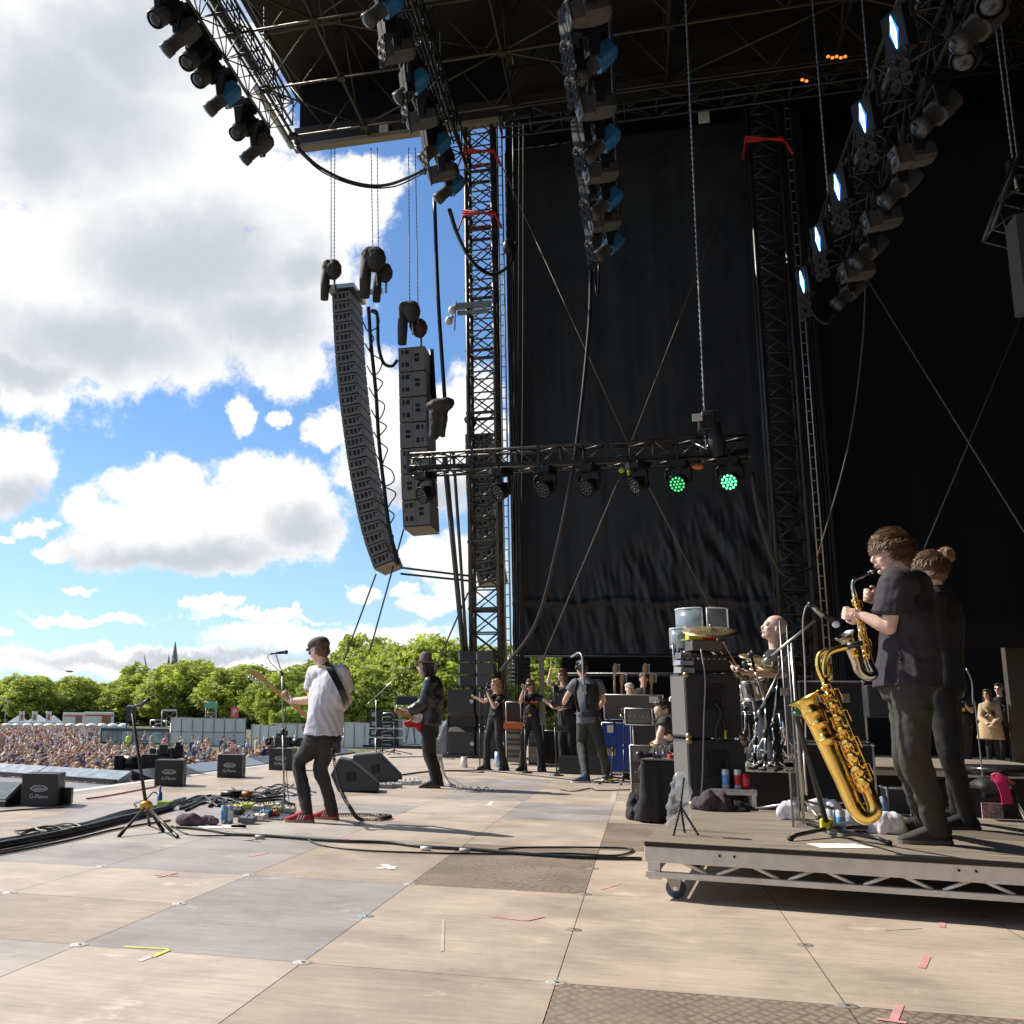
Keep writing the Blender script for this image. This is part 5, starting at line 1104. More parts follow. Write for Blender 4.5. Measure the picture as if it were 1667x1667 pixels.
guitar('sunburst bass guitar, its maple neck pointing up left past the bass player',pb(118,372,.14),None,pb(600,782,.27),(-.45,.86,.25),mat('orange_wood',(.42,.16,.03),.3,0,.3,6,coat=.5),.88,4,nm='bass_guitar')
def coil(pts,R_,turns,r,m,label):
 C=bez(pts,14); S=[0]
 for i in range(1,len(C)):S.append(S[-1]+(C[i]-C[i-1]).length)
 N=turns*8; out=[]; j=0
 for i in range(N+1):
  s_=S[-1]*i/N
  while j<len(S)-2 and S[j+1]<s_:j+=1
  p=C[j].lerp(C[j+1],(s_-S[j])/max(1e-9,S[j+1]-S[j])); t=(C[j+1]-C[j]).normalized(); x,y,_=basis(t); a=2*math.pi*i/8
  out.append(p+(x*math.cos(a)+y*math.sin(a))*R_)
 mb=MB(); mb.tube(out,r,5); return T1(mb,'coiled_cable',m,label,'cable')
f_=lambda x,y,z=.02:zf(ZB,x,y,z)
coil([pb(672,905,-.2),pb(690,1020,-.2),pb(725,1180,-.3),pb(790,1310,-.4),f_(860,1390),f_(1000,1388),f_(1065,1372),f_(960,1360),f_(700,1358)],.016,150,.0042,RUB(),'black curly guitar cable hanging from the bass player to the floor')
# --- guitarist with hat -------
Yh=15.2
J=JJ(ZB,Yh,dict(pel=(1335,740),neck=(1352,425),head=(1302,362),chest=(1350,560),sl=(1335,462,-.14),sr=(1365,462,.18),el=(1292,610,-.20),wl=(1190,665,-.22),er=(1330,640,.25),wr=(1265,700,.16),hl=(1322,765,-.09),hr=(1345,765,.09),kl=(1318,930,-.08),kr=(1335,930,.12),hf=(-1,-.12,.04),bf=(-.95,-.25,0),tl=(-1,-.15,0),tr=(-1,.05,0),hdl=(-.9,-.1,.12),pnl=(.2,-.3,1),hem=.02,hemw=1.05))
J['al']=zf(ZB,1345,1180)+Vector((.05,0,.12)); J['ar']=zf(ZB,1395,1165)+Vector((0,.0,.12))
root,P,R,hup,hf=person('guitarist in black leather jacket, black jeans and wide brimmed grey hat',J,skin=1,vox=.014,fine=.011,shirt=(leather,.034),pants=(mat('black_jeans',(.018,.017,.016),.8),.008),shoes=leather,sole=leather,hair=(hair_dark,'long'),s=1.04,sleeve=1.95,disp=.010)
mb=MB(); c=P(0,0,.07); mb.lathe([(.001,.155),(.05,.152),(.075,.135),(.088,.10),(.096,.03),(.10,.0)],c,hup,24); mb.lathe([(.09,-.003),(.13,-.006),(.17,.0),(.188,.010),(.186,.016),(.16,.006),(.10,.004)],c,hup,28); mb.build('hat',mat('grey_felt',(.17,.14,.125),.9),root)
mb=MB(); mb.lathe([(.1005,.004),(.0995,.028)],c,hup,24); mb.build('hat_band',mat('brown_band',(.06,.04,.03),.7),root)
pb=P2(ZB,Yh)
guitar('red electric guitar held by the man in the hat',pb(1085,655,-.42),None,pb(1262,720,-.16),(-.25,-1,.2),mat('red_gloss',(.50,.02,.02),.2,0,.1,coat=.6),.95,6)
coil([pb(1385,830,-.1),pb(1400,960,-.2),zf(ZB,1430,1090,.02),zf(ZB,1480,1160,.02),zf(ZB,1600,1178,.02),zf(ZB,1760,1185,.02)],.022,60,.007,mat('pale_coil',(.4,.37,.33),.5),'pale coiled guitar cable on the floor behind the man in the hat')
# --- three backing singers ----
flp=mat('dark_flared_trousers',(.020,.019,.021),.8,0,.2)
Ys=20.2
J=JJ(ZC,Ys,dict(pel=(425,815),neck=(440,640),head=(428,568),chest=(440,700),sl=(400,668,-.05),sr=(468,668,-.05),el=(330,695,-.1),wl=(275,668,-.15),er=(415,742,-.25),wr=(362,630,-.2),hl=(402,835,.06),hr=(450,835,-.06),kl=(358,1010,.02),kr=(452,1010,-.12),al=(352,1222),ar=(500,1222),hf=(-.85,-.5,.05),bf=(-.7,-.7,0),tl=(-.8,-.6,0),tr=(-.4,-.9,0),hem=.02,hdl=(-1,0,.15)))
root,P,R,hup,hf=person('backing singer with blond curls on the left of the three, one arm reaching left',J,skin=2,vox=.016,fine=.012,shirt=(black_cloth,.012),pants=(flp,.003),shoes=leather,hair=(hair_blond,'curly'),s=.95,sleeve=.55,female=1,flare=.042)
def shades(root,P,R):
 mb=MB()
 for q in(-1,1):mb.ell(P(.092,.030*q,.008),(.006,.026,.019),R,10,8)
 mb.tube([P(.09,-.01,.012),P(.09,.01,.012)],.003,5)
 for q in(-1,1):mb.tube([P(.088,.052*q,.014),P(.0,.082*q,.012)],.003,5)
 mb.build('sunglasses',mat('dark_glass',(0,0,0)),root)
shades(root,P,R)
mb=MB(); c=J['pel']+Vector((0,-.125,.045)); mb.box(c,(.05,.012,.04)); mb.build('belt_buckle',CHR(),root)
def handmic(w_,d,label):
 mb=MB(); w_=Vector(w_); d=Vector(d).normalized(); mb.cyl(w_-d*.10,w_+d*.06,.012,.019,10); mb.ell(w_+d*.08,(.026,.026,.026),None,12,8); return T1(mb,'microphone',PLA(),label,'microphone')
handmic(za(ZC,352,590,Ys-.22),(.35,.1,.9),'microphone held up by the blond singer on the left')
J=JJ(ZC,Ys+.1,dict(pel=(712,825),neck=(715,640),head=(700,568),chest=(715,705),sl=(662,665,-.05),sr=(768,665,-.02),el=(622,705,-.2),wl=(648,605,-.25),er=(828,690,-.1),wr=(872,735,-.2),hl=(690,845,0),hr=(738,845,0),kl=(650,1020,-.1),kr=(778,1020,-.05),al=(642,1235),ar=(795,1235),hf=(-.25,-1,.12),bf=(-.15,-1,0),tl=(-.5,-1,0),tr=(.1,-1,0),hem=-.06,mouth=.012))
root,P,R,hup,hf=person('backing singer with long brown hair in the middle, cropped black top, mouth wide open',J,skin=0,vox=.016,fine=.012,shirt=(black_cloth,.012),pants=(flp,.003),shoes=leather,hair=(hair_brown,'long'),s=.95,sleeve=.6,female=1,flare=.042)
shades(root,P,R)
mb=MB(); c=J['pel']+Vector((-.02,-.13,.045)); mb.box(c,(.06,.012,.045)); mb.build('belt_buckle',mat('gold_buckle',(.6,.4,.1),.3,1),root)
for k,(q,w_)in enumerate(((J['chest'],.2),)):
 mb=MB()
 for j in range(6):mb.ell(q+Vector((-.10+.04*j,-.142+.0*j,-.0+.015*(j%2))),(.022,.006,.014),None,8,6)
 mb.build('chest_print',mat('pink_print',(.5,.06,.10),.7),root)
handmic(za(ZC,668,590,Ys-.22),(.5,-.1,.7),'microphone held at the mouth of the middle singer')
J=JJ(ZC,Ys+.3,dict(pel=(985,810),neck=(970,585),head=(955,490),chest=(978,670),sl=(1005,610,-.1),sr=(915,605,.1),er=(848,545,-.05),wr=(872,430,-.1),el=(985,740,-.3),wl=(920,748,-.3),hl=(1010,835,0),hr=(965,835,0),kl=(1030,1020,-.1),kr=(955,1020,-.05),al=(1062,1245),ar=(982,1240),hf=(-.55,-.85,.1),bf=(-.5,-.85,0),tl=(-.2,-1,0),tr=(-.5,-.8,0),hem=.02,hdr=(.25,0,1)))
root,P,R,hup,hf=person('tall backing singer with one arm raised high, third from the left',J,skin=2,vox=.016,fine=.012,shirt=(black_cloth,.014),pants=(flp,.006),shoes=leather,hair=(hair_brown,'curly'),s=1.0,sleeve=.5,female=1,flare=.04,curls=(.9,.5))
shades(root,P,R)
# --- steadicam operator -------
Yc=17.8
J=JJ(ZC,Yc,dict(pel=(1168,838),neck=(1135,510),head=(1112,430),chest=(1160,650),sl=(1062,552,.05),sr=(1245,555,-.05),el=(990,665,.1),wl=(955,745,.3),er=(1290,690,.1),wr=(1240,760,.3),hl=(1125,855,.02),hr=(1205,855,-.02),kl=(1112,1040,.05),kr=(1262,1040,.0),hf=(-.55,.8,.05),bf=(-.35,.94,0),tl=(-1,-.15,0),tr=(-.2,-1,0),hem=.06,hemw=1.05))
J['al']=zf(ZC,1148,1345)+Vector((0,0,.10)); J['ar']=zf(ZC,1318,1320)+Vector((0,0,.10))
root,P,R,hup,hf=person('camera operator seen from behind in grey t-shirt with black harness and headphones',J,skin=0,vox=.014,shirt=(mat('grey_blue_tee',(.13,.15,.18),.85),.024),pants=(mat('dark_cargo',(.035,.038,.034),.85,0,.3),.014),shoes=mat('navy_canvas',(.04,.06,.09),.7),sole=WHT(),hair=(hair_dark,'short'),s=1.03,sleeve=.55)
mb=MB(); mb.tube(bez([P(.0,.09,.0),P(.0,.075,.09),P(0,0,.135),P(0,-.075,.09),P(0,-.09,0)],5),.012,8)
for q in(-1,1):mb.ell(P(0,.09*q,0),(.035,.022,.042),R)
mb.build('headphones',PLA(),root)
pb=P2(ZC,Yc); bk=Vector((.35,-.94,0)).normalized()
t=thing('camera_harness','black camera support harness with a curved grey overhead arm worn by the operator','camera rig',pb(1165,760))
mb=MB(); c=pb(1160,660)+bk*.175; mb.box(c,(.20,.07,.42),RB(Vector((-bk.y,bk.x,0))*-1,bk,(0,0,1))if False else rotz(math.atan2(bk.x,-bk.y))); mb.box(c+bk*.05+Vector((0,0,.02)),(.12,.05,.28),rotz(math.atan2(bk.x,-bk.y))); mb.build('back_plate',mat('harness_black',(.018,.018,.02),.6),t,bev=.015)
mb=MB()
for q,xs_ in((-1,(1075,1062,1090)),(1,(1222,1240,1215))):
 strap(mb,bez([pb(xs_[0],525,-.05),pb(xs_[0],560,-.15),pb(xs_[1],640,-.17),pb(xs_[2],780,-.17)],4),.05,bk,.012)
strap(mb,bez([pb(1070,790,0),pb(1100,800,-.14),pb(1170,805,-.18),pb(1240,800,-.14),pb(1262,790,0)],4),.07,bk,.012); mb.build('webbing',mat('harness_black',(0,0,0)),t)
mb=MB(); mb.tube(bez([pb(1150,640,-.22),pb(1132,560,-.22),pb(1122,440,-.20),pb(1118,345,-.16),pb(1100,312,-.1),pb(1078,312,0),pb(1030,342,.15)],6),.016,8); mb.build('overhead_arm',mat('arm_grey',(.4,.4,.42),.35,.5),t)
mb=MB(); mb.box(pb(1128,590,-.23),(.10,.06,.12)); mb.build('arm_bracket',STL(),t,bev=.01)
mb=MB(); mb.box(pb(950,690,.35),(.22,.3,.18)); mb.cyl(pb(905,700,.35),pb(870,715,.35),.05,.065,14); mb.box(pb(985,720,.35),(.16,.2,.12)); mb.cyl(pb(945,740,.35),pb(960,900,.35),.02); mb.box(pb(960,910,.35),(.2,.1,.1)); T1(mb,'video_camera',PLA(),'video camera carried in front of the harness operator','camera',bev=.01)
# --- drummer -------------------
Yd=10.4; GD=.6
J=JJ(ZD,Yd,dict(pel=(1330,905),neck=(1268,515),head=(1252,330),chest=(1300,640),sl=(1240,590,-.16),sr=(1310,590,.2),el=(1330,715,-.25),wl=(1030,705,-.45),er=(1200,740,.3),wr=(985,690,.15),hl=(1320,940,-.12),hr=(1320,940,.1),kl=(1165,985,-.2),kr=(1155,985,.2),al=(1255,1270,-.25),ar=(1180,1270,.2),hf=(-.93,-.15,.30),hup=(.3,0,.95),bf=(-1,-.1,0),tl=(-1,-.2,0),tr=(-1,0,0),hem=.05,hdl=(-.9,.1,.1),hdr=(-.9,0,.1)))
J['al'].z=J['ar'].z=GD+.11
root,P,R,hup,hf=person('bald drummer in black t-shirt looking up to the left behind his kit',J,skin=2,vox=.012,fine=.009,shirt=(black_cloth,.024),pants=(mat('dark_jeans',(.03,.035,.05),.85),.01),shoes=black_cloth,sole=WHT(),s=1.0,sleeve=.6,ground=GD,curls=(1.0,1.0))
mb=MB(); a=za(ZD,945,665,Yd-.45); b=za(ZD,822,442,Yd-.5); mb.tube([a+(a-b)*.25,a.lerp(b,.3),b.lerp(a,.05),b],[.008,.008,.006,.004],8); T1(mb,'drumstick',mat('stick_wood',(.55,.32,.14),.5),'raised wooden drumstick in front of the drummer','drumstick')
mb=MB(); a=za(ZD,960,700,Yd+.15); b=za(ZD,735,455,Yd+.1); mb.tube([a,a.lerp(b,.5),b],[.008,.0075,.004],8); T1(mb,'drumstick',mat('stick_wood',(0,0,0)),'drumstick held over the cymbal by the far hand','drumstick')
# --- crew ---
Yk=13.2
J=JJ(ZD,Yk,dict(pel=(370,1290),neck=(345,1085),head=(302,1025),chest=(350,1170),sl=(318,1125,-.12),sr=(372,1125,.15),el=(292,1200,-.2),wl=(268,1270,-.25),er=(350,1230,.1),wr=(365,1262,-.2),hf=(-.75,-.6,-.12),bf=(-.7,-.6,0),hem=.1))
root,P,R,hup,hf=person('bearded crew member with dark hair working behind the black covered table',J,skin=0,vox=.013,shirt=(mat('charcoal_tee',(.05,.045,.05),.85),.02),hair=(hair_dark,'short'),s=1.0,sleeve=.6,legs=False)
mb=MB(); mb.ell(P(.05,0,-.085),(.05,.055,.035),R); mb.build('beard',hair_dark,root,remesh=.008,disp=nz(.006,60))
Yk=21.5
J=JJ(ZC,Yk,dict(pel=(1480,830),neck=(1492,660),head=(1495,600),chest=(1485,740),sl=(1445,690,0),sr=(1530,690,0),el=(1430,760,0),wl=(1450,800,-.2),er=(1545,760,0),wr=(1520,800,-.2),hf=(.2,-1,0),bf=(0,-1,0)))
root,P,R,hup,hf=person('crew member in pale cap half hidden behind the long flight case',J,skin=2,vox=.016,shirt=(black_cloth,.02),s=1.0,legs=False)
mb=MB(); mb.ell(P(-.01,0,.07),(.115,.09,.06),R); mb.ell(P(.09,0,.045),(.06,.07,.01),R); mb.build('cap',mat('pale_cap',(.5,.45,.4),.8),root)
J=JJ(ZC,Yk+.3,dict(pel=(1600,800),neck=(1605,590),head=(1608,520),chest=(1602,690),sl=(1560,620,0),sr=(1650,620,0),el=(1545,700,0),wl=(1570,760,-.2),er=(1665,700,0),wr=(1640,760,-.2),hf=(.1,-1,0),bf=(0,-1,0)))
person('crew member with glasses standing behind the upright guitars',J,skin=1,vox=.016,shirt=(black_cloth,.02),hair=(hair_dark,'short'),s=1.0,legs=False)
Yw=30.2
p=fl(1612,1243); Yw=p.y
J=JJ(ZG,Yw,dict(pel=(1430,360),neck=(1415,185),head=(1405,130),chest=(1425,260),sl=(1372,215,0),sr=(1475,215,0),el=(1365,300,-.1),wl=(1425,350,-.35),er=(1495,300,-.1),wr=(1440,355,-.4),hl=(1410,385,0),hr=(1460,385,0),kl=(1420,480,0),kr=(1475,480,0),al=(1425,592,0),ar=(1490,592,0),hf=(-.6,-.8,0),bf=(-.3,-1,0),tl=(-.5,-1,0),tr=(0,-1,0),hem=.28,hemw=1.5))
root,P,R,hup,hf=person('woman in beige trench coat and sunglasses standing in the dark wing',J,skin=0,vox=.018,shirt=(mat('beige_trench',(.50,.36,.22),.8),.03),pants=(black_cloth,.0),shoes=leather,hair=(hair_dark,'long'),s=1.02,sleeve=1.95,female=1)
shades(root,P,R)
J=JJ(ZG,Yw+.7,dict(pel=(1540,330),neck=(1500,150),head=(1487,92),chest=(1525,220),sl=(1450,185,0),sr=(1585,185,0),el=(1440,280,0),wl=(1470,360,-.2),er=(1600,290,0),wr=(1590,380,-.1),hl=(1515,350,0),hr=(1570,350,0),kl=(1515,470,0),kr=(1585,470,0),al=(1510,585,0),ar=(1590,585,0),hf=(-.6,-.8,0),bf=(-.3,-1,0),tl=(-.5,-1,0),tr=(0,-1,0)))
root,P,R,hup,hf=person('tall man in dark clothes and sunglasses behind the woman in the trench coat',J,skin=0,vox=.018,shirt=(black_cloth,.03),pants=(black_cloth,.01),shoes=leather,hair=(hair_dark,'short'),s=1.08,sleeve=1.95)
shades(root,P,R)
J=JJ(ZG,22,dict(pel=(1235,330),neck=(1225,140),head=(1215,70),chest=(1230,240),sl=(1170,170,0),sr=(1285,170,0),el=(1180,250,0),wl=(1215,215,-.3),er=(1300,250,0),wr=(1260,215,-.3),hl=(1210,360,0),hr=(1265,360,0),kl=(1210,520,0),kr=(1270,520,0),al=(1210,690,0),ar=(1275,690,0),hf=(-.8,-.5,0),bf=(-.7,-.6,0),tl=(-.5,-1,0),tr=(0,-1,0)))
J['al'].z=J['ar'].z=.1
person('stage hand in black holding a small device with yellow tag in the dark wing',J,skin=1,vox=.018,shirt=(black_cloth,.03),pants=(black_cloth,.01),shoes=leather,hair=(hair_dark,'short'),s=1.0,sleeve=.6)
mb=MB(); mb.box(za(ZG,1225,205,21.6),(.12,.06,.10)); mb.box(za(ZG,1225,238,21.58),(.12,.05,.06),m=1); T1(mb,'hand_held_device',[PLA(),mat('yellow_tag',(0,0,0))],'small device with bright yellow tag held by the stage hand','device')
# --- saxophone player -----------
DZ=.325; Yx=7.05
J=JJ(ZF,Yx,dict(pel=(700,1500),neck=(665,575),head=(560,425),chest=(720,860),sl=(610,665,-.17),sr=(770,665,.20),el=(545,1030,-.17),wl=(320,925,-.10),er=(600,950,.25),wr=(470,795,.02),hf=(-1,-.08,-.10),hup=(-.05,0,1),bf=(-.97,-.22,0),hem=.02,hemw=1.10,hdl=(-.9,.3,.12),pnl=(.1,.8,.3),hdr=(-.8,-.25,.2),pnr=(0,-1,0),th=1))
for k,v in dict(hl=(880,110,-.10),hr=(860,110,.12),kl=(905,590,-.08),kr=(850,560,.14)).items():J[k]=za(ZG,v[0],v[1],Yx+v[2])
J['al']=zf(ZG,1075,1185,DZ)+Vector((0,.0,.11)); J['ar']=zf(ZG,1000,1120,DZ)+Vector((.0,.08,.11))
J['tl']=Vector((-1,-.12,0)); J['tr']=Vector((-1,.05,0))
root,P,R,hup,hf=person('saxophone player in dark t-shirt and grey trousers standing on the rolling riser',J,skin=2,vox=.009,fine=.0065,shirt=(mat('dark_plum_tee',(.030,.025,.034),.85,0,.15),.036),pants=(mat('charcoal_trousers',(.042,.037,.031),.85,0,.2,6,.2,200),.016),shoes=mat('black_canvas_shoe',(.045,.04,.035),.8,0,.2,20),sole=mat('dark_sole',(.16,.14,.12),.7),hair=(hair_brown,'mop'),s=1.03,sleeve=.72,ground=DZ,cuff=.05,slim=.94,disp=.012,curls=(.85,.8))
strands(root,P,hair_brown,2600,4,L_=.06,region=lambda x,y,z:z>.15 or(x<.1 and z>-.45))
mb=MB(); mb.tube(bez([P(.0,.086,-.0),P(-.03,.10,-.05),P(-.05,.095,-.12),P(-.08,.03,-.17)],5),.0025,5); mb.build('earpiece_wire',mat('clear_wire',(.3,.25,.2),.3),root)
mb=MB();
for q in(0,):mb.tube(bez([P(-.06,.06,-.115),P(-.05,-.0,-.13),P(0,-.07,-.15),P(.06,-.05,-.24),P(.12,0,-.36)],5),.006,6)
mb.build('neck_strap',black_cloth,root)
mb=MB(); c=za(ZF,840,1490,Yx-.2)
for a,b in(((806,1465),(806,1540)),((806,1540),(872,1543)),((872,1543),(868,1468))):mb.cyl(za(ZF,*a,Yx-.18),za(ZF,*b,Yx-.18),.0025,n=5)
mb.build('key_loop',CHR(),root)
Yy=8.0
J=JJ(ZF,Yy,dict(pel=(1000,1500),neck=(930,690),head=(880,570),chest=(985,960),sl=(900,800,-.15),sr=(1010,790,.22),el=(935,1120,-.1),wl=(640,1420,-.05),er=(1060,1130,.25),wr=(760,1350,.2),hf=(-.97,.1,-.12),bf=(-.95,.1,0),hem=.05))
for k,v in dict(hl=(1080,130,-.1),hr=(1110,130,.1),kl=(1150,560,-.08),kr=(1170,560,.12)).items():J[k]=za(ZG,v[0],v[1],Yy+v[2])
J['al']=zf(ZG,1285,1080,DZ)+Vector((0,0,.11)); J['ar']=zf(ZG,1240,1040,DZ)+Vector((0,.1,.11)); J['tl']=Vector((-1,-.1,0)); J['tr']=Vector((-1,.1,0))
root,P,R,hup,hf=person('musician with curly bun and sunglasses standing half hidden behind the saxophone player',J,skin=0,vox=.012,shirt=(black_cloth,.016),pants=(mat('black_jeans',(0,0,0)),.004),shoes=black_cloth,sole=mat('brown_sole',(.12,.05,.03),.7),hair=(hair_brown,'bun'),s=.98,sleeve=.8,ground=DZ)
shades(root,P,R)
strands(root,P,hair_brown,1300,9,L_=.045,region=lambda x,y,z:z>.1 or x<0)
# --- camera crew at the stage front ----------------
for(nm,lab,hx,hy,Yq,hfw)in(('a','crouching camera operator with headphones at the stage front behind the bass player',250,870,24.0,(.9,.2,0)),):
 J=JJ(ZB,Yq,dict(pel=(215,1010),neck=(235,915),head=(247,870),chest=(225,960),sl=(205,935,-.1),sr=(255,935,.1),el=(215,985,-.1),wl=(275,965,0),er=(262,985,.1),wr=(300,960,.1),hf=hfw,bf=(1,0,0),hem=.1))
 root,P,R,hup,hf=person(lab,J,skin=0,vox=.018,shirt=(mat('purple_top',(.06,.04,.09),.8),.02),hair=(hair_dark,'short'),legs=False,s=.95)
 mb=MB(); mb.ell(P(0,.09,0),(.04,.025,.045),R); mb.ell(P(0,-.09,0),(.04,.025,.045),R); mb.tube(bez([P(0,.09,0),P(0,0,.13),P(0,-.09,0)],5),.014,6); mb.build('headphones',PLA(),root)
def broadcast_cam(c,s,yaw,label):
 t=thing('broadcast_camera',label,'camera',c); R=rotz(yaw); c=Vector(c); Q=lambda x,y,z:c+R@Vector((x*s,y*s,z*s))
 mb=MB(); mb.box(Q(0,0,0),(.42*s,.2*s,.24*s),R); mb.box(Q(.1,0,.15),(.2*s,.12*s,.1*s),R); mb.build('camera_body',PLA(),t,bev=.02)
 mb=MB(); mb.cyl(Q(-.2,0,0),Q(-.46,0,0),.09*s,.11*s,18); mb.box(Q(-.52,0,0),(.12*s,.24*s,.2*s),R); mb.build('lens',PLA(),t)
 mb=MB(); mb.box(Q(.1,-.16,.2),(.12*s,.16*s,.12*s),R); mb.build('viewfinder',PLA(),t,bev=.01)
 mb=MB(); mb.cyl(Q(.2,.05,-.1),Q(.5,.1,-.25),.015*s); mb.cyl(Q(.2,-.05,-.1),Q(.5,-.1,-.22),.015*s); mb.build('pan_bar',BLK(),t)
 mb=MB(); mb.cyl(Q(0,0,-.12),Q(0,0,-.4),.07*s,.1*s); mb.build('fluid_head',BLK(),t); return t
broadcast_cam(za(ZB,345,865,24),1.0,math.pi-.2,'broadcast camera of the crouching operator at the stage front')
broadcast_cam(za(ZA,1010,960,16.2),1.15,.4,'black broadcast camera in the pit behind the guitar stand')
broadcast_cam(za(ZA,1130,895,16.8),.7,.3,'viewfinder end of a second camera above the stage front speaker')
J=JJ(ZA,16.6,dict(pel=(960,1120),neck=(985,1010),head=(1045,925),chest=(975,1060),sl=(955,1020,-.1),sr=(1010,1010,.15),el=(940,1060,-.1),wl=(985,1075,-.2),er=(1050,1030,.1),wr=(1085,985,0),hf=(.8,-.3,0),bf=(.6,-.4,0),hem=.1))
person('black clothed camera assistant bending beside the camera in the pit',J,skin=0,vox=.02,shirt=(black_cloth,.03),hair=(hair_dark,'short'),legs=False)
for px_,py_,Yp_,l_ in((1000,1150,16.6,'dark platform in the pit under the camera crew'),(0,0,0,'')):
 if l_:c=za(ZA,px_,py_,Yp_); mb=MB(); mb.box((c.x,Yp_+.2,(GZ-1.2)/2),(2.0,1.4,-GZ-1.2)); T1(mb,'camera_platform',BLK(),l_,'platform')
c=za(ZB,260,1010,24); mb=MB(); mb.box((c.x,24.1,(GZ-1.0)/2),(2.0,1.4,-GZ-1.0)); T1(mb,'camera_platform',BLK(),'dark platform under the crouching operator at the stage front','platform')
# --------- rolling riser
def planks(name,col):
 return mat(name,col,.7,0,.35,3,.3,30,stretch=(.6,8,1),wear=((.30,.25,.19),5,.6))
dkply=planks('weathered_dark_ply',(.23,.19,.145))
FLc=fl(1048,1369,DZ); ex=(fl(1667,1404,DZ)-FLc); ex.z=0; ex.normalize(); ey=Vector((-ex.y,ex.x,0)); RW,RD=4.9,2.75
RP=lambda u,v,z:Vector((FLc.x,FLc.y,0))+ex*u+ey*v+Vector((0,0,z)); RR=RB(ex,ey,(0,0,1))
t=thing('rolling_riser','low aluminium rolling riser with worn dark deck under the saxophone player','stage riser',RP(0,0,0))
for k in range(2):
 mb=MB(); mb.box(RP(RW/4+k*RW/2,RD/2,DZ-.0145),(RW/2-.006,RD,.029),RR); mb.build('deck_board',dkply,t,bev=.003)
 mb=MB(); mb.box(RP(RW/4+k*RW/2,-.003,DZ-.016),(RW/2-.006,.004,.024),RR); mb.build('deck_edge',mat('dark_edge',(.04,.03,.024),.8),t)
mb=MB()
for v in(.03,RD-.03):
 mb.box(RP(RW/2,v,DZ-.074),(RW,.05,.088),RR); mb.box(RP(RW/2,v,.138),(RW,.045,.034),RR)
for u in(.03,RW/2,RW-.03):
 mb.box(RP(u,RD/2,DZ-.076),(.048,RD-.16,.084),RR); mb.box(RP(u,RD/2,.1385),(.043,RD-.16,.033),RR)
mb.build('side_beam',ALU(),t,bev=.003)
per=.205
for v in(.03,RD-.03):
 k=0; u=.22
 while u<RW-.2:mb=MB(); mb.cyl(RP(u,v,.155 if k%2 else .21),RP(u+per*.62,v,.21 if k%2 else .155),.010,n=8); mb.build('web_brace',ALU(),t); u+=per*(1.0 if k%2 else .86); k+=1
for u in(.05,RW/2,RW-.05):
 for v in(.05,RD-.05):mb=MB(); mb.box(RP(u,v,.17),(.07,.07,.12),RR); mb.build('corner_post',ALU(),t)
mb=MB()
for u in(.42,.50,1.62,1.70,2.72,2.8):mb.cyl(RP(u,.004,DZ-.06),RP(u,-.003,DZ-.06),.007,n=10)
mb.build('bolt_holes',mat('slot_black',(0,0,0)),t)
for u,v in((.16,.10),(.16,RD-1.35),(.16,RD-.1),(RW/2,.1),(RW/2,RD-.1),(RW-.16,.10),(RW-.16,RD-.1)):
 c=RP(u,v,.057); mb=MB(); mb.box(c+Vector((0,0,.063)),(.11,.09,.008),RR); mb.hexa([c-ex*.02-ey*.032+Vector((0,0,-.01)),c+ex*.02-ey*.032+Vector((0,0,-.01)),c+ex*.02-ey*.028+Vector((0,0,-.01)),c-ex*.02-ey*.028+Vector((0,0,-.01)),c-ex*.05-ey*.032+Vector((0,0,.06)),c+ex*.04-ey*.032+Vector((0,0,.06)),c+ex*.04-ey*.028+Vector((0,0,.06)),c-ex*.05-ey*.028+Vector((0,0,.06))]); mb.hexa([c-ex*.02+ey*.028+Vector((0,0,-.01)),c+ex*.02+ey*.028+Vector((0,0,-.01)),c+ex*.02+ey*.032+Vector((0,0,-.01)),c-ex*.02+ey*.032+Vector((0,0,-.01)),c-ex*.05+ey*.028+Vector((0,0,.06)),c+ex*.04+ey*.028+Vector((0,0,.06)),c+ex*.04+ey*.032+Vector((0,0,.06)),c-ex*.05+ey*.032+Vector((0,0,.06))])
 o_=mb.build('caster',STL(),t); mb=MB(); mb.lathe([(.001,-.02),(.030,-.021),(.034,-.018),(.052,-.016),(.057,-.008),(.057,.008),(.052,.016),(.034,.018),(.030,.021),(.001,.02)],c,ey,26); mb.build('wheel',mat('blue_grey_rubber',(.05,.085,.11),.5),o_)
 mb=MB(); mb.cyl(c-ey*.035,c+ey*.035,.012); mb.build('axle',CHR(),o_)
DX0=fl(1196,1243,GD).x; DY0=fl(1230,1243,GD).y
t=thing('drum_riser','black skirted drum riser with pale front edge behind the saxophone','stage riser',(DX0,DY0,0))
mb=MB(); mb.box((DX0+1.5,DY0+1.25,GD-.015),(3,2.5,.03)); mb.build('deck_board',dkply,t,bev=.003)
mb=MB(); mb.box((DX0+1.5,DY0+.01,GD-.055),(3,.03,.05)); mb.build('front_rail',ALU(),t)
mb=MB(); mb.box((DX0+1.5,DY0+1.25,(GD-.08)/2),(2.96,2.44,GD-.08)); mb.build('skirt',mat('black_skirt',(.012,.012,.012),.9),t)
def obox(corner,w_,d,h,ang,m,name,parent=None,label=None,cat=None,bev=.01,group=None):
 """corner: near bottom vertical edge; w_ runs to the right, d runs back"""
 x=Vector((math.cos(ang),math.sin(ang),0)); y=Vector((-x.y,x.x,0)); c=Vector(corner)+x*w_/2+y*d/2+Vector((0,0,h/2)); mb=MB(); mb.box(c,(w_,d,h),RB(x,y,(0,0,1)))
 if label:return T1(mb,name,m,label,cat,group,bev=bev),x,y
 return mb.build(name,m,parent,bev=bev),x,y
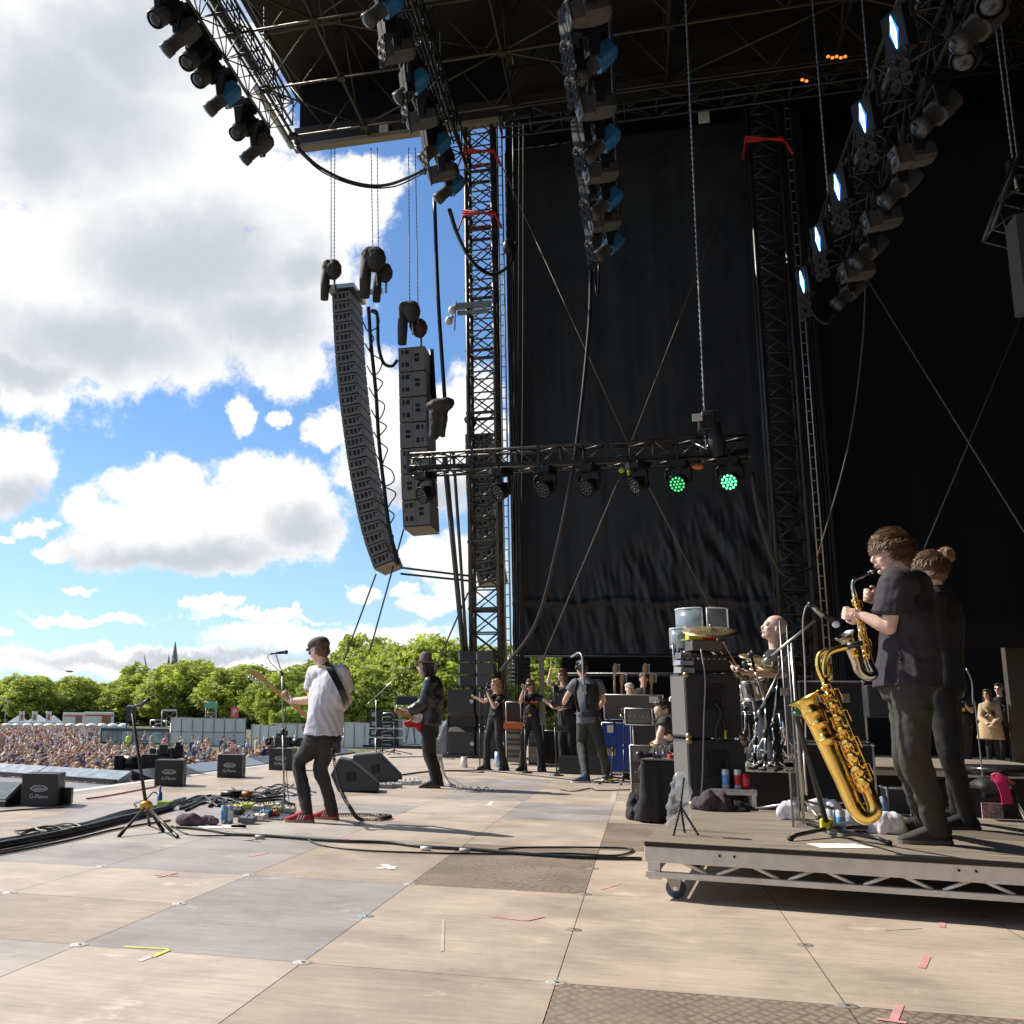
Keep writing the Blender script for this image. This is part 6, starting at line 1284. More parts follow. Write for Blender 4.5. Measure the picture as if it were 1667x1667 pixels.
def cab(corner,w_,d,h,ang,label,name='speaker_cabinet',cat='amplifier cabinet',recess=(.36,.64,.45,.8),corners=True,grille=None):
 c=Vector(corner); t=thing(name,label,cat,c); _,x,y=obox(c,w_,d,h,ang,CAB(),'case',t,bev=.012)
 P=lambda u,z,o=0:c+x*u*w_-y*o+Vector((0,0,z*h))
 a,b,e,f=recess
 mb=MB(); mb.hexa([P(a,e,.004),P(b,e,.004),P(b,e,-.001),P(a,e,-.001),P(a,f,.004),P(b,f,.004),P(b,f,-.001),P(a,f,-.001)]); mb.build('handle_cup',slot,t)
 mb=MB(); m_=.02
 for q0,q1 in(((a-.03,e-.03),(b+.03,e-.03)),((b+.03,e-.03),(b+.03,f+.03)),((b+.03,f+.03),(a-.03,f+.03)),((a-.03,f+.03),(a-.03,e-.03))):mb.cyl(P(*q0,.006),P(*q1,.006),.006,n=6)
 mb.build('cup_frame',BLK(),t)
 if corners:
  for u in(0,1):
   for z in(0,1):mb=MB(); mb.ell(P(u,z,-.004)+x*(.012 if u==0 else-.012)+Vector((0,0,.012 if z==0 else-.012)),(.03,.03,.03),None,10,8); mb.build('corner_cap',mat('brass_corner',(.35,.27,.15),.35,.8),t)
 mb=MB()
 g0=c+y*.02-x*.004; mb.hexa([g0+Vector((0,0,.02)),g0+y*(d-.04)+Vector((0,0,.02)),g0+y*(d-.04)+x*.003+Vector((0,0,.02)),g0+x*.003+Vector((0,0,.02)),g0+Vector((0,0,h-.02)),g0+y*(d-.04)+Vector((0,0,h-.02)),g0+y*(d-.04)+x*.003+Vector((0,0,h-.02)),g0+x*.003+Vector((0,0,h-.02))]); mb.build('grille_cloth',mat('grey_grille_cloth',(.12,.115,.11),.8,0,.1,60),t)
 return t,x,y
ca=fl(1125,1312,DZ); yaw_=.28
s1=(fl(1125,1312,DZ)-Vector((0,0,0)))
h1=at(1125,1201,ca.y).z-DZ; h2=at(1125,1096,ca.y).z-DZ-h1
tl_,cx_,cy_=cab(ca,.47,.40,h1-.015,yaw_,'lower black guitar cabinet of the stack on the riser edge')
tu_,_,_=cab(ca+Vector((0,0,h1)),.46,.40,h2,yaw_,'upper black guitar cabinet with coiled lead on its back')
tz=DZ+h1+h2+.004
KP=lambda u,v,z:ca+cx_*u+cy_*v+Vector((0,0,z-ca.z))
mb=MB(); mb.tube(bez([KP(.24,-.012,tz-.24),KP(.27,-.05,tz-.33),KP(.22,-.055,tz-.48),KP(.24,-.03,tz-.56),KP(.30,-.04,tz-.50),KP(.28,-.05,tz-.36)],8),.014,8); T1(mb,'speaker_lead',RUB(),'black ribbed lead hanging in a loop from the upper cabinet','cable')
mb=MB(); mb.cyl(KP(.30,-.05,tz-.47),KP(.295,-.05,tz-.54),.011,.008,8); T1(mb,'yellow_plug',mat('yellow_plastic',(.6,.5,.02),.4),'small yellow plug dangling behind the upper cabinet','plug')
mb=MB(); mb.tube(bez([KP(.14,-.02,tz+.2),KP(.16,-.03,tz-.05),KP(.13,-.03,tz-.4),KP(.10,-.03,tz-.8),KP(.08,-.02,tz-1.0)],6),.006,6); T1(mb,'guitar_lead',mat('pale_lead',(.35,.33,.32),.5),'thin pale lead running down over both cabinets','cable')
t=thing('guitar_amplifier','black amplifier head on top of the cabinet stack','amplifier',KP(.1,.1,tz)); mb=MB(); mb.box(KP(.20,.17,tz+.085),(.40,.26,.15),RB(cx_,cy_,(0,0,1))); mb.build('case',CAB(),t,bev=.015)
mb=MB()
for k in range(8):mb.cyl(KP(.04+.045*k,.035,tz+.12),KP(.04+.045*k,.02,tz+.12),.009,n=10)
mb.build('control_knobs',STL(),t); mb=MB(); mb.tube([KP(.1,.17,tz+.162),KP(.13,.17,tz+.185),KP(.27,.17,tz+.185),KP(.3,.17,tz+.162)],.008,6); mb.build('handle',RUB(),t)
def pedal(c,w_,d,h,ang,col,label,group=None,knobs=3):
 c=Vector(c); x=Vector((math.cos(ang),math.sin(ang),0)); y=Vector((-x.y,x.x,0)); t=thing('effects_pedal',label,'effects pedal',c,group)
 mb=MB(); mb.hexa([c-x*w_/2-y*d/2,c+x*w_/2-y*d/2,c+x*w_/2+y*d/2,c-x*w_/2+y*d/2,c-x*w_/2*.94-y*d/2*.94+Vector((0,0,h*.75)),c+x*w_/2*.94-y*d/2*.94+Vector((0,0,h*.75)),c+x*w_/2*.94+y*d/2*.94+Vector((0,0,h)),c-x*w_/2*.94+y*d/2*.94+Vector((0,0,h))])
 mb.build('case',mat('pedal_%s'%'_'.join('%d'%int(v*100)for v in col),col,.4,.1,.1),t,bev=.004)
 mb=MB()
 for k in range(knobs):q=c+x*w_*(k-(knobs-1)/2)/max(knobs,1)*.9+y*d*.28+Vector((0,0,h*.9)); mb.cyl(q,q+Vector((0,0,.018)),.009,n=8)
 mb.build('knobs',PLA(),t)
 mb=MB(); q=c-y*d*.25+Vector((0,0,h*.75)); mb.cyl(q,q+Vector((0,0,.02)),.010,n=10); mb.build('footswitch',CHR(),t); return t
pedal(KP(.03,.1,tz),.12,.2,.06,yaw_,(.25,.26,.27),'grey pedal at the left end on top of the cabinet stack'); pedal(KP(.03,.1,tz+.065),.12,.18,.05,yaw_,(.3,.3,.36),'second grey pedal in the pile left of the amplifier head'); pedal(KP(.03,.1,tz+.12),.1,.16,.06,yaw_,(.12,.12,.13),'dark topmost pedal of the pile left of the amplifier head')
t=thing('receiver_rack','black wireless receiver box standing on the amplifier head','receiver',KP(.2,.15,tz+.2)); mb=MB(); mb.box(KP(.22,.15,tz+.235),(.26,.22,.09),RB(cx_,cy_,(0,0,1))); mb.build('case',mat('receiver_grey',(.10,.095,.09),.5),t,bev=.008)
pedal(KP(.14,.13,tz+.283),.13,.1,.06,yaw_,(.55,.55,.06),'yellow green pedal on the receiver box'); pedal(KP(.25,.13,tz+.283),.12,.1,.065,yaw_,(.55,.04,.02),'red pedal on the receiver box')
acry=mat('clear_acrylic',(.75,.85,.92),.08,0,.05,alpha=.14,spec=.8); acry2=mat('acrylic_painted_reflection',(.42,.52,.60),.25,0,.15,4,alpha=.5,spec=.8)  # second acrylic carries a pale blue reflection in its base colour and opacity
def shield(cx0,cy0,cz0,r0,h,a0,a1,m,label):
 t=thing('acrylic_shield',label,'clear shield',(cx0,cy0,cz0)); mb=MB(); rows=[]
 for z in(0,h):rows.append([Vector((cx0+r0*math.cos(a0+(a1-a0)*i/24),cy0+r0*math.sin(a0+(a1-a0)*i/24),cz0+z))for i in range(25)])
 mb.loft(rows,close=False); o_=mb.build('panel',m,t); q=o_.modifiers.new('s','SOLIDIFY'); q.thickness=.006
 mb=MB(); pts=[rows[0][0]]+rows[1]+[rows[0][-1]]; mb.tube(pts,.006,6); mb.build('edge',mat('bright_edge',(.8,.85,.88),.2),t)
 mb=MB(); mb.cyl(rows[0][6]+Vector((0,0,.05)),rows[0][6]-Vector((0,0,.15)),.008,n=6); mb.build('clamp_post',CHR(),t); return t
pS=za(ZD,560,385,9.9); hS=za(ZD,560,170,9.9).z-pS.z
shield(pS.x+.05,pS.y+.0,pS.z,.19,hS,math.pi*.9,math.pi*1.55,acry2,'curved clear shield with a milky blue reflection in its colour above the cabinet stack')
shield(pS.x+.12,pS.y+.02,pS.z,.19,hS,math.pi*1.5,math.pi*2.05,acry,'clear rounded shield panel behind the raised cymbal')
pS=za(ZD,455,500,9.7); hS=za(ZD,455,332,9.7).z-pS.z
shield(pS.x,pS.y,pS.z,.08,hS,math.pi*1.0,math.pi*1.9,acry2,'small curved shield left of the larger one')
# --------- drum kit
brz=mat('cymbal_bronze',(.62,.47,.24),.28,.85,.12,20)
def cymbal(c,r0,ax,foot,label):
 c=Vector(c); ax=Vector(ax).normalized(); t=thing('cymbal',label,'cymbal',c)
 mb=MB(); mb.lathe([(.001,.022),(r0*.10,.020),(r0*.17,.010),(r0*.2,.006),(r0*.6,.0),(r0,-.010),(r0*.998,-.012),(r0*.6,-.003),(.001,.004)],c,ax,40); mb.build('disc',brz,t)
 mb=MB(); mb.cyl(c-ax*.02,c+ax*.055,.006,n=8); mb.cyl(c+ax*.03,c+ax*.05,.013,n=8); mb.build('wing_nut',CHR(),t)
 f0=Vector(foot); t2=thing('cymbal_stand','chrome tripod stand carrying the '+label.split(' ',1)[1]if 0 else 'chrome stand under the %s'%label.split(',')[0],'cymbal stand',f0)
 mb=MB(); mb.tube([c-ax*.02,Vector((f0.x,f0.y,c.z-.1)),f0+Vector((0,0,.15))],[.009,.011,.014],8); mb.build('pole',CHR(),t2)
 for k in range(3):a=k*2.09+.3; mb=MB(); mb.tube([f0+Vector((0,0,.32)),f0+Vector((math.cos(a)*.24,math.sin(a)*.24,.012))],.008,6); mb.tube([f0+Vector((0,0,.14)),f0+Vector((math.cos(a)*.13,math.sin(a)*.13,.16))],.006,5); mb.build('leg',CHR(),t2)
c1=za(ZD,712,345,9.45); cymbal(c1,.235,(.03,-.28,1),(c1.x+.15,max(c1.y+.35,DY0+.3),GD),'large golden ride cymbal above the cabinet stack')
c2=za(ZD,1170,605,10.35); cymbal(c2,.17,(.03,-.29,1),(c2.x,c2.y+.1,GD),'smaller cymbal in front of the drummer')
c3=za(ZD,560,415,10.3); cymbal(c3,.13,(0,-.1,1),(c3.x+.35,DY0+.5,GD),'small splash cymbal under the ride cymbal')
for k,(x,y,r0,Yq,l_)in enumerate(((1120,640,.14,10.9,'crash cymbal half behind the drummer\'s hands'),(1000,720,.12,10.2,'hi-hat cymbal left of the snare'),(1060,560,.12,11.2,'thin splash cymbal behind the drumstick'),(1235,660,.13,9.9,'tilted cymbal before the drummer\'s chest'))):
 q=za(ZD,x,y,Yq); cymbal(q,r0,(.1*(k-1),-.3,1),(q.x+.05,max(q.y+.1,DY0+.2),GD),l_)
def drum(c,r0,h,ax,col,label,name='drum'):
 c=Vector(c); ax=Vector(ax).normalized(); t=thing(name,label,'drum',c); x,y,z=basis(ax)
 mb=MB(); mb.lathe([(r0,0),(r0,h)],c,ax,32); mb.build('shell',col,t)
 mb=MB(); mb.lathe([(.001,h+.004),(r0*.97,h+.004)],c,ax,32); mb.lathe([(r0*.97,-.004),(.001,-.004)],c,ax,32); mb.build('skin',mat('drum_skin',(.6,.58,.54),.6),t)
 mb=MB()
 for q in(0,h):mb.lathe([(r0+.008,q-.012),(r0+.014,q),(r0+.008,q+.012),(r0-.004,q+.012)],c,ax,32)
 for k in range(8):a=k*.785; e=x*math.cos(a)+y*math.sin(a); mb.cyl(c+e*(r0+.014)+z*.01,c+e*(r0+.014)+z*(h-.01),.004,n=5); mb.box(c+e*(r0+.01)+z*h*.5,(.02,.02,h*.4),RB(x,y,z))
 mb.build('hoops',CHR(),t); return t
dshell=mat('drum_shell',(.28,.27,.26),.2,.8,.1); dsh2=mat('drum_shell_black',(.03,.03,.03),.2,.1,coat=.5)
q=za(ZD,1060,880,10.5); drum(q-Vector((0,0,.02)),.17,.15,(0,0,1),dshell,'chrome snare drum in front of the drummer','snare_drum')
q=za(ZD,1010,930,10.9); drum(q,.15,.2,(.1,-.1,1),dsh2,'rack tom with chrome hoops left of the snare','tom_drum')
q=za(ZD,1000,1250,10.6); drum(Vector((q.x,DY0+.7,GD+.12)),.2,.36,(0,0,1),dsh2,'dark floor tom behind the cabinet stack','floor_tom')
drum(Vector((DX0+.55,DY0+1.1,GD+.29)),.28,.4,(-1,0,0),dsh2,'dark bass drum lying on its side in the kit','bass_drum')
q=za(ZD,1320,905,10.45); t=thing('drum_throne','round black drum stool under the drummer','stool',(q.x,q.y,GD)); mb=MB(); mb.lathe([(.001,0),(.17,.0),(.18,.03),(.17,.07),(.001,.08)],(q.x,q.y,J['pel'].z if 0 else za(ZD,1330,905,10.4).z-.13),(0,0,1),26); mb.build('seat',CAB(),t,)
mb=MB(); zz0=za(ZD,1330,905,10.4).z-.13; mb.cyl((q.x,q.y,GD+.2),(q.x,q.y,zz0),.02); mb.build('post',CHR(),t)
for k in range(3):mb=MB(); a=k*2.09; mb.tube([(q.x,q.y,GD+.28),(q.x+.2*math.cos(a),q.y+.2*math.sin(a),GD+.012)],.011,6); mb.build('leg',CHR(),t)
t=thing('kick_pedal','chrome drum pedals and hardware on the drum riser','drum pedal',(DX0+.3,DY0+.15,GD)); mb=MB(); r=random.Random(9)
for k in range(3):x0=DX0+.12+.2*k; mb.box((x0,DY0+.3,GD+.03),(.09,.28,.012),Matrix.Rotation(rad(8),3,'X')); mb.cyl((x0-.07,DY0+.42,GD),(x0-.07,DY0+.42,GD+.2),.008,n=6); mb.cyl((x0+.07,DY0+.42,GD),(x0+.07,DY0+.42,GD+.2),.008,n=6); mb.cyl((x0-.07,DY0+.42,GD+.2),(x0+.07,DY0+.42,GD+.2),.007,n=6); mb.cyl((x0,DY0+.42,GD+.2),(x0,DY0+.5,GD+.34),.005,n=5); mb.cyl((x0,DY0+.47,GD+.32),(x0,DY0+.53,GD+.34),.025,n=10)
mb.build('footboard',CHR(),t)
def mstand(foot,h,label,tilt=(0,0),boom=None,mic=None,base='tripod',legr=.28,m=None,micd=None,ball=None,legs_a=.4):
 f0=Vector(foot); m=m or BLK(); top=f0+Vector((tilt[0],tilt[1],h)); t=thing('microphone_stand',label,'microphone stand',f0)
 mb=MB(); mb.tube([f0+Vector((0,0,.02)),f0.lerp(top,.55)],.0125,8); mb.tube([f0.lerp(top,.52),top],.008,8); mb.build('pole',m,t)
 mb=MB(); q=f0.lerp(top,.55); mb.cyl(q-Vector((0,0,.03)),q+Vector((0,0,.04)),.019,n=10); mb.build('clutch',PLA(),t)
 if base=='disc':mb=MB(); mb.lathe([(.001,.0),(.125,.0),(.125,.012),(.05,.028),(.02,.05),(.001,.05)],f0,(0,0,1),28); mb.build('base',BLK(),t)
 else:
  for k in range(3):a=legs_a+k*2.094; e=f0+Vector((math.cos(a)*legr,math.sin(a)*legr,.012)); mb=MB(); mb.tube([f0+Vector((0,0,.10)),e],.010,8); o_=mb.build('leg',m,t); mb=MB(); mb.cap(e-(e-f0).normalized()*.03,e+(e-f0).normalized()*.01,.016,.014,8); mb.build('rubber_foot',RUB(),o_)
  mb=MB(); mb.cyl(f0+Vector((0,0,.06)),f0+Vector((0,0,.14)),.022,n=10); mb.build('hub',PLA(),t)
 if boom:a,b=Vector(boom[0]),Vector(boom[1]); mb=MB(); mb.cyl(a,b,.007,n=8); mb.cyl(a,a+(b-a).normalized()*.06,.012,n=8); mb.build('boom',m,t); mb=MB(); mb.ell(top,(.022,)*3,None,10,8); mb.build('swivel',PLA(),t)
 if mic:
  a=Vector(mic[0]); b=Vector(mic[1]); d=(b-a).normalized(); tm=thing('microphone',mic[2],'microphone',a); mb=MB(); mb.cyl(a,b,.011,.018,12); mb.build('handle',PLA(),tm); mb=MB(); mb.ell(b+d*.02,(.027,.027,.027),None,14,10); mb.build('grille',ball or mat('mic_grille',(.10,.10,.10),.4,.6,.1,90),tm)
 return t
for k,(xa,ya,xb,yb,xf,Yq)in enumerate(((1010,1010,960,800,990,10.0),(1100,1100,1030,760,1080,10.1),(1180,980,1090,690,1170,9.9),(1240,1150,1290,720,1260,9.8),(940,900,1000,740,950,10.3))):
 q=za(ZD,xf,1400,Yq); a=za(ZD,xa,ya,Yq); b=za(ZD,xb,yb,Yq); mstand((q.x,Yq,GD),za(ZD,xa,ya,Yq).z-GD,'short chrome drum microphone stand in the kit',(a.x-q.x,0),(a,b),(b,b+(b-a).normalized()*.12,'small drum microphone aimed at the kit'),legr=.14,m=CHR())
q=za(ZD,1100,900,10.2); drum(q,.12,.16,(-.2,-.25,1),dshell,'small chrome rack tom before the snare','tom_drum')
f0=zf(ZB,345,1290); Yq=f0.y; tp=za(ZB,330,405,Yq)
mstand(f0,tp.z,'straight microphone stand with round base in front of the bass player',(tp.x-f0.x,tp.y-f0.y),(za(ZB,330,410,Yq),za(ZB,290,275,Yq)),(za(ZB,250,268,Yq),za(ZB,345,258,Yq),'vocal microphone in front of the bass player'),'disc',m=STL())
line('microphone_cable',[za(ZB,245,268,Yq),za(ZB,232,290,Yq-.02),za(ZB,262,340,Yq-.03),za(ZB,330,410,Yq-.03),za(ZB,350,560,Yq-.03),za(ZB,362,1100,Yq-.03),zf(ZB,380,1290,.01)],.0045,RUB(),'microphone cable wound down the stand of the bass player','cable')
f0=zf(ZB,965,1135); Yq=f0.y; tp=za(ZB,968,570,Yq)
mstand(f0,tp.z,'boom microphone stand with round base left of the man in the hat',(tp.x-f0.x,0),(za(ZB,910,612,Yq),za(ZB,1165,368,Yq-.1)),(za(ZB,1165,362,Yq-.1),za(ZB,1245,366,Yq-.15),'vocal microphone at the mouth of the man in the hat'),'disc',m=STL())
for k,(x,y0,yt,dx,lab,base)in enumerate([(300,1235,620,0,'thin microphone stand left of the blond singer','disc'),(348,1240,640,-6,'microphone stand directly before the blond singer','disc'),(665,1268,600,-8,'microphone stand before the middle singer','disc'),(915,1290,560,-30,'microphone stand with short boom before the tall singer','disc')]):
 f0=zf(ZC,x,y0); tp=za(ZC,x+dx,yt,f0.y)
 mstand(f0,tp.z,lab,(tp.x-f0.x,0),(za(ZC,870,560,f0.y),za(ZC,925,515,f0.y-.1))if k==3 else None,None,base)
f0=zf(ZC,1350,1345); tp=za(ZC,1372,868,f0.y); mstand(f0,tp.z,'tripod microphone stand with yellow clip right of the camera operator',(tp.x-f0.x,0),(za(ZC,1378,862,f0.y),za(ZC,1298,828,f0.y-.1)),None,legr=.5,legs_a=-1.9)
mb=MB(); mb.box(zf(ZC,1340,1345)+Vector((0,-.03,.03)),(.12,.05,.05)); T1(mb,'yellow_clip',mat('yellow_plastic',(0,0,0)),'yellow clip at the foot of the tripod stand beside the camera operator','clip')
f0=zf(ZC,1448,1355); tp=za(ZC,1452,820,f0.y); mstand(f0,tp.z,'microphone stand with brass coloured microphone beside the amplifier rack',(tp.x-f0.x,0),(tp,za(ZC,1430,800,f0.y)),(za(ZC,1440,745,f0.y),za(ZC,1432,800,f0.y),'brass coloured instrument microphone beside the rack'),ball=brz)
YM=6.9
f0=zf(ZE,1520,760,DZ); tp=za(ZD,1390,500,f0.y)
mstand(Vector((f0.x,f0.y,DZ)),tp.z-DZ,'tripod boom stand at the left of the big saxophone',(tp.x-f0.x,0),(za(ZD,1112,1060,f0.y-.2),za(ZD,1392,500,f0.y+.1)),None,legr=.40,legs_a=2.7,m=STL())
mb=MB(); a=za(ZD,1155,620,YM+.2); b=za(ZD,1600,260,YM+.1); mb.cyl(a,b,.008,n=8); mb.cyl(a,a.lerp(b,.15),.012,n=8); mb.cyl(a.lerp(b,.55)-Vector((0,0,.02)),Vector((a.lerp(b,.55).x,a.lerp(b,.55).y,DZ+.1)),.009,n=8);
T1(mb,'boom_arm',STL(),'long steel boom arm rising to the upper saxophone microphone','microphone stand')
tm=thing('microphone','silver microphone at the top of the long boom by the alto saxophone','microphone',za(ZD,1570,140,YM)); mb=MB(); mb.cyl(za(ZD,1575,135,YM),za(ZD,1667,225,YM),.014,.018,12); mb.build('handle',STL(),tm); mb=MB(); mb.ell(za(ZD,1560,125,YM),(.02,.02,.02)); mb.build('plug',PLA(),tm)
tm=thing('microphone','white capped clip microphone pointing at the alto saxophone bell','microphone',za(ZF,60,950,YM)); mb=MB(); mb.cyl(za(ZF,-20,900,YM),za(ZF,80,975,YM),.014,.018,12); mb.build('handle',PLA(),tm); mb=MB(); mb.ell(za(ZF,105,1000,YM),(.022,.022,.022)); mb.build('windshield',mat('white_foam',(.8,.8,.8),.7),tm)
line('microphone_cable',[za(ZD,1560,122,YM),za(ZD,1520,150,YM-.05),za(ZD,1497,260,YM-.05),za(ZD,1500,420,YM-.02),za(ZD,1515,700,YM),za(ZD,1520,1370,YM)],.0045,mat('pale_lead',(0,0,0)),'pale looping microphone cable left of the saxophone','cable')
t=thing('acrylic_screen','tall clear acrylic drum screen seen edge on behind the saxophone stand','clear screen',za(ZD,1330,1600,8.0)); t.location.z=DZ
x0=za(ZD,1305,600,8.0).x; x1=za(ZD,1320,600,8.6).x
zt_=za(ZD,1300,270,8.0).z
for k,(xa,ya,xb,yb)in enumerate(((x0,7.9,x0+.10,8.35),)):
 a=Vector((xa,ya,0)); b=Vector((xb,yb,0)); mb=MB(); nn=Vector(((b-a).y,-(b-a).x,0)).normalized()*.005
 mb.hexa([q+Vector((0,0,DZ+.002))for q in(a,b,b+nn,a+nn)]+[q+Vector((0,0,zt_))for q in(a,b,b+nn,a+nn)]); mb.build('panel',mat('grey_acrylic',(.4,.44,.48),.15,alpha=.22,spec=.8),t)
 mb=MB()
 for q in(a,b):mb.cyl(q+Vector((0,0,DZ)),q+Vector((0,0,zt_)),.006,n=6)
 for z in(DZ+.4,DZ+.42,DZ+.9):mb.box(a+Vector((0,0,z)),(.05,.03,.05))
 mb.build('hinge_strip',STL(),t)
def case(px0,px1,pyt,pyb,z0,label,ang=0,d=.5,latch=True,col=None,name='flight_case',Yc_=None,plate=False):
 c=fl(px0,pyb,z0)if Yc_ is None else at(px0,pyb,Yc_);
 w_=(at(px1,pyb,c.y).x-c.x)/math.cos(ang); h=at(px0,pyt,c.y).z-c.z; t=thing(name,label,'equipment case',c); m=col or mat('case_black',(.02,.02,.02),.5,0,.2)
 _,x,y=obox(c,w_,d,h,ang,m,'shell',t,bev=.006); mb=MB()
 for u in(0,w_):
  for z in(0,h):
   pass
 E=[c,c+x*w_,c+x*w_+Vector((0,0,h)),c+Vector((0,0,h))]
 for i in range(4):mb.cyl(E[i]-y*.002,E[(i+1)%4]-y*.002,.009,n=6)
 mb.cyl(c+Vector((0,0,h)),c+y*d+Vector((0,0,h)),.009,n=6)
 mb.build('edge_trim',ALU(),t)
 if latch:
  for u in(.3,.72):
   mb=MB(); mb.box(c+x*w_*u-y*.008+Vector((0,0,h*.72)),(.07,.014,.08),RB(x,y,(0,0,1))); mb.build('latch',STL(),t,bev=.004)
 for u in(0,1):
  for z in(0,1):mb=MB(); mb.ell(c+x*w_*u+Vector((0,0,z*h)),(.018,)*3,None,8,6); mb.build('ball_corner',CHR(),t)
 return t,c,x,y,w_,h
case(1314,1428,1211,1305,DZ,'lower black equipment case behind the big saxophone',0,.55,False)
tt,c,x,y,w_,h=case(1306,1412,1109,1206,0,'upper black case with silver latch behind the big saxophone',0,.5,True,Yc_=fl(1314,1305,DZ).y+.01)
case(1447,1484,1283,1326,DZ,'small grey ribbed amplifier behind the player\'s legs',0,.25,False,mat('grille_dark',(.05,.05,.05),.6),'practice_amplifier')
# --------- saxophones
gold=mat('sax_gold_lacquer',(1.0,.70,.20),.2,1,.12,5); goldd=mat('sax_gold_keys',(.95,.62,.16),.2,1,.15); silv=mat('sax_silver_body',(.55,.5,.44),.15,1,.1)
def sax(label,pts,radii,bell,neck,nk_m,Y0,cnv,s=1,bodm=gold,mouth=None,keys=22,name='saxophone'):
 P=[cnv(*p)for p in pts]; t=thing(name,label,'saxophone',min(P,key=lambda v:v.z))
 C=bez(P,8); N=len(C); rs=[]
 for i in range(N):
  f=i/8; k=min(int(f),len(radii)-2); rs.append(radii[k]+(radii[k+1]-radii[k])*(f-k)if k<len(radii)-1 else radii[-1])
 rs[-1]=radii[-1]
 mb=MB(); mb.tube(C,rs,22,cap=False); mb.build('body_tube',bodm,t)
 mb=MB(); d=(C[-1]-C[-4]).normalized(); R1=radii[-1]; mb.lathe([(R1,0),(R1*1.12,R1*.35),(R1*1.38,R1*.72),(R1*1.62,R1*.92),(R1*1.66,R1*.94),(R1*1.60,R1*.90),(R1*1.3,R1*.62),(R1*1.0,R1*.2),(R1*.9,-R1)],C[-1]-d*.002,d,32); mb.build('bell',bodm,t)
 mb=MB(); NP=bez([cnv(*p)for p in neck],8); mb.tube(NP,[radii[0]*(.62+.3*(1-i/len(NP)))for i in range(len(NP))],14); mb.build('neck',nk_m,t)
 if mouth:mb=MB(); a,b=cnv(*mouth[0]),cnv(*mouth[1]); mb.tube([a,a.lerp(b,.6),b],[.014*s,.012*s,.006*s],12); mb.build('mouthpiece',PLA(),t); mb=MB(); mb.tube([a.lerp(b,.25),a.lerp(b,.42)],.0155*s,12); mb.build('ligature',CHR(),t)
 r=random.Random(hash(len(label))%97); nstr=8*(len([0 for q in pts])-1)
 A=C[2]; i1=0
 for i in range(N-1):
  if C[i].z<min(v.z for v in C)+.22*(C[0].z-min(v.z for v in C)):i1=i; break
 B=C[i1]; ax=(B-A).normalized(); tow=(C[-1]-A); tow=(tow-ax*tow.dot(ax)).normalized(); vw=Vector((.15,-1,0)); vw=(vw-ax*vw.dot(ax)).normalized(); Ln=(B-A).length
 mb=MB(); mr=MB()
 for k in range(keys):
  f=(k+.5)/keys; p=C[max(1,min(N-2,int(2+f*(i1-2))))]; rr=rs[max(1,min(N-2,int(2+f*(i1-2))))]; side_=(vw*math.cos(.9*math.sin(k*2.1))+tow*math.sin(.9*math.sin(k*2.1)+.5)).normalized()
  cr=(.010+.014*f)*s*(1.2 if k%3==0 else .85); q=p+side_*(rr+.006*s)
  mb.lathe([(cr*.6,-.004*s),(cr,0),(cr,.006*s),(cr*.7,.009*s),(.001,.010*s)],q,side_,14)
  e=q+side_*.010*s; o_=e+(tow if k%2 else-tow)*.022*s; mr.tube([e,o_,o_+ax*.05*s],.0028*s,5)
 for g_ in(-1,0,1):
  off=vw*(rs[8]*.9+.012*s)+tow*.016*s*g_; mr.cyl(A.lerp(B,.06)+off*1.0,B.lerp(A,.08)+vw*(rs[max(1,i1-1)]*.75+.010*s)+tow*.022*s*g_,.003*s,n=6)
 for k in range(12):
  f=.08+.075*k; q=A.lerp(B,f)+vw*(rs[min(N-1,int(2+f*(i1-2)))]+.006*s)+tow*.01*s; mr.cyl(q-tow*.03*s,q+tow*.03*s,.0028*s,n=5); mr.ell(q+tow*.03*s,(.006*s,)*3,None,8,6)
 mb.build('key_cups',goldd,t); mr.build('key_rods',goldd,t)
 for k in range(3):
  i=int(N-4-k*5); q=C[i]+vw*(rs[i]*.96); mb=MB(); cr=.030*s; mb.lathe([(cr*.8,-.003),(cr,.001),(cr,.008*s),(.001,.012*s)],q,vw,18); mb.build('bell_key',goldd,t)
  mb=MB(); mb.tube([q-tow*cr*1.2,q-tow*cr*1.1+vw*.02*s,q+tow*cr*1.1+vw*.02*s,q+tow*cr*1.2],.003*s,5); mb.build('key_guard',goldd,t)
 return t,C
YB_=6.62
g_=lambda x,y,d=0:za(ZG,x,y,YB_+d)
sax('large golden baritone saxophone leaning on its stand',[(262,20),(330,200),(420,440),(520,690),(610,890),(612,965),(545,990),(478,920),(400,740),(300,520),(215,330),(150,215)],[.020,.024,.028,.033,.038,.041,.042,.043,.045,.048,.052,.058],None,[(262,25),(235,-30),(222,-90),(235,-150),(290,-185)],gold,YB_,g_,1.35,gold,None,26)
tb=thing('saxophone_crook','curved golden crook with dark end on top of the big saxophone','saxophone part',za(ZF,20,1300,YB_))
mb=MB(); mb.tube(bez([za(ZF,10,1440,YB_),za(ZF,8,1340,YB_),za(ZF,30,1260,YB_),za(ZF,90,1215,YB_),za(ZF,200,1185,YB_)],6),[.018]*25,12); mb.build('crook',gold,tb)
mb=MB(); mb.tube([za(ZF,200,1185,YB_),za(ZF,325,1155,YB_)],[.019,.014],12); mb.build('shank',mat('blue_black_plastic',(.03,.04,.06),.3),tb)
mb=MB(); mb.tube(bez([za(ZF,0,1300,YB_+.03),za(ZF,-5,1400,YB_+.03),za(ZF,30,1460,YB_+.03),za(ZF,60,1420,YB_+.03),za(ZF,50,1330,YB_+.03)],6),.014,10); mb.build('loop',gold,tb)
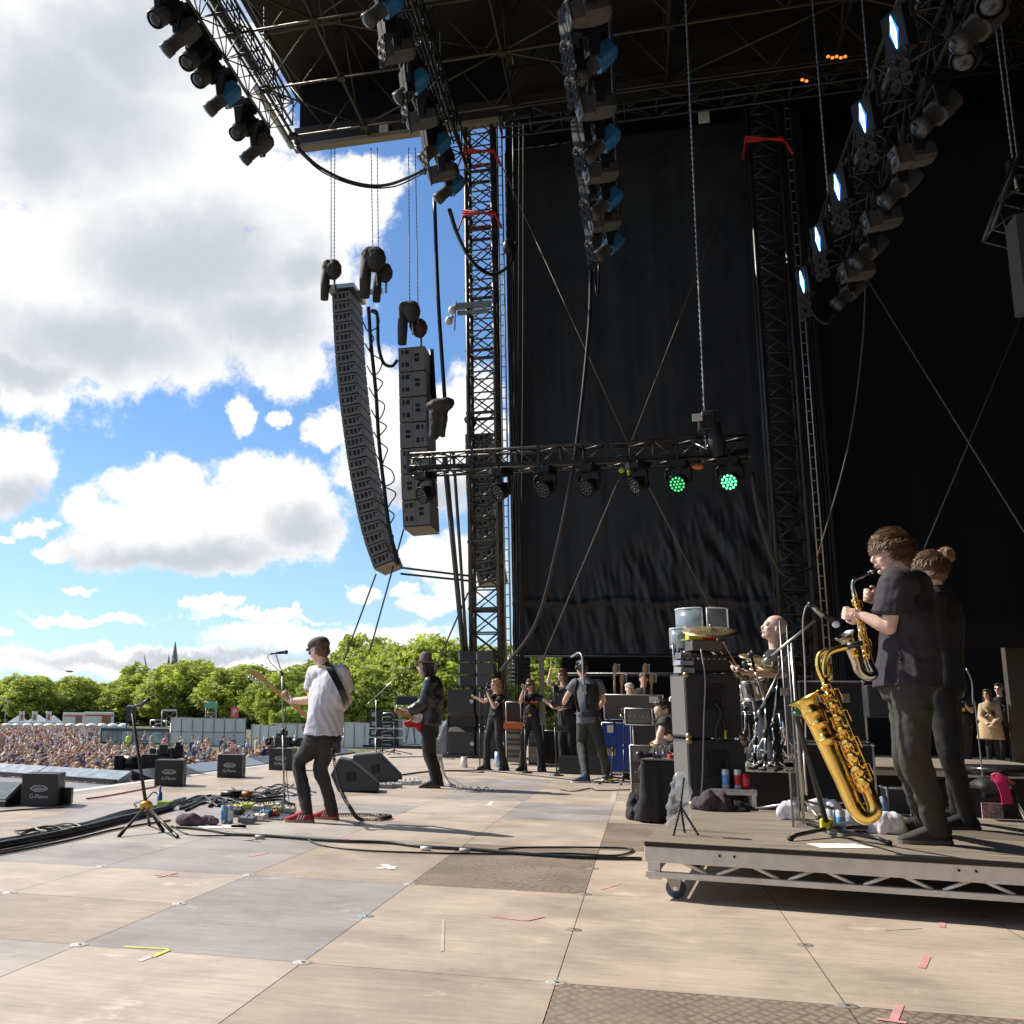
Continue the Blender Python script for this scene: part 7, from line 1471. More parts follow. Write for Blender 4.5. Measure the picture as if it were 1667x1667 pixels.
mb=MB(); mb.ell(g_(75,265),(.022,.02,.016)); T1(mb,'green_rest',mat('green_rubber',(.02,.22,.12),.4),'green rubber rest under the big saxophone bell','rest')
t=thing('saxophone_stand','black folding saxophone stand with yellow joint holding the big saxophone','instrument stand',zf(ZG,330,1150,DZ))
sg=lambda x,y,d=0:za(ZG,x,y,YB_+d)
base=zf(ZG,290,1130,DZ)+Vector((0,0,.03));
mb=MB(); mb.tube([sg(70,280,.05),Vector((base.x,base.y,base.z+.05))],[.014,.018],10); mb.tube([sg(55,240,0),sg(95,300,.05),sg(135,270,0)],.009,8); mb.build('upright',BLK(),t)
mb=MB(); mb.box(base+Vector((0,0,.045)),(.075,.06,.07)); mb.build('yellow_joint',mat('yellow_plastic',(0,0,0)),t,bev=.012)
for k,(x,y)in enumerate(((30,1160),(720,1190),(780,1080),(160,1050))):
 e=zf(ZG,x,y,DZ)+Vector((0,0,.014)); mb=MB(); mb.tube([base+Vector((0,0,.02)),base.lerp(e,.85)+Vector((0,0,.014)),e],.013,8); o_=mb.build('leg',BLK(),t); mb=MB(); mb.ell(e,(.02,.02,.018)); mb.build('rubber_foot',RUB(),o_)
mb=MB(); mb.tube([base+Vector((.02,0,.04)),sg(540,1020,.02),sg(545,985,-.01)],.011,8); mb.build('lower_cradle',BLK(),t)
fx=lambda x,y,d=0:za(ZF,x,y,Yx-.16+d)
sax('silver and gold alto saxophone held by the player',[(255,740,.1),(285,860,.09),(310,1000,.08),(345,1180,.07),(385,1330,.06),(420,1410,.05),(375,1435,.04),(305,1390,.03),(270,1290,.02),(235,1200,.01),(195,1130,0)],[.013,.016,.019,.023,.026,.027,.028,.029,.031,.034,.040],None,[(258,750,.1),(245,680,.1),(262,630,.1),(330,600,.11),(380,575,.12)],silv,Yx,fx,.8,silv,((372,580,.12),(468,540,.13)),20)
# --------- small things on the riser
def can(c,label,m1,m2,r0=.029,h=.155,group=None):
 c=Vector(c); t=thing('drink_can',label,'drink can',c,group); mb=MB(); mb.lathe([(.001,0),(r0*.8,0),(r0,.008),(r0,h-.014),(r0*.82,h)],c,(0,0,1),20); mb.build('can',m1,t)
 mb=MB(); mb.lathe([(r0*.82,h),(r0*.8,h+.002),(.001,h-.004)],c,(0,0,1),20); mb.build('lid',CHR(),t)
 mb=MB(); mb.lathe([(r0+.0008,h*.2),(r0+.0008,h*.72)],c,(0,0,1),20); mb.build('printed_band',m2,t)
cw=mat('can_white',(.68,.72,.78),.3,.3); cb=mat('can_blue',(.14,.36,.68),.3,.3,.4,30); cr_=mat('can_red',(.62,.02,.02),.3,.3,.1,20)
can(zf(ZG,320,1112,DZ),'white tall can beside the yellow joint, left of its twin',cw,cw); can(zf(ZG,390,1118,DZ),'white and blue tall can between the stand joint and the cloth',cw,cb)
can(zf(ZG,692,998,DZ),'silver blue can right of the big saxophone bow',mat('can_silver',(.5,.5,.52),.25,.8),cb); can(zf(ZG,45,1000,DZ),'blue can at the foot of the left tripod stand',cw,cb,h=.13)
t=thing('step_stool','small silver framed step table with three cans beside the cabinet stack','stool',zf(ZE,920,720,DZ)); c=zf(ZE,1085,712,DZ); wL=c.x-zf(ZE,750,712,DZ).x; zt_=za(ZE,920,550,c.y).z
mb=MB(); mb.box((c.x-wL/2,c.y+.14,zt_-.012),(wL+.04,.30,.024)); mb.build('top',mat('grey_ply_top',(.3,.28,.26),.6),t,bev=.004)
mb=MB(); mb.box((c.x-wL/2,c.y,zt_-.02),(wL+.05,.02,.045)); mb.build('front_trim',ALU(),t)
for sx in(0,1):
 for sy in(0,1):mb=MB(); mb.box((c.x-wL*sx,c.y+.28*sy,(zt_-.02+DZ)/2),(.035,.035,zt_-.02-DZ)); mb.build('leg',ALU(),t)
for x,l_,a_,b_,hh in((845,'blue and white can at the left on the small step table',cw,cb,.155),(948,'white and red tall can in the middle on the small step table',cw,cr_,.155),(1015,'red can at the right on the small step table',cr_,mat('can_red2',(.7,.08,.07),.3,.3,.5,50),.12)):q=za(ZE,x,540,c.y+.10); can((q.x,q.y,zt_+.001),l_,a_,b_,.030,hh)
def clothlump(c,rx,ry,rz,m,label,seed=1,name='cloth',vox=.01):
 mb=MB(); c=Vector(c); r=random.Random(seed)
 for _ in range(7):mb.ell(c+Vector((r.uniform(-.6,.6)*rx,r.uniform(-.5,.5)*ry,rz*r.uniform(.1,.5))),(rx*r.uniform(.35,.6),ry*r.uniform(.4,.6),rz*r.uniform(.5,.8)))
 mb.v=[Vector((v.x,v.y,max(v.z,c.z+.001)))for v in mb.v]
 mb2=MB(); mb2.v,mb2.f,mb2.m,mb2.s=mb.v,mb.f,mb.m,mb.s
 return T1(mb2,name,m,label,'cloth',remesh=vox,smooth=1,disp=lambda p:.014*noise.noise(p*13)+.008*noise.noise(Vector((p.x*40,p.y*12,p.z*25))))
clothlump(zf(ZE,740,725,DZ),.17,.12,.13,mat('purple_grey_cloth',(.06,.04,.055),.9),'dark purple cap and cloth lying before the step table',3)
clothlump(zf(ZE,930,735,DZ),.12,.07,.07,black_cloth,'small black cloth with pale straps beside the purple cap',5)
wcl=mat('white_towel',(.72,.70,.74),.95); clothlump(zf(ZG,560,1100,DZ),.22,.12,.15,wcl,'white towel bundled beneath the big saxophone',8); clothlump(zf(ZG,260,960,DZ),.14,.1,.11,wcl,'white cloth behind the saxophone stand upright',9); clothlump(zf(ZE,1340,800,DZ),.09,.08,.12,wcl,'white cloth at the left of the tripod foot',10)
def paper(poly,z,label,m=None):mb=MB(); mb.prism([Vector((p.x,p.y,z))for p in poly],(0,0,.0012)); return T1(mb,'paper_sheet',m or mat('paper_white',(.78,.78,.76),.7),label,'paper')
paper([zf(ZG,140,1180,DZ),zf(ZG,250,1212,DZ),zf(ZG,620,1212,DZ),zf(ZG,480,1178,DZ)],DZ+.002,'white set list sheet on the riser below the big saxophone')
t=thing('bendy_tripod','knobbly bendy phone tripod on the riser corner','phone tripod',zf(ZE,500,940,DZ)); Yt=zf(ZE,500,940,DZ).y
for k,e in enumerate(((400,940,0),(605,938,0),(470,880,.12))):
 mb=MB(); a=za(ZE,458,690,Yt+.03); b=zf(ZE,e[0],e[1],DZ)if k<2 else Vector((a.x+.02,a.y+.13,DZ)); b=b+Vector((0,0,.008)); n=11
 for i in range(n+1):mb.ell(a.lerp(b,i/n)+Vector((0,0,0)),(.0085,.0085,.0085),None,8,6)
 mb.tube([a,b],.005,6); mb.build('leg',PLA(),t)
mb=MB(); mb.cyl(za(ZE,458,690,Yt+.03),za(ZE,462,625,Yt+.03),.008); mb.build('ball_head',PLA(),t)
mb=MB(); a=za(ZE,465,625,Yt+.03); b=za(ZE,487,445,Yt+.03); d=(b-a).normalized(); mb.box((a+b)/2,(.010,.075,(b-a).length),RB(Vector((0,1,0)).cross(d),(0,1,0),d)); T1(mb,'mobile_phone',PLA(),'mobile phone clamped upright in the bendy tripod','phone',bev=.003)
mb=MB(); c=za(ZE,440,700,Yt+.35)
mb.tube([Vector((c.x,c.y,DZ+.01)),Vector((c.x,c.y,DZ+.1)),Vector((c.x+.02,c.y,DZ+.28)),Vector((c.x+.03,c.y,DZ+.37))],[.075,.08,.06,.03],16,flat=.6); T1(mb,'plastic_bag',mat('clear_plastic',(.75,.78,.8),.1,alpha=.22,spec=1),'crinkled clear plastic bag standing behind the phone tripod','bag',remesh=.012,disp=lambda p:.02*noise.noise(p*18)+.01*noise.noise(p*45))
c=fl(1057,1340); Yt=c.y; xl=at(1045,1240,Yt).x; xr=at(1112,1240,Yt).x; zt_=at(1070,1238,Yt).z
t=thing('draped_table','small table under a long black cloth left of the cabinet stack','table',((xl+xr)/2,Yt+.3,0))
mb=MB(); rows=[]
for z,o_ in((zt_,0),(zt_-.03,.012),(zt_*.6,.02),(.25,.03),(.02,.045)):
 ring=[]
 for i in range(64):
  a=2*math.pi*i/64; ca_,sa_=math.cos(a),math.sin(a); k=1/max(abs(ca_),abs(sa_)); f=(zt_-z)/zt_; w_=1+.06*f*math.sin(a*9)+.05*f*math.sin(a*17+1)
  ring.append(Vector(((xl+xr)/2+ca_*k*((xr-xl)/2+o_)*w_,Yt+.33+sa_*k*(.33+o_)*w_,z)))
 rows.append(ring)
mb.loft(rows[::-1]); mb.build('tablecloth',mat('black_cloth_table',(.018,.016,.017),.85),t,bev=.0)
mb=MB(); mb.box(((xl+xr)/2,Yt+.33,zt_+.008),(xr-xl+.02,.68,.014)); mb.build('top',mat('pale_table_top',(.25,.23,.21),.5),t)
for k in range(4):mb=MB(); mb.cyl((xl+.05 if k%2 else xr-.05,Yt+.06 if k>1 else Yt+.6,.0),(xl+.05 if k%2 else xr-.05,Yt+.06 if k>1 else Yt+.6,zt_-.02),.02); mb.build('leg',STL(),t)
clothlump((xl-.06,Yt+.35,0),.12,.25,.25,black_cloth,'black cloth gathered on the floor beside the draped table',12)
for k,(u,v,col,l_)in enumerate(((.15,.12,(.05,.05,.06),'dark pedal at the left on the draped table'),(.3,.15,(.45,.05,.04),'red pedal on the draped table'),(.4,.3,(.3,.3,.32),'silver pedal at the right on the draped table'),(.2,.4,(.2,.22,.3),'blue grey pedal at the back of the draped table'))):pedal((xl+u,Yt+v,zt_+.016),.09,.12,.05,.2*k,col,l_)
r=random.Random(4)
for k in range(7):
 mb=MB(); a=Vector((xl+.12+.05*k,Yt+.15+r.random()*.2,zt_+.05)); mb.tube(bez([a,a+Vector((.02,-.03,.08+.03*r.random())),a+Vector((.08,.02,.10)),a+Vector((.12,.08,.0))],5),.005,6); T1(mb,'patch_lead',mat('pale_lead',(0,0,0))if k%2 else RUB(),('pale' if k%2 else 'dark')+' looping patch lead over the pedals on the draped table','cable','patch leads on the draped table '+('pale' if k%2 else 'dark'))
mb=MB(); a=Vector((xl-.02,Yt+.1,zt_+.045)); mb.cyl(a,a+Vector((.16,.03,.0)),.03,.02,12); mb.ell(a,(.045,.045,.045)); T1(mb,'microphone',PLA(),'large dark microphone lying on the draped table edge','microphone')
Yr=14.3
def rack(x0,y0,x1,y1,Y0,label,name='amplifier_rack',m=None,d=.5,unit=0,side=True,zfloor=None,trim=True):
 a=za(ZD,x0,y1,Y0); b=za(ZD,x1,y0,Y0); zb_=a.z if zfloor is None else zfloor; t=thing(name,label,'equipment case',(a.x,Y0,zb_)); mb=MB(); mb.box(((a.x+b.x)/2,Y0+d/2,(zb_+b.z)/2),(b.x-a.x,d,b.z-zb_)); mb.build('case',m or CAB(),t,bev=.01)
 if trim:
  mb=MB()
  for x in(a.x,b.x):mb.cyl((x,Y0,zb_),(x,Y0,b.z),.009,n=6)
  for z in(zb_,b.z):mb.cyl((a.x,Y0,z),(b.x,Y0,z),.009,n=6)
  mb.build('edge_trim',ALU(),t)
 for k in range(unit):
  z=zb_+(b.z-zb_)*(k+.5)/unit; mb=MB(); mb.box(((a.x+b.x)/2,Y0-.006,z),((b.x-a.x)*.86,.012,(b.z-zb_)/unit*.8)); o_=mb.build('rack_unit',mat('rack_face_%d'%(k%2),(.10,.09,.08)if k%2 else(.2,.18,.15),.4,.5),t)
  mb=MB()
  for j in range(5):q=Vector((a.x+(b.x-a.x)*(.18+.16*j),Y0-.012,z)); mb.cyl(q,q-Vector((0,.02,0)),.012,n=8)
  mb.build('rack_knobs',STL(),o_)
 return t
rack(60,1148,250,1320,Yr,'black combo amplifier in the middle of the side stack',d=.4)
rack(40,1322,250,1640,Yr,'tall ribbed case at the foot of the side amplifier stack','equipment_case',zfloor=0,m=mat('brown_case',(.10,.055,.04),.6),unit=3)
rack(-10,1010,215,1142,Yr,'amplifier with row of bright valves on top of the side stack',unit=1,d=.35)
rack(382,915,440,1240,13.4,'narrow pale edged rack between the crew member and the cabinet stack','equipment_rack',unit=5,zfloor=0)
def rackC(x0,y0,x1,y1,Y0,*a,**k):
 global ZD; s_=ZD; ZD=ZC; r_=rack(x0,y0,x1,y1,Y0,*a,**k); ZD=s_; return r_
rackC(1295,645,1760,838,18.9,'long grey brown guitar case trunk carrying upright guitars','instrument_trunk',mat('trunk_grey',(.12,.105,.085),.5,.2,.15,3))
tb_=rackC(1283,868,1500,1158,18.7,'bright blue flight case with white label and butterfly latch','flight_case',mat('case_blue',(.02,.06,.34),.45,0,.1),zfloor=.1)
mb=MB(); a=za(ZC,1315,885,18.69); b=za(ZC,1372,945,18.69); mb.box(((a.x+b.x)/2,18.69,(a.z+b.z)/2),(b.x-a.x,.006,a.z-b.z)); mb.build('paper_label',mat('paper_white',(0,0,0)),tb_)
mb=MB(); a=za(ZC,1345,1098,18.69); mb.box(a,(.16,.03,.12)); mb.build('latch',STL(),tb_,bev=.005)
for k in(0,1):
 q=za(ZC,1310+k*160,1180,18.75); mb=MB(); mb.lathe([(.001,-.02),(.05,-.02),(.05,.02),(.001,.02)],(q.x,18.8,.05),(0,1,0),14); mb.build('caster_wheel',RUB(),tb_)
rackC(1290,838,1760,868,18.9,'thin dark board between the long trunk and the blue case','equipment_board',BLK(),trim=False); rackC(1502,868,1760,1158,18.9,'dark flight case right of the blue one','flight_case',zfloor=.1)
paper_=MB(); a=za(ZD,190,905,18.88); b=za(ZD,270,960,18.88); paper_.box(((a.x+b.x)/2,18.885,(a.z+b.z)/2),(b.x-a.x,.004,a.z-b.z)); T1(paper_,'paper_sheet',mat('paper_white',(0,0,0)),'grey white sheet stuck on the guitar trunk front','paper')
for k,(x,yt,yb,l_,tilt)in enumerate(((1375,390,640,'tallest pale maple guitar neck, first from the left in the guitar trunk',0),(1432,470,640,'short brown headstock, second in the guitar trunk',.02),(1612,390,640,'maple guitar neck in front of the man with glasses',.0),(1668,470,640,'dark brown headstock at the right end of the guitar trunk',.03))):
 a=za(ZC,x,yt,19.1); b=za(ZC,x,800,19.1); guitar(l_,a,None,b+Vector((0,0,-.1)),(0,-1,0),mat('sunburst',(.25,.08,.02),.25,coat=.5),.95,6,nm='stored_guitar')
rackC(510,700,625,860,22.5,'dark monitor case behind the blond singer','monitor_case',zfloor=None); t=rackC(512,905,628,1150,22.5,'tall open electronics rack full of bright wiring behind the singers','wiring_rack',unit=6,zfloor=.05)
mb=MB(); a=za(ZC,570,888,22.3); mb.box(a,(1.0*.5,.5,.12)); T1(mb,'orange_shelf',mat('orange_shelf',(.55,.11,.02),.5),'orange drawer on top of the wiring rack behind the singers','drawer')
rackC(690,880,800,1110,22.6,'speaker cabinet with shiny trim between the second and third singer','speaker_cabinet',unit=2,zfloor=.0); rackC(800,930,930,1120,23.2,'dark case behind the third singer','flight_case',zfloor=0); rackC(1150,930,1280,1150,22,'black case partly seen between the camera operator and the blue case','flight_case',zfloor=0)
rackC(930,1140,1290,1200,19.6,'low dark plinth behind the camera operator','plinth',BLK(),zfloor=0,trim=False)
YS=25.2
def bigsub(x0,x1,label,Y0=YS):
 a=za(ZC,x0,1125,Y0); b=za(ZC,x1,600,Y0); t=thing('bass_speaker',label,'bass speaker',(a.x,Y0,a.z)); H_=b.z-a.z; W_=b.x-a.x
 L_=[(0,.355,.0,CAB()),(.355,.435,.12,CAB()),(.435,.56,.45,slot),(.56,.65,.12,CAB()),(.65,1,0,CAB())]
 mb=MB(); mb.box((a.x+W_/2,Y0+.75,a.z+H_/2),(W_,.9,H_)); mb.build('rear_case',CAB(),t,bev=.01)
 for q,(z0,z1,rec,m)in enumerate(L_):
  if rec==.45:continue
  mb=MB(); p0=Y0+(rec if q in(1,3)else 0);
  if q==1:mb.hexa([(a.x,Y0,a.z+H_*z0),(a.x+W_,Y0,a.z+H_*z0),(a.x+W_,Y0+.3,a.z+H_*z0),(a.x,Y0+.3,a.z+H_*z0),(a.x,Y0+.28,a.z+H_*z1),(a.x+W_,Y0+.28,a.z+H_*z1),(a.x+W_,Y0+.3,a.z+H_*z1),(a.x,Y0+.3,a.z+H_*z1)])
  elif q==3:mb.hexa([(a.x,Y0+.28,a.z+H_*z0),(a.x+W_,Y0+.28,a.z+H_*z0),(a.x+W_,Y0+.3,a.z+H_*z0),(a.x,Y0+.3,a.z+H_*z0),(a.x,Y0,a.z+H_*z1),(a.x+W_,Y0,a.z+H_*z1),(a.x+W_,Y0+.3,a.z+H_*z1),(a.x,Y0+.3,a.z+H_*z1)])
  else:mb.box((a.x+W_/2,Y0+.15,a.z+H_*(z0+z1)/2),(W_,.3,H_*(z1-z0)))
  mb.build('horn_panel' if q in(1,3)else 'driver_panel',mat('sub_grey',(.075,.07,.065),.55)if q in(1,3)else mat('sub_black',(.035,.034,.034),.6),t,bev=.008)
 mb=MB(); mb.cyl((a.x+W_*.92,Y0-.005,a.z+H_*.18),(a.x+W_*.92,Y0-.02,a.z+H_*.18),.05,n=14); mb.cyl((a.x+W_*.92,Y0-.005,a.z+H_*.82),(a.x+W_*.92,Y0-.02,a.z+H_*.82),.05,n=14); mb.build('latch',STL(),t)
bigsub(45,250,'left one of two tall black bass speakers beside the tower'); bigsub(272,490,'right one of two tall bass speakers, behind the blond singer')
for j,(y0,y1)in enumerate(((292,380),(388,480),(488,580))):
 for k,(x0,x1)in enumerate(((130,262),(268,408))):
  a=za(ZC,x0,y1,YS+.1); b=za(ZC,x1,y0,YS+.1); t=thing('array_speaker','%s %s black speaker on top of the bass speakers'%(('top','middle','bottom')[j],('left','right')[k]),'speaker',(a.x,YS+.1,a.z)); mb=MB(); mb.hexa([(a.x,YS+.1,a.z),(b.x,YS+.1,a.z),(b.x,YS+.7,a.z+.03),(a.x,YS+.7,a.z+.03),(a.x,YS+.1,b.z),(b.x,YS+.1,b.z),(b.x,YS+.7,b.z-.03),(a.x,YS+.7,b.z-.03)]); mb.build('case',mat('sub_black',(0,0,0))if k==0 else mat('sub_grey',(0,0,0)),t,bev=.01)
  mb=MB(); mb.box((a.x+.02,YS+.095,(a.z+b.z)/2),(.03,.01,(b.z-a.z)*.7)); mb.build('rigging_rail',STL(),t)
a=za(ZC,5,1165,YS); b=za(ZC,500,1130,YS); t=thing('speaker_dolly','wheeled steel dolly under the tall bass speakers','dolly',(a.x,YS,0)); mb=MB(); mb.box(((a.x+b.x)/2,YS+.5,b.z-.03),(b.x-a.x,1.1,.06)); mb.build('platform',BLK(),t)
for k in range(4):q=Vector((a.x+.15+(b.x-a.x-.3)*k/3,YS+.08,.07)); mb=MB(); mb.lathe([(.001,-.025),(.07,-.025),(.07,.025),(.001,.025)],q,(0,1,0),16); mb.build('caster_wheel',RUB(),t)
a=za(ZC,0,1080,YS+.3); b=za(ZC,44,740,YS+.3); mb=MB(); mb.hexa([(a.x-.3,YS+.2,0.05),(b.x,YS+.2,.05),(b.x,YS+1,.05),(a.x-.3,YS+1,.05),(a.x+.1,YS+.3,b.z-.3),(b.x,YS+.3,b.z),(b.x,YS+1,b.z),(a.x+.1,YS+1,b.z-.3)]); T1(mb,'grey_cover',mat('grey_tarp',(.22,.22,.24),.7),'pale grey cover draped at the left of the bass speakers','cover',remesh=.04,disp=lambda p:.05*noise.noise(p*4))
mb=MB(); a=za(ZC,535,500,28.5); b=za(ZC,690,340,28.5)
for k in range(15):x=a.x+(b.x-a.x)*k/14; mb.cyl((x,28.5,a.z-.2),(x,28.5,b.z),.035,n=5)
for k in range(8):z=a.z-.2+(b.z-a.z+.2)*k/7; mb.cyl((a.x,28.5,z),(b.x,28.5,z),.04,n=5)
T1(mb,'mesh_screen',BLK(),'dark mesh panel hanging in the gap before the trees','screen')
# --------- stage front speakers, wedges, array stack
def logo_box(px,py,s,label,ang,txt='G-Flame',top_py=None,hh=.42,extra=False):
 c=fl(px,py); t=thing('front_fill_speaker',label,'speaker',c); x=Vector((math.cos(ang),math.sin(ang),0)); y=Vector((-x.y,x.x,0)); w_=.47*s; h=hh*s
 o=c-x*w_; mb=MB(); cc=o+x*w_/2+y*w_/2+Vector((0,0,h/2)); mb.box(cc,(w_,w_,h),RB(x,y,(0,0,1))); mb.build('case',mat('fill_black',(.018,.018,.02),.45,0,.25,8),t,bev=.006)
 fc=o+x*w_*.5-y*.003
 ring=[fc+x*math.cos(a)*w_*.23*(1+.06*math.cos(6*a))+Vector((0,0,h*.55+math.sin(a)*h*.085*(1+.1*math.cos(6*a))))for a in[2*math.pi*i/48 for i in range(48)]]; mb=MB(); mb.tube(ring+[ring[0]],.0045,5); mb.build('logo_outline',mat('logo_white',(.6,.6,.6),.6),t)
 text_mesh('Galaxis','logo_lettering',MATS['logo_white'],t,fc+Vector((0,0,h*.55)),x,(0,0,1),.072*s)
 text_mesh(txt,'model_lettering',MATS['logo_white'],t,fc+Vector((0,0,h*.30)),x,(0,0,1),.072*s)
 sx=o+x*(w_+.002); mb=MB()
 for(a,b,z0,z1)in((.42,.72,.12,.42),):mb.hexa([sx+y*w_*a+Vector((0,0,h*z0)),sx+y*w_*b+Vector((0,0,h*z0)),sx+y*w_*b-x*.004+Vector((0,0,h*z0)),sx+y*w_*a-x*.004+Vector((0,0,h*z0)),sx+y*w_*a+Vector((0,0,h*z1)),sx+y*w_*b+Vector((0,0,h*z1)),sx+y*w_*b-x*.004+Vector((0,0,h*z1)),sx+y*w_*a-x*.004+Vector((0,0,h*z1))])
 mb.build('socket_recess',slot,t); mb=MB(); mb.box(sx+y*w_*.5+Vector((0,0,h*.5)),(.006,w_*.96,h*.97),RB(x,y,(0,0,1)))if 0 else mb.box(sx+y*w_*.8+Vector((0,0,h*.75)),(.006,w_*.12,h*.12),RB(x,y,(0,0,1))); mb.box(sx+y*w_*.35+Vector((0,0,h*.7)),(.006,w_*.1,h*.1),RB(x,y,(0,0,1))); mb.build('control_plate',STL(),t)
 if extra:mb=MB(); mb.box(o+x*(w_+.05)+y*w_*.8+Vector((0,0,h*.27)),(.1,w_*.3,h*.5),RB(x,y,(0,0,1))); mb.build('side_box',mat('fill_black',(0,0,0)),t,bev=.004)
logo_box(91,1313,.82,'nearest front speaker with white oval logo reading G-Flame',.30,extra=True); logo_box(*zp(ZA,1180,1112),.84,'second front speaker with white logo beside the pit camera',.30); logo_box(*zp(ZA,1562,1058),.84,'third front speaker with white logo near the hoarding',.22); logo_box(*zp(ZB,395,1060),.9,'farthest front speaker with white logo behind the bass player',.1)
c=fl(8,1314); t=thing('footlight','low black footlight trough with grey glass top at the left edge','stage light',c); mb=MB(); mb.hexa([c+Vector(v)for v in((-.9,0,0),(0,0,0),(.0,.35,0),(-.9,.35,0),(-.9,.0,.06),(0,.0,.06),(.0,.35,.24),(-.9,.35,.24))]); mb.build('trough',PLA(),t,bev=.006); mb=MB(); mb.hexa([c+Vector(v)for v in((-.88,.02,.075),(-.02,.02,.075),(-.02,.32,.232),(-.88,.32,.232),(-.88,.02,.080),(-.02,.02,.080),(-.02,.32,.237),(-.88,.32,.237))]); mb.build('glass',mat('grey_glass',(.2,.21,.2),.15),t)
def wedge(pts,Y0,label,depth=.55):
 P=[zf(ZB,*pts[0])]; Yq=P[0].y; P=[za(ZB,x,y,Yq)for x,y in pts]; t=thing('monitor_wedge',label,'monitor speaker',P[0])
 zmin=min(p.z for p in P); P=[Vector((p.x,p.y,p.z-zmin))for p in P]; mb=MB(); mb.prism(P,Vector((-.12,depth,0))); mb.build('case',mat('wedge_black',(.035,.034,.033),.5,0,.1,30,.2,200),t,bev=.015)
 c=sum(P,Vector())/len(P); mb=MB(); w_=.13; mb.box(c+Vector((-.02,-.004,.0)),(w_,.01,w_*.9),Matrix.Rotation(-.15,3,'Y')); mb.build('handle_cup',slot,t)
 mb=MB(); mb.tube([c+Vector((-.07,-.012,.045)),c+Vector((.03,-.012,.055)),c+Vector((.035,-.012,-.05)),c+Vector((-.06,-.012,-.06)),c+Vector((-.07,-.012,.045))],.006,6); mb.build('cup_frame',BLK(),t); return t
wedge([(985,1213),(708,1213),(658,1100),(715,985),(790,1000),(985,1160)],0,'nearer black floor monitor behind the bass player\'s legs')
wedge([(1142,1142),(960,1142),(800,1030),(812,962),(985,948),(1140,1105)],0,'second black floor monitor just beyond the first',.6)
a=zf(ZB,930,905); Yq=a.y; t=thing('speaker_stack','squat stack of four black array speakers left of the man in the hat','speaker stack',a)
for k in range(4):
 p=za(ZB,918+2*k,898-62*k-6,Yq); q=za(ZB,1122-2*k,898-62*(k+1),Yq); mb=MB(); mb.hexa([(p.x,Yq,p.z),(q.x,Yq,p.z),(q.x,Yq+.6,p.z),(p.x,Yq+.6,p.z),(p.x,Yq,q.z-.03),(q.x,Yq,q.z-.03),(q.x,Yq+.6,q.z-.05),(p.x,Yq+.6,q.z-.05)]); o_=mb.build('speaker_box',BLK(),t,bev=.01)
 mb=MB(); hh=q.z-p.z; W_=q.x-p.x
 for u in(.12,.2):mb.box((p.x+W_*u,Yq-.008,p.z+hh*.45),(.06,.02,hh*.5))
 mb.box((p.x+W_*.6,Yq-.01,p.z+hh*.2),(W_*.3,.02,.03)); mb.tube([(p.x+W_*.45,Yq-.02,p.z+hh*.2),(p.x+W_*.5,Yq-.05,p.z+hh*.6),(p.x+W_*.8,Yq-.03,p.z+hh*.7),(p.x+W_*.9,Yq-.02,p.z+hh*.2)],.02,6); mb.build('rigging_hardware',STL(),o_)
mb=MB(); mb.box((a.x+.75,Yq+.3,.05),(1.9,.9,.07)); mb.build('dolly',BLK(),t)
for x,y,yt in((1010,950,700),(1090,950,580)):f0=zf(ZB,x,y); mstand(f0,za(ZB,x,yt,f0.y).z,'thin tripod stand %s in the distance beside the speaker stack'%('in front, shorter,' if x<1050 else 'taller'),legr=.45)
t=thing('light_tripod','wide dark tripod with small lamp far behind the red guitar','tripod',zf(ZB,1190,880)); f0=zf(ZB,1195,880)
for k,(x,y)in enumerate(((1150,905),(1235,870),(1175,860))):mb=MB(); mb.tube([za(ZB,1205,690,f0.y),zf(ZB,x,y)],.02,6); mb.build('leg',BLK(),t)
mb=MB(); mb.box(za(ZB,1180,585,f0.y),(.75,.25,.3)); mb.build('camera_head',PLA(),t,bev=.05); mb=MB(); mb.cyl(za(ZB,1205,690,f0.y),za(ZB,1200,600,f0.y),.04); mb.build('column',BLK(),t)
f0=zf(ZA,945,1400); Yq=f0.y; t=thing('guitar_stand','empty black guitar stand with yellow yoke on the left of the stage','guitar stand',f0); hub=za(ZA,945,1240,Yq)
top=za(ZA,855,640,Yq); mb=MB(); mb.tube([hub,hub.lerp(top,.5),top],[.017,.014,.011],10); mb.tube(bez([top,za(ZA,862,600,Yq),za(ZA,895,585,Yq-.02),za(ZA,920,570,Yq-.04)],5),.011,10); mb.build('pole',mat('stand_black',(.035,.03,.028),.4,.3),t)
mb=MB(); mb.tube([za(ZA,900,590,Yq-.02),za(ZA,965,550,Yq-.08)],[.018,.016],8); mb.tube([za(ZA,915,575,Yq-.02),za(ZA,960,552,Yq+.09)],[.018,.014],8); mb.build('neck_cradle',RUB(),t)
mb=MB(); mb.box(hub,(.10,.08,.045),RB((1,0,0),(0,1,0),(0,0,1))); mb.ell(hub+Vector((0,0,.02)),(.055,.045,.03)); mb.build('yellow_yoke',mat('yoke_yellow',(.75,.38,.02),.4),t,bev=.01)
for k,(x,y)in enumerate(((770,1440),(1145,1448),(1052,1405),(965,1368))):
 e=zf(ZA,x,y)+Vector((0,0,.012)); mb=MB(); mb.tube([hub+(e-hub)*.08,e],[.012,.013 if k!=1 else .016],8); o_=mb.build('leg',MATS['yoke_yellow']if k==0 and False else mat('stand_black',(0,0,0)),t); mb=MB(); mb.cap(e-(e-hub).normalized()*.07,e,.017,.018,10); mb.build('rubber_foot',RUB(),o_)
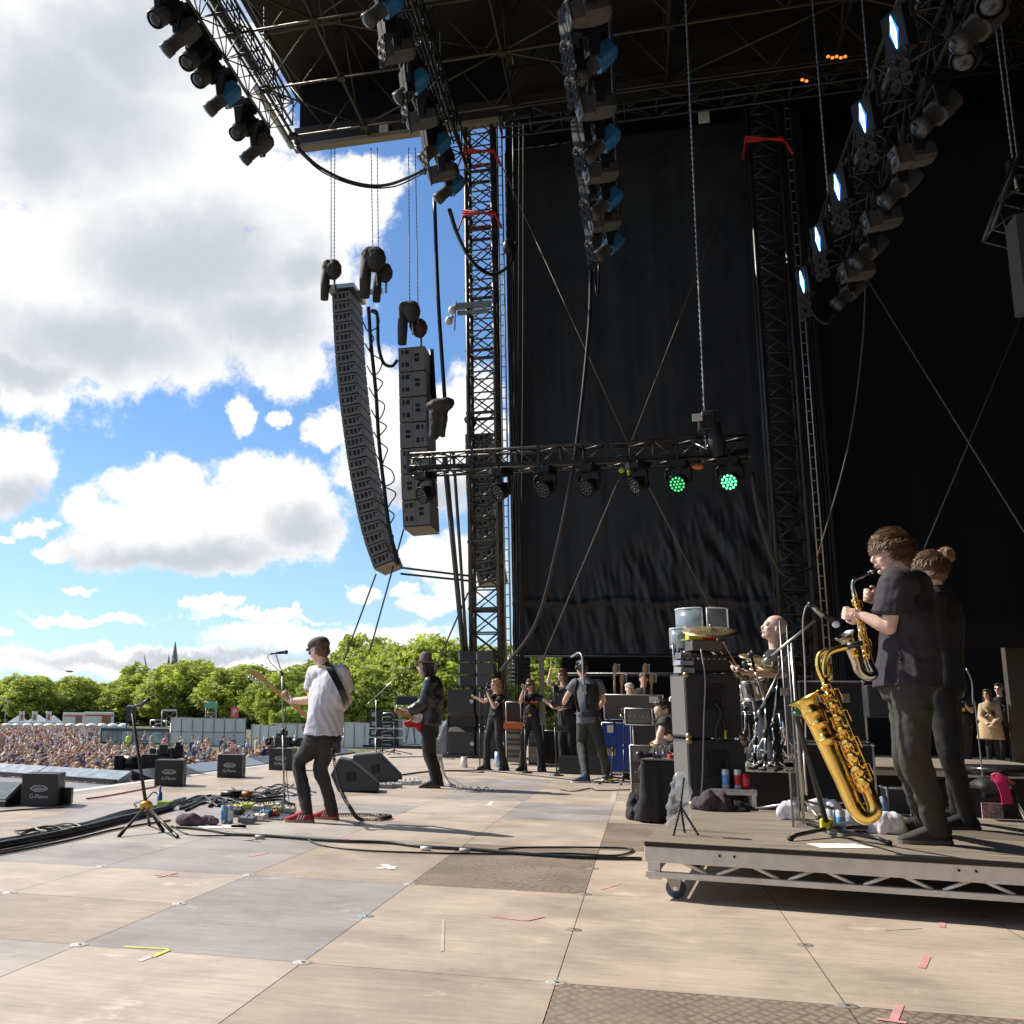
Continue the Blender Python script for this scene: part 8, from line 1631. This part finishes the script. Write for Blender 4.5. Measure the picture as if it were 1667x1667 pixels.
 # --------- floor clutter
def floorcable(Z,pts,r0,label,m=None,n=6,sm=6,name='floor_cable'):
 mb=MB(); P=[zf(Z,x,y)for x,y in pts]; C=bez(P,sm); mb.tube([Vector((c.x,c.y,r0+.002))for c in C],r0,n); return T1(mb,name,m or RUB(),label,'cable')
floorcable(ZA,[(-60,1535),(200,1485),(500,1420),(760,1352),(960,1305),(1120,1260)],.032,'thickest black cable running diagonally at the lower left')
for k,off in enumerate((-22,-34,-10,-44)):floorcable(ZA,[(-60,1520+off),(120+20*k,1480+off),(330,1450+off*1.2),(560,1390+off*.8),(800,1325+off),(980,1275+off*.5),(1200,1235+off)],.011,'%s thin black cable in the bundle at the lower left'%['first','second','third','outermost'][k])
floorcable(ZA,[(-60,1568),(200,1520),(480,1462),(700,1408),(900,1370),(1100,1340)],.010,'single thin cable below the thick bundle at the lower left')
for k,(x,y,m)in enumerate(((380,1420,mat('white_lead',(.5,.48,.42),.5)),(250,1440,RUB()))):
 mb=MB(); c=zf(ZA,x,y);
 for q in range(3):mb.tube([Vector((c.x+(.12+.02*q)*math.cos(a),c.y+(.16+.03*q)*math.sin(a)*1.2,.03+.012*q+.01*math.sin(3*a+q)))for a in[i*.35 for i in range(19)]],.007,5)
 T1(mb,'cable_coil',m,['pale coil of cable lying on the thick bundle','small black coil beside the pale one'][k],'cable')
r=random.Random(12)
for k in range(9):
 x0=1180+k*18; pts=[(x0+r.uniform(-60,30),1225+r.uniform(-40,60)),(x0+90,1195+r.uniform(-25,50)),(x0+200,1215+r.uniform(-30,40)),(x0+320,1180+r.uniform(-25,50)),(x0+520,1150+r.uniform(-25,60))]; floorcable(ZA,pts,.010+.003*(k%3),'black cable in the tangle between guitar stand and bass player',group_ if 0 else None)
for k in range(10):
 x0=-40+k*30; pts=[(x0+r.uniform(-20,20),1180+r.uniform(0,90)),(x0+110,1170+r.uniform(0,90)),(x0+230,1190+r.uniform(-30,70)),(x0+330,1175+r.uniform(-40,60))]; floorcable(ZB,pts,.009,'cable in the loops around the bass player\'s pedals',mat('pale_lead',(0,0,0))if k%4==0 else None)
for o in list(COL.objects):
 if o.get('label')=='black cable in the tangle between guitar stand and bass player':o['group']='cable tangle by the guitar stand'
 if o.get('label')=="cable in the loops around the bass player's pedals":o['group']='cable loops by the pedals'
floorcable(ZB,[(-420,1452),(-200,1470),(0,1502),(300,1520),(700,1550),(1050,1562),(1300,1590),(1667,1612),(2000,1640),(2400,1665),(2770,1672)],.013,'long dark cable crossing the stage floor to the riser',n=8)
floorcable(ZB,[(500,1535),(600,1575),(900,1612),(1400,1630),(1900,1636),(2250,1632),(2600,1645),(2700,1600),(2400,1590),(2000,1590),(1800,1602)],.008,'thin cable with a flat loop beside the long one')
floorcable(ZB,[(-430,1440),(-300,1500),(-100,1508),(50,1505)],.006,'thin lead from the guitar stand foot to the long cable')
for k,(x,y)in enumerate(((1305,1590),(1570,1603),(180,1512))):mb=MB(); c=zf(ZB,x,y,.016); mb.cyl(c-Vector((.04,0,0)),c+Vector((.04,0,0)),.018,n=8); T1(mb,'cable_tape',mat('pale_tape',(.45,.42,.38),.6)if k else mat('white_tape',(.7,.7,.7),.6),['white tape joint on the long cable','grey tape joint right of the white one on the long cable','tape joint on the long cable below the red shoes'][k],'tape')
floorcable(ZC,[(-80,1255),(300,1250),(520,1270),(800,1300),(1100,1332),(1400,1352)],.010,'dark cable along the feet of the singers'); floorcable(ZC,[(940,1405),(1050,1418),(1180,1395),(1250,1412),(1500,1405)],.008,'thin cable on the floor in front of the camera operator'); floorcable(ZB,[(1150,1095),(1300,1075),(1500,1068),(1700,1078)],.014,'black cable behind the boots of the man in the hat'); floorcable(ZB,[(1060,975),(1300,970),(1500,985)],.012,'cable on the floor far behind the man in the hat')
floorcable(ZA,[(560,1198),(700,1178),(900,1140),(1010,1118)],.010,'pink tape cable along the stage edge',mat('pink_cable',(.55,.10,.28),.5)); floorcable(ZA,[(-60,1285),(100,1272),(250,1262),(420,1255)],.008,'thin cable before the nearest front speaker')
for k in range(6):floorcable(ZA,[(110+r.uniform(-20,20),1180+k*8),(165,1165+r.uniform(0,50)),(190+r.uniform(-10,10),1200+r.uniform(0,30)),(120,1225+r.uniform(0,14)),(40,1232+r.uniform(0,14))],.009,'looped cable between the footlight and the nearest front speaker')
for o in list(COL.objects):
 if o.get('label','').startswith('looped cable between'):o['group']='cable loops by the footlight'
plist=[(30,1320,.13,(.55,.5,.05),'yellow pedal at the left end of the pedal row'),(95,1305,.16,(.5,.52,.12),'long yellow green pedal in the pedal row'),(175,1320,.12,(.55,.52,.42),'cream pedal beside the long yellow one'),(240,1310,.13,(.42,.4,.3),'beige pedal in the middle of the pedal row'),(300,1330,.11,(.25,.3,.1),'dark green pedal near the microphone stand foot'),(215,1360,.11,(.05,.18,.4),'blue pedal in front of the row'),(180,1385,.13,(.62,.62,.55),'white pedal nearest the red shoes'),(340,1325,.11,(.5,.5,.48),'silver pedal right of the dark green one'),(385,1335,.11,(.42,.4,.36),'pale pedal beside the bass player\'s left shoe'),(95,1405,.16,(.14,.14,.16),'dark grey power box before the pedals'),(20,1345,.13,(.05,.05,.05),'black pedal under the yellow one'),(268,1355,.10,(.4,.12,.05),'small rust coloured pedal')]
for i,(x,y,w_,col,l_)in enumerate(plist):c=zf(ZB,x,y+16); pedal((c.x,c.y,.012),w_*1.0,.13,.06,.1*math.sin(i),col,l_)
mb=MB(); a=zf(ZB,-30,1420); b=zf(ZB,410,1300); mb.prism([Vector((p.x,p.y,.003))for p in(zf(ZB,-40,1375),zf(ZB,330,1400),zf(ZB,420,1340),zf(ZB,60,1300))],(0,0,.007)); T1(mb,'pedal_board',BLK(),'black board under the row of pedals','pedal board')
for i,(x,y,l_)in enumerate(((1030,1172,'grey pedal left of the second floor monitor foot'),(1090,1168,'silver pedal right of the grey one by the floor monitor'),(1165,1150,'pale pedal left of the man in the hat'),(1225,1145,'white pedal nearest the boots of the man in the hat'))):c=zf(ZB,x,y+8); pedal((c.x,c.y,.002),.22,.14,.07,.1,[(.3,.3,.3),(.4,.4,.38),(.5,.48,.45),(.55,.55,.52)][i],l_)
q=zf(ZA,1445,1352); can(q,'left of two pale blue cans on the floor by the pedals',mat('can_sky',(.40,.58,.75),.3,.3),cb,.031,.165); q=zf(ZA,1486,1352); can(q,'right of two pale blue cans on the floor by the pedals',MATS['can_sky'],cw,.031,.165)
clothlump(zf(ZA,1255,1362),.22,.10,.09,mat('mauve_towel',(.11,.085,.10),.95),'mauve grey folded towel on the floor by the cans',21,'towel')
paper([zf(ZA,1265,1385),zf(ZA,1600,1383),zf(ZA,1585,1362),zf(ZA,1290,1366)],.003,'white set list on the floor before the cans'); paper([zf(ZB,-20,1448),zf(ZB,92,1452),zf(ZB,80,1428),zf(ZB,-10,1425)],.003,'small white sheet before the pedals')
mb=MB(); c=zf(ZA,1030,1255); mb.cyl(c+Vector((0,0,.01)),c+Vector((0,0,.17)),.03,.025,12); mb.cyl(c+Vector((0,0,.17)),c+Vector((0,0,.24)),.012); T1(mb,'power_plug',mat('plug_blue',(.03,.12,.4),.4),'upright blue power connector behind the guitar stand','power plug')
line('floor_cable',[zf(ZA,880,1240),za(ZA,870,1225,c.y),za(ZA,950,1190,c.y),za(ZA,990,1150,c.y),za(ZA,1025,1160,c.y),c+Vector((0,0,.22))],.007,RUB(),'lead arching up to the blue connector','cable')
mb=MB(); c=zf(ZA,1070,1262); mb.box(c+Vector((0,0,.05)),(.16,.12,.08)); T1(mb,'green_box',mat('lime_box',(.3,.4,.05),.5),'lime green plug box right of the blue connector','plug box',bev=.015)
mb=MB(); c=zf(ZA,1480,1192); mb.cyl(c+Vector((-.1,0,.05)),c+Vector((.14,.05,.05)),.045,.04,14); T1(mb,'cable_connector',RUB(),'fat black multicore connector among the cables','connector'); mb=MB(); mb.cyl(c+Vector((.15,.05,.05)),c+Vector((.27,.07,.05)),.04,.038,14); T1(mb,'connector_cap',mat('orange_cap',(.45,.13,.02),.5),'orange cap of the fat connector','connector cap')
for x,l_,m in((175,'white cup on the floor by the bass speakers',WHT()),(445,'pale blue bottle behind the blond singer',mat('can_sky',(0,0,0)))):c=zf(ZC,x,1222); mb=MB(); mb.cyl(c,c+Vector((0,0,.2 if x<300 else .3)),.07,.06,14); T1(mb,'cup' if x<300 else 'bottle',m,l_,'cup' if x<300 else 'bottle')
tp_={'pink':mat('tape_pink',(.60,.30,.29),.6),'yellow':mat('tape_yellow',(.62,.62,.14),.6),'white':mat('tape_white',(.72,.72,.70),.6),'faint':mat('tape_faint',(.54,.46,.38),.6),'blue':mat('tape_blue',(.25,.45,.55),.6)}
Zf1=(0,1367,.36); Zf2=(450,1267,.36); Zf3=(850,1367,.36); Zf4=(1267,1400,.24)
def tape(Z,segs,col,label,w_=.026):
 mb=MB()
 for i,(x0,y0,x1,y1)in enumerate(segs):a=zf(Z,x0,y0); b=zf(Z,x1,y1); d=(b-a).normalized(); s_=Vector((-d.y,d.x,0))*w_/2; mb.prism([a-s_+Vector((0,0,.0015+.0012*i)),b-s_+Vector((0,0,.0015+.0012*i)),b+s_+Vector((0,0,.0015+.0012*i)),a+s_+Vector((0,0,.0015+.0012*i))],(0,0,.0008))
 T1(mb,'tape_mark',tp_[col],label,'tape mark')
tape(Zf1,[(560,485,765,496),(765,500,690,532)],'yellow','yellow tape corner mark at the lower left of the floor'); tape(Zf1,[(690,528,628,550)],'white','short white tape below the yellow corner mark')
tape(Zf1,[(700,160,805,165),(715,170,800,152)],'pink','faded pink tape cross on the pale board'); tape(Zf1,[(1130,75,1205,60)],'pink','pink tape dash behind the pale boards',.05); tape(Zf1,[(1410,68,1470,68)],'yellow','yellow tape dash below the long cable'); tape(Zf2,[(455,408,545,400),(485,390,525,412)],'white','white tape cross in the middle of the floor',.06)
tape(Zf2,[(970,625,1130,645),(1130,645,1205,628)],'pink','pink tape tick on the tan board in the centre'); tape(Zf2,[(755,640,750,785)],'faint','faint pale tape line on the tan board',.015); tape(Zf3,[(360,225,438,200)],'pink','pink tape dash left of the riser'); tape(Zf4,[(1115,395,1112,458)],'pink','pink tape dash at the shadow edge of the riser',.03); tape(Zf4,[(1010,655,975,735)],'pink','pink tape dash in the lower right',.03); tape(Zf4,[(825,985,780,1095),(665,1080,870,1110)],'pink','bright pink tape T at the bottom right edge',.03)
tape(Zf4,[(720,478,970,465)],'faint','pale thin tape line on the lower right board',.012); tape(Zf2,[(280,270,370,280)],'pink','pink tape beside the long cable below the shoes',.05); tape(Zf2,[(965,200,1010,197)],'pink','small pink tape dash in the middle distance',.05); tape(Zf2,[(975,105,960,125)],'white','small pale tape dash behind the shadow',.05); tape(Zf2,[(865,132,935,132)],'white','white tape dash behind the bass player\'s shadow',.05); tape(Zf2,[(1528,65,1520,112)],'faint','pale tape at the seam behind the camera operator',.07); tape(Zf2,[(520,180,545,195)],'pink','pink tape by the coiled lead',.05)
for k,(i,j,col)in enumerate([(0,0,'w'),(1,0,'w'),(2,0,'w'),(3,0,'g'),(2,1,'g'),(3,1,'g'),(2,2,'g'),(1,1,'b'),(1,2,'w'),(0,1,'w'),(0,2,'w'),(-1,1,'w'),(-1,2,'w'),(2,3,'g')]):
 c=Vector((U0+i*DU,V0+j*DV,.001)); t=thing('floor_disc','pale round fixing disc, seam crossing %s %s'%(['nearest the camera','in the second row','in the third row','in the fourth row'][j],['at the far left','left of the yellow mark','left of the centre','in the centre','at the right'][i+1]),'fixing disc',c,'fixing discs at the board corners'); mb=MB(); mb.lathe([(.001,.0012),(.040,.0012),(.042,.0)],c,(0,0,1),24); mb.build('plate',mat('disc_'+col,{'w':(.58,.54,.48),'g':(.36,.33,.29),'b':(.3,.45,.5)}[col],.45,.3,.3,60),t); mb=MB(); mb.lathe([(.001,.004),(.012,.003),(.014,.001)],c,(0,0,1),12); mb.build('screw_head',STL(),t)
 # --------- right edge of the stage
q0=zf(ZG,1470,1000,DZ); Yq=q0.y
t=thing('travel_bag','black travel bag with red strap and bright pink cloth behind the riser edge','bag',q0); a=za(ZG,1300,1000,Yq); b=za(ZG,1640,730,Yq); mb=MB(); c=(a+b)/2; mb.ell(Vector((c.x,Yq+.2,c.z)),((b.x-a.x)/2,.18,(b.z-a.z)/2*1.05)); mb.box(Vector((c.x,Yq+.2,c.z-.04)),((b.x-a.x)*.9,.3,(b.z-a.z)*.8)); mb.build('body',mat('bag_black',(.02,.02,.02),.5),t,remesh=.018,smooth=2,disp=lambda p:.02*noise.noise(p*11))
mb=MB(); strap(mb,bez([za(ZG,1450,700,Yq),za(ZG,1500,740,Yq-.02),za(ZG,1535,820,Yq-.03),za(ZG,1550,900,Yq-.02)],5),.07,(0,-1,0),.01); mb.build('pink_cloth',mat('hot_pink',(.75,.03,.16),.7),t)
mb=MB(); mb.tube(bez([za(ZG,1440,700,Yq),za(ZG,1480,690,Yq),za(ZG,1540,720,Yq),za(ZG,1600,760,Yq)],5),.012,8); mb.build('handle',mat('coral_handle',(.6,.12,.10),.5),t)
mb=MB(); mb.box(za(ZG,1445,950,Yq-.01),(.14,.02,.12)); mb.build('patch',mat('patch_print',(.4,.25,.25),.6,0,.8,40),t)
t=thing('round_stool','round black stool seat at the right edge','stool',zf(ZG,1500,800,0)); Yq2=10.6; c=za(ZG,1530,660,Yq2); mb=MB(); mb.lathe([(.001,0),(.30,.0),(.33,.035),(.31,.08),(.001,.09)],c-Vector((0,0,.045)),(0,0,1),32); mb.build('seat',mat('glossy_vinyl',(.015,.014,.016),.22),t)
for k in range(3):a=k*2.09+.5; mb=MB(); mb.tube([c-Vector((0,0,.05)),Vector((c.x+.25*math.cos(a),c.y+.25*math.sin(a),.01))],.015,8); mb.build('leg',CHR(),t)
a=za(ZG,1310,720,11.6); zt_=za(ZG,1500,715,11.6).z; mb=MB()
for k in range(4):mb.box((a.x+2.2,11.7+.16*k,zt_-.02),(4.2,.15,.035))
t=thing('plank_platform','pale plank platform behind the bag at the right edge','platform',(a.x,11.6,0)); mb.build('planks',planks('pale_planks',(.36,.29,.21)),t,bev=.003); mb=MB(); mb.box((a.x+2.2,11.95,(zt_-.04)/2),(4.1,.6,zt_-.04)); mb.build('support',mat('plank_side',(.18,.14,.10),.8),t)
f0=zf(ZG,1330,640,0); line('backstage_stand',[za(ZF,1190,1370,9.5),za(ZF,1235,1480,9.5),za(ZF,1245,1667,9.5),za(ZG,1330,250,9.5),Vector((za(ZG,1330,250,9.5).x,9.5,0.01))],.006,STL(),'thin bent microphone stand arm behind the second musician','microphone stand')
for k,(px,pt)in enumerate(((1345,1015),)):pass
mb=MB(); a=za(ZG,640,180,9.2); mb.box(a,(.18,.2,.25)); T1(mb,'synth_module',mat('module_dark',(.04,.04,.045),.4),'dark electronic module between the black case and the player','synthesizer',bev=.01)
# --------- audience
cols=[(.45,.42,.40),(.10,.10,.12),(.06,.09,.18),(.42,.12,.08),(.50,.30,.22),(.16,.20,.26),(.34,.30,.24),(.55,.52,.48),(.60,.56,.5),(.50,.22,.12),(.28,.36,.48),(.62,.40,.28)]
haircol=[(.24,.12,.055),(.36,.20,.09),(.09,.05,.03),(.46,.29,.13),(.17,.085,.04),(.34,.15,.06)]
hm=[mat('crowd_hair_%s'%'abcdef'[i],c,.7,0,.3,20)for i,c in enumerate(haircol)]; cm=[mat('crowd_cloth_%s'%'abcdefghijkl'[i],c,.8,0,.15,5)for i,c in enumerate(cols)]
cname=['off white','black','navy','rust red','salmon','slate','khaki','white','cream','orange brown','light blue','peach']; hname=['brown','light brown','dark','blond','dark brown','auburn']
def spect(seed,arms,hat,hi,ci,sk):
 r=random.Random(seed); t=thing('person','x','person'); b=MB(); T=1.6
 b.loft([ering(Vector((0,0,.85)),Vector((1,0,0)),Vector((0,1,0)),.15,.10,12),ering(Vector((0,0,1.1)),Vector((1,0,0)),Vector((0,1,0)),.14,.10,12),ering(Vector((0,0,1.32)),Vector((1,0,0)),Vector((0,1,0)),.17,.11,12),ering(Vector((0,0,1.45)),Vector((1,0,0)),Vector((0,1,0)),.12,.08,12),ering(Vector((0,0,1.5)),Vector((1,0,0)),Vector((0,1,0)),.05,.05,12)])
 b.cap((0,0,1.45),(0,.0,1.58),.055,.052); b.ell((0,0,1.68),(.078,.095,.115)); b.ell((0,.095,1.665),(.014,.02,.02)); b.ell((0,.05,1.60),(.05,.05,.04))
 el=[]
 for q in(-1,1):
  up=arms==2 or(arms==1 and q==1); S=Vector((q*.19,0,1.40)); E=Vector((q*.25,.08,1.14 if not up else 1.55)); W=Vector((q*.15,.25,1.2))if not up else Vector((q*.22,.12,1.84)); b.chain([S,E,W,W+(W-E).normalized()*.12],[.052,.042,.03,.035],n=8); el.append((S,E))
  b.chain([Vector((q*.09,0,.85)),Vector((q*.10,.02,.45)),Vector((q*.10,0,.05)),Vector((q*.11,.14,.03))],[.085,.055,.04,.035],n=8)
 b.build('body',SKIN(sk),t,local=True,remesh=.028)
 s_=MB(); s_.loft([ering(Vector((0,0,.82)),Vector((1,0,0)),Vector((0,1,0)),.185,.135,14),ering(Vector((0,0,1.1)),Vector((1,0,0)),Vector((0,1,0)),.165,.125,14),ering(Vector((0,0,1.34)),Vector((1,0,0)),Vector((0,1,0)),.20,.135,14),ering(Vector((0,0,1.46)),Vector((1,0,0)),Vector((0,1,0)),.13,.095,14),ering(Vector((0,0,1.51)),Vector((1,0,0)),Vector((0,1,0)),.07,.065,14)])
 for S,E in el:s_.cap(S,S.lerp(E,.6),.07,.062,10)
 s_.build('shirt',cm[ci],t,local=True,remesh=.03)
 p=MB()
 for q in(-1,1):p.chain([Vector((q*.09,0,.86)),Vector((q*.10,.02,.45)),Vector((q*.10,0,.08))],[.10,.07,.06],n=8)
 p.build('trousers',jeans_blk,t,local=True)
 h=MB(); h.ell((0,-.015,1.715),(.092,.108,.10)); h.ell((0,-.05,1.66),(.088,.075,.10))
 if r.random()<.5:h.ell((0,-.07,1.55),(.10,.06,.14)); h.ell((-.08,-.0,1.6),(.03,.06,.1)); h.ell((.08,0,1.6),(.03,.06,.1))
 h.build('hair',hm[hi],t,local=True,remesh=.024,disp=lambda p_:.014*noise.noise(p_*22))
 if hat:k=MB(); k.ell((0,0,1.75),(.10,.115,.08)); k.ell((0,.11,1.735),(.07,.07,.012)); k.build('cap',cm[hat],t,local=True)
 return t
rc=random.Random(77); protos=[]
for i in range(16):
 hi,ci,sk=rc.randrange(6),i%12,rc.choice([0,0,2,1,2]); hat=rc.choice([0]*11+[2]); arms=1 if i in(3,9)else(2 if i==13 else 0)
 protos.append((spect(i,arms,hat,hi,ci,sk),'%s haired%s%s fan in %s'%(hname[hi],' capped' if hat else '',' waving' if arms else '',cname[ci]),[0]))
spots=[]
def inside(px,py):return 0<=px<=452
D=27.0; row=0
while D<150 and len(spots)<5000:
 step=.66 if D<60 else .95; px=-25.0
 while px<455:
  dirv=ray(px,1155); kx=1/math.hypot(dirv.x,dirv.y); a=Vector((dirv.x*kx,dirv.y*kx,0)); p=a*(D+rc.uniform(-.3,.3)); head=Vector((p.x,p.y,GZ+1.68)); hx,hy=pxof(head)
  dpx=step*F/D
  lim=1179+max(0,(hx-250))*.12
  ok=p.x<-9.3 and not(p.x>-17 and p.y<17.6 and p.y>-3)and 1181<hy<1290
  if hx>452:ok=False
  if 160<hx<290 and hy<1211:ok=False
  if hx>285 and D<80:ok=ok and rc.random()<.3
  if hx>285 and D>82:ok=False
  if hx>165 and D>85:ok=False
  if ok and rc.random()<.93:spots.append((p.x+rc.uniform(-.1,.1),p.y,D,hx,hy))
  px+=dpx*rc.uniform(.85,1.2)
 D+=.85 if D<50 else 1.3 if D<80 else 2.2; row+=1
spots.sort(key=lambda q:q[2]); near,far=spots[:270],spots[270:]
usedp=[False]*16
def rowword(D):return '' if D<42 else 'middle rows of the audience' if D<34 else 'rear rows of the audience'
def posword(hx):return 'left of near speaker' if hx<60 else 'behind near speaker' if hx<120 else 'left of guitar stand' if hx<205 else 'behind guitar stand' if hx<250 else 'behind second speaker' if hx<320 else 'by third speaker'
for i,(x,y,D,hx,hy)in enumerate(near):
 k=rc.randrange(16)
 if k in(3,9,13)and rc.random()<.6:k=(k+1)%16
 pr_,lab,_=protos[k]; o=pr_ if not usedp[k]else copy_tree(pr_); usedp[k]=True
 s_=rc.uniform(.93,1.06); o.location=(x,y,GZ); o.scale=(s_*1.15,s_*1.15,s_); d=Vector((-4-x,12-y)); o.rotation_euler=(0,0,math.atan2(-d.x,d.y)+rc.uniform(-.5,.5))
 tag(o,'%s %s'%(lab,posword(hx)),'person','standing audience')
for k in range(16):
 if not usedp[k]:
  for ch in list(protos[k][0].children):bpy.data.objects.remove(ch)
  bpy.data.objects.remove(protos[k][0])
V=[]; Fc=[]; Mi=[]; mats_=cm+hm+[SKIN(0),SKIN(2)]
mbc=MB()
for(x,y,D,hx,hy)in far[:3600]:
 s_=rc.uniform(.92,1.06); ci=rc.randrange(12); hi=12+rc.randrange(6); sk=18+rc.randrange(2); z=GZ; w_=.21*s_
 an=rc.uniform(0,3.1); R=rotz(an); base=Vector((x,y,z))
 mbc.loft([[base+R@Vector((a*.17,b*.12,0))for a,b in((-1,-1),(1,-1),(1,1),(-1,1))],[base+R@Vector((a*.20,b*.13,1.2*s_))for a,b in((-1,-1),(1,-1),(1,1),(-1,1))],[base+R@Vector((a*.19,b*.11,1.42*s_))for a,b in((-1,-1),(1,-1),(1,1),(-1,1))],[base+R@Vector((a*.06,b*.06,1.5*s_))for a,b in((-1,-1),(1,-1),(1,1),(-1,1))]],ci,True,False)
 mbc.ell(base+Vector((0,0,1.64*s_)),(.08,.085,.12),None,8,5,sk); mbc.ell(base+Vector((rc.uniform(-.02,.02),rc.uniform(0,.03),1.69*s_)),(.092,.098,.10),None,8,5,hi if rc.random()<.88 else rc.choice([2,7,8]))
 if rc.random()<.10:mbc.tube([base+Vector((.15,0,1.4)),base+Vector((.2,.1,1.6)),base+Vector((.18,.1,1.85))],.04,5,sk)
if mbc.v:o=mbc.build('crowd',mats_); tag(o,'dense sunlit crowd filling the rear of the field','crowd',kind='stuff')
hv=mat('hi_vis_yellow',(.55,.75,.03),.6); pinkm=mat('pink_shirt',(.65,.12,.25),.7); pool=protos_src=None
def figure(px,py_head,D,m,label,vest=None):
 c=fl(px,py_head,GZ+1.70); z0=GZ; t=thing('person',label,'person',(c.x,c.y,z0)); b=MB(); B_=Vector((c.x,c.y,z0)); A=lambda x,y,z:B_+Vector((x,y,z))
 X1=Vector((1,0,0)); Y1=Vector((0,1,0))
 b.loft([ering(A(0,0,.85),X1,Y1,.15,.10,12),ering(A(0,0,1.1),X1,Y1,.14,.1,12),ering(A(0,0,1.33),X1,Y1,.17,.11,12),ering(A(0,0,1.5),X1,Y1,.05,.05,12)]); b.cap(A(0,0,1.45),A(0,0,1.58),.055,.05); b.ell(A(0,0,1.68),(.078,.095,.115))
 for q in(-1,1):b.chain([A(q*.18,0,1.4),A(q*.25,.03,1.12),A(q*.15,-.2,1.05)],[.05,.04,.03],n=8); b.chain([A(q*.09,0,.85),A(q*.1,0,.45),A(q*.1,0,.06),A(q*.1,-.13,.04)],[.09,.06,.045,.04],n=8)
 b.build('body',SKIN(0),t,remesh=.03)
 s_=MB(); s_.loft([ering(A(0,0,.8),X1,Y1,.19,.14,14),ering(A(0,0,1.1),X1,Y1,.175,.135,14),ering(A(0,0,1.36),X1,Y1,.21,.14,14),ering(A(0,0,1.5),X1,Y1,.08,.07,14)]); s_.build('vest' if vest else 'shirt',m,t)
 h=MB(); h.ell(A(0,.015,1.73),(.09,.105,.09)); h.build('hair',hm[rc.randrange(6)]if vest!='hat' else hv,t,remesh=.02)
 p=MB()
 for q in(-1,1):p.chain([A(q*.09,0,.86),A(q*.1,0,.45),A(q*.1,0,.08)],[.10,.075,.06],n=8)
 p.build('trousers',jeans_blk,t)
figure(56,1191,40,hv,'steward in bright yellow vest at the left of the crowd',1); figure(113,1193,38,hv,'steward in yellow vest and yellow cap in the middle of the crowd','hat'); figure(209,1194,40,hv,'steward in yellow vest before the banner wall',1); figure(290,1204,38,hv,'steward in yellow vest before the pale hoarding',1)
figure(62,1203,36,cm[3],'spectator in red hoodie next to the left steward'); figure(269,1197,42,pinkm,'small spectator in pink before the banner wall'); figure(248,1193,41,cm[6],'long haired spectator standing high before the banner wall'); figure(236,1192,42,cm[5],'spectator in grey top standing before the banner wall'); figure(231,1212,34,pinkm,'spectator in raspberry shirt right of the green bin')
for k,(px,py,c_,l_)in enumerate(((342,1212,5,'man in grey jacket walking before the hoarding'),(326,1222,1,'person in dark top leaning near the hoarding foot'),(349,1225,7,'person in white shirt before the hoarding'),(361,1218,4,'person in salmon top right of the white shirt'),(373,1212,10,'person in pale blue at the right end of the hoarding'),(305,1216,10,'person in light blue hood behind the pit camera'),(406,1222,0,'child in white by the hoarding gap'),(181,1200,6,'person in khaki standing before the banner wall'),(176,1206,1,'person in black beside the one in khaki'),(365,1228,3,'person in dark red near the third front speaker'))):figure(px,py,36 if k<7 else 40,cm[c_],l_)
mb=MB(); c=fl(126,1206,GZ+1.3); mb.box(Vector((c.x,c.y,GZ+.65)),(.8,.8,1.3)); T1(mb,'wheelie_bin',mat('bin_green',(.04,.20,.08),.5),'green plastic bin standing in the crowd','bin',bev=.05)
# --------- look-alikes get their place in the row
ORD='first second third fourth fifth sixth seventh eighth ninth tenth eleventh twelfth thirteenth fourteenth fifteenth sixteenth seventeenth eighteenth nineteenth twentieth twenty-first twenty-second twenty-third twenty-fourth'.split()
same={}
for o in COL.objects:
 if o.parent is None and o.get('label'):same.setdefault(o['label'],[]).append(o)
for lab,os_ in same.items():
 if len(os_)<2:continue
 os_.sort(key=lambda o:pxof(o.location)[0])
 for i,o in enumerate(os_):
  if i<len(ORD):o['label']='%s, %s from the left'%(lab,ORD[i])
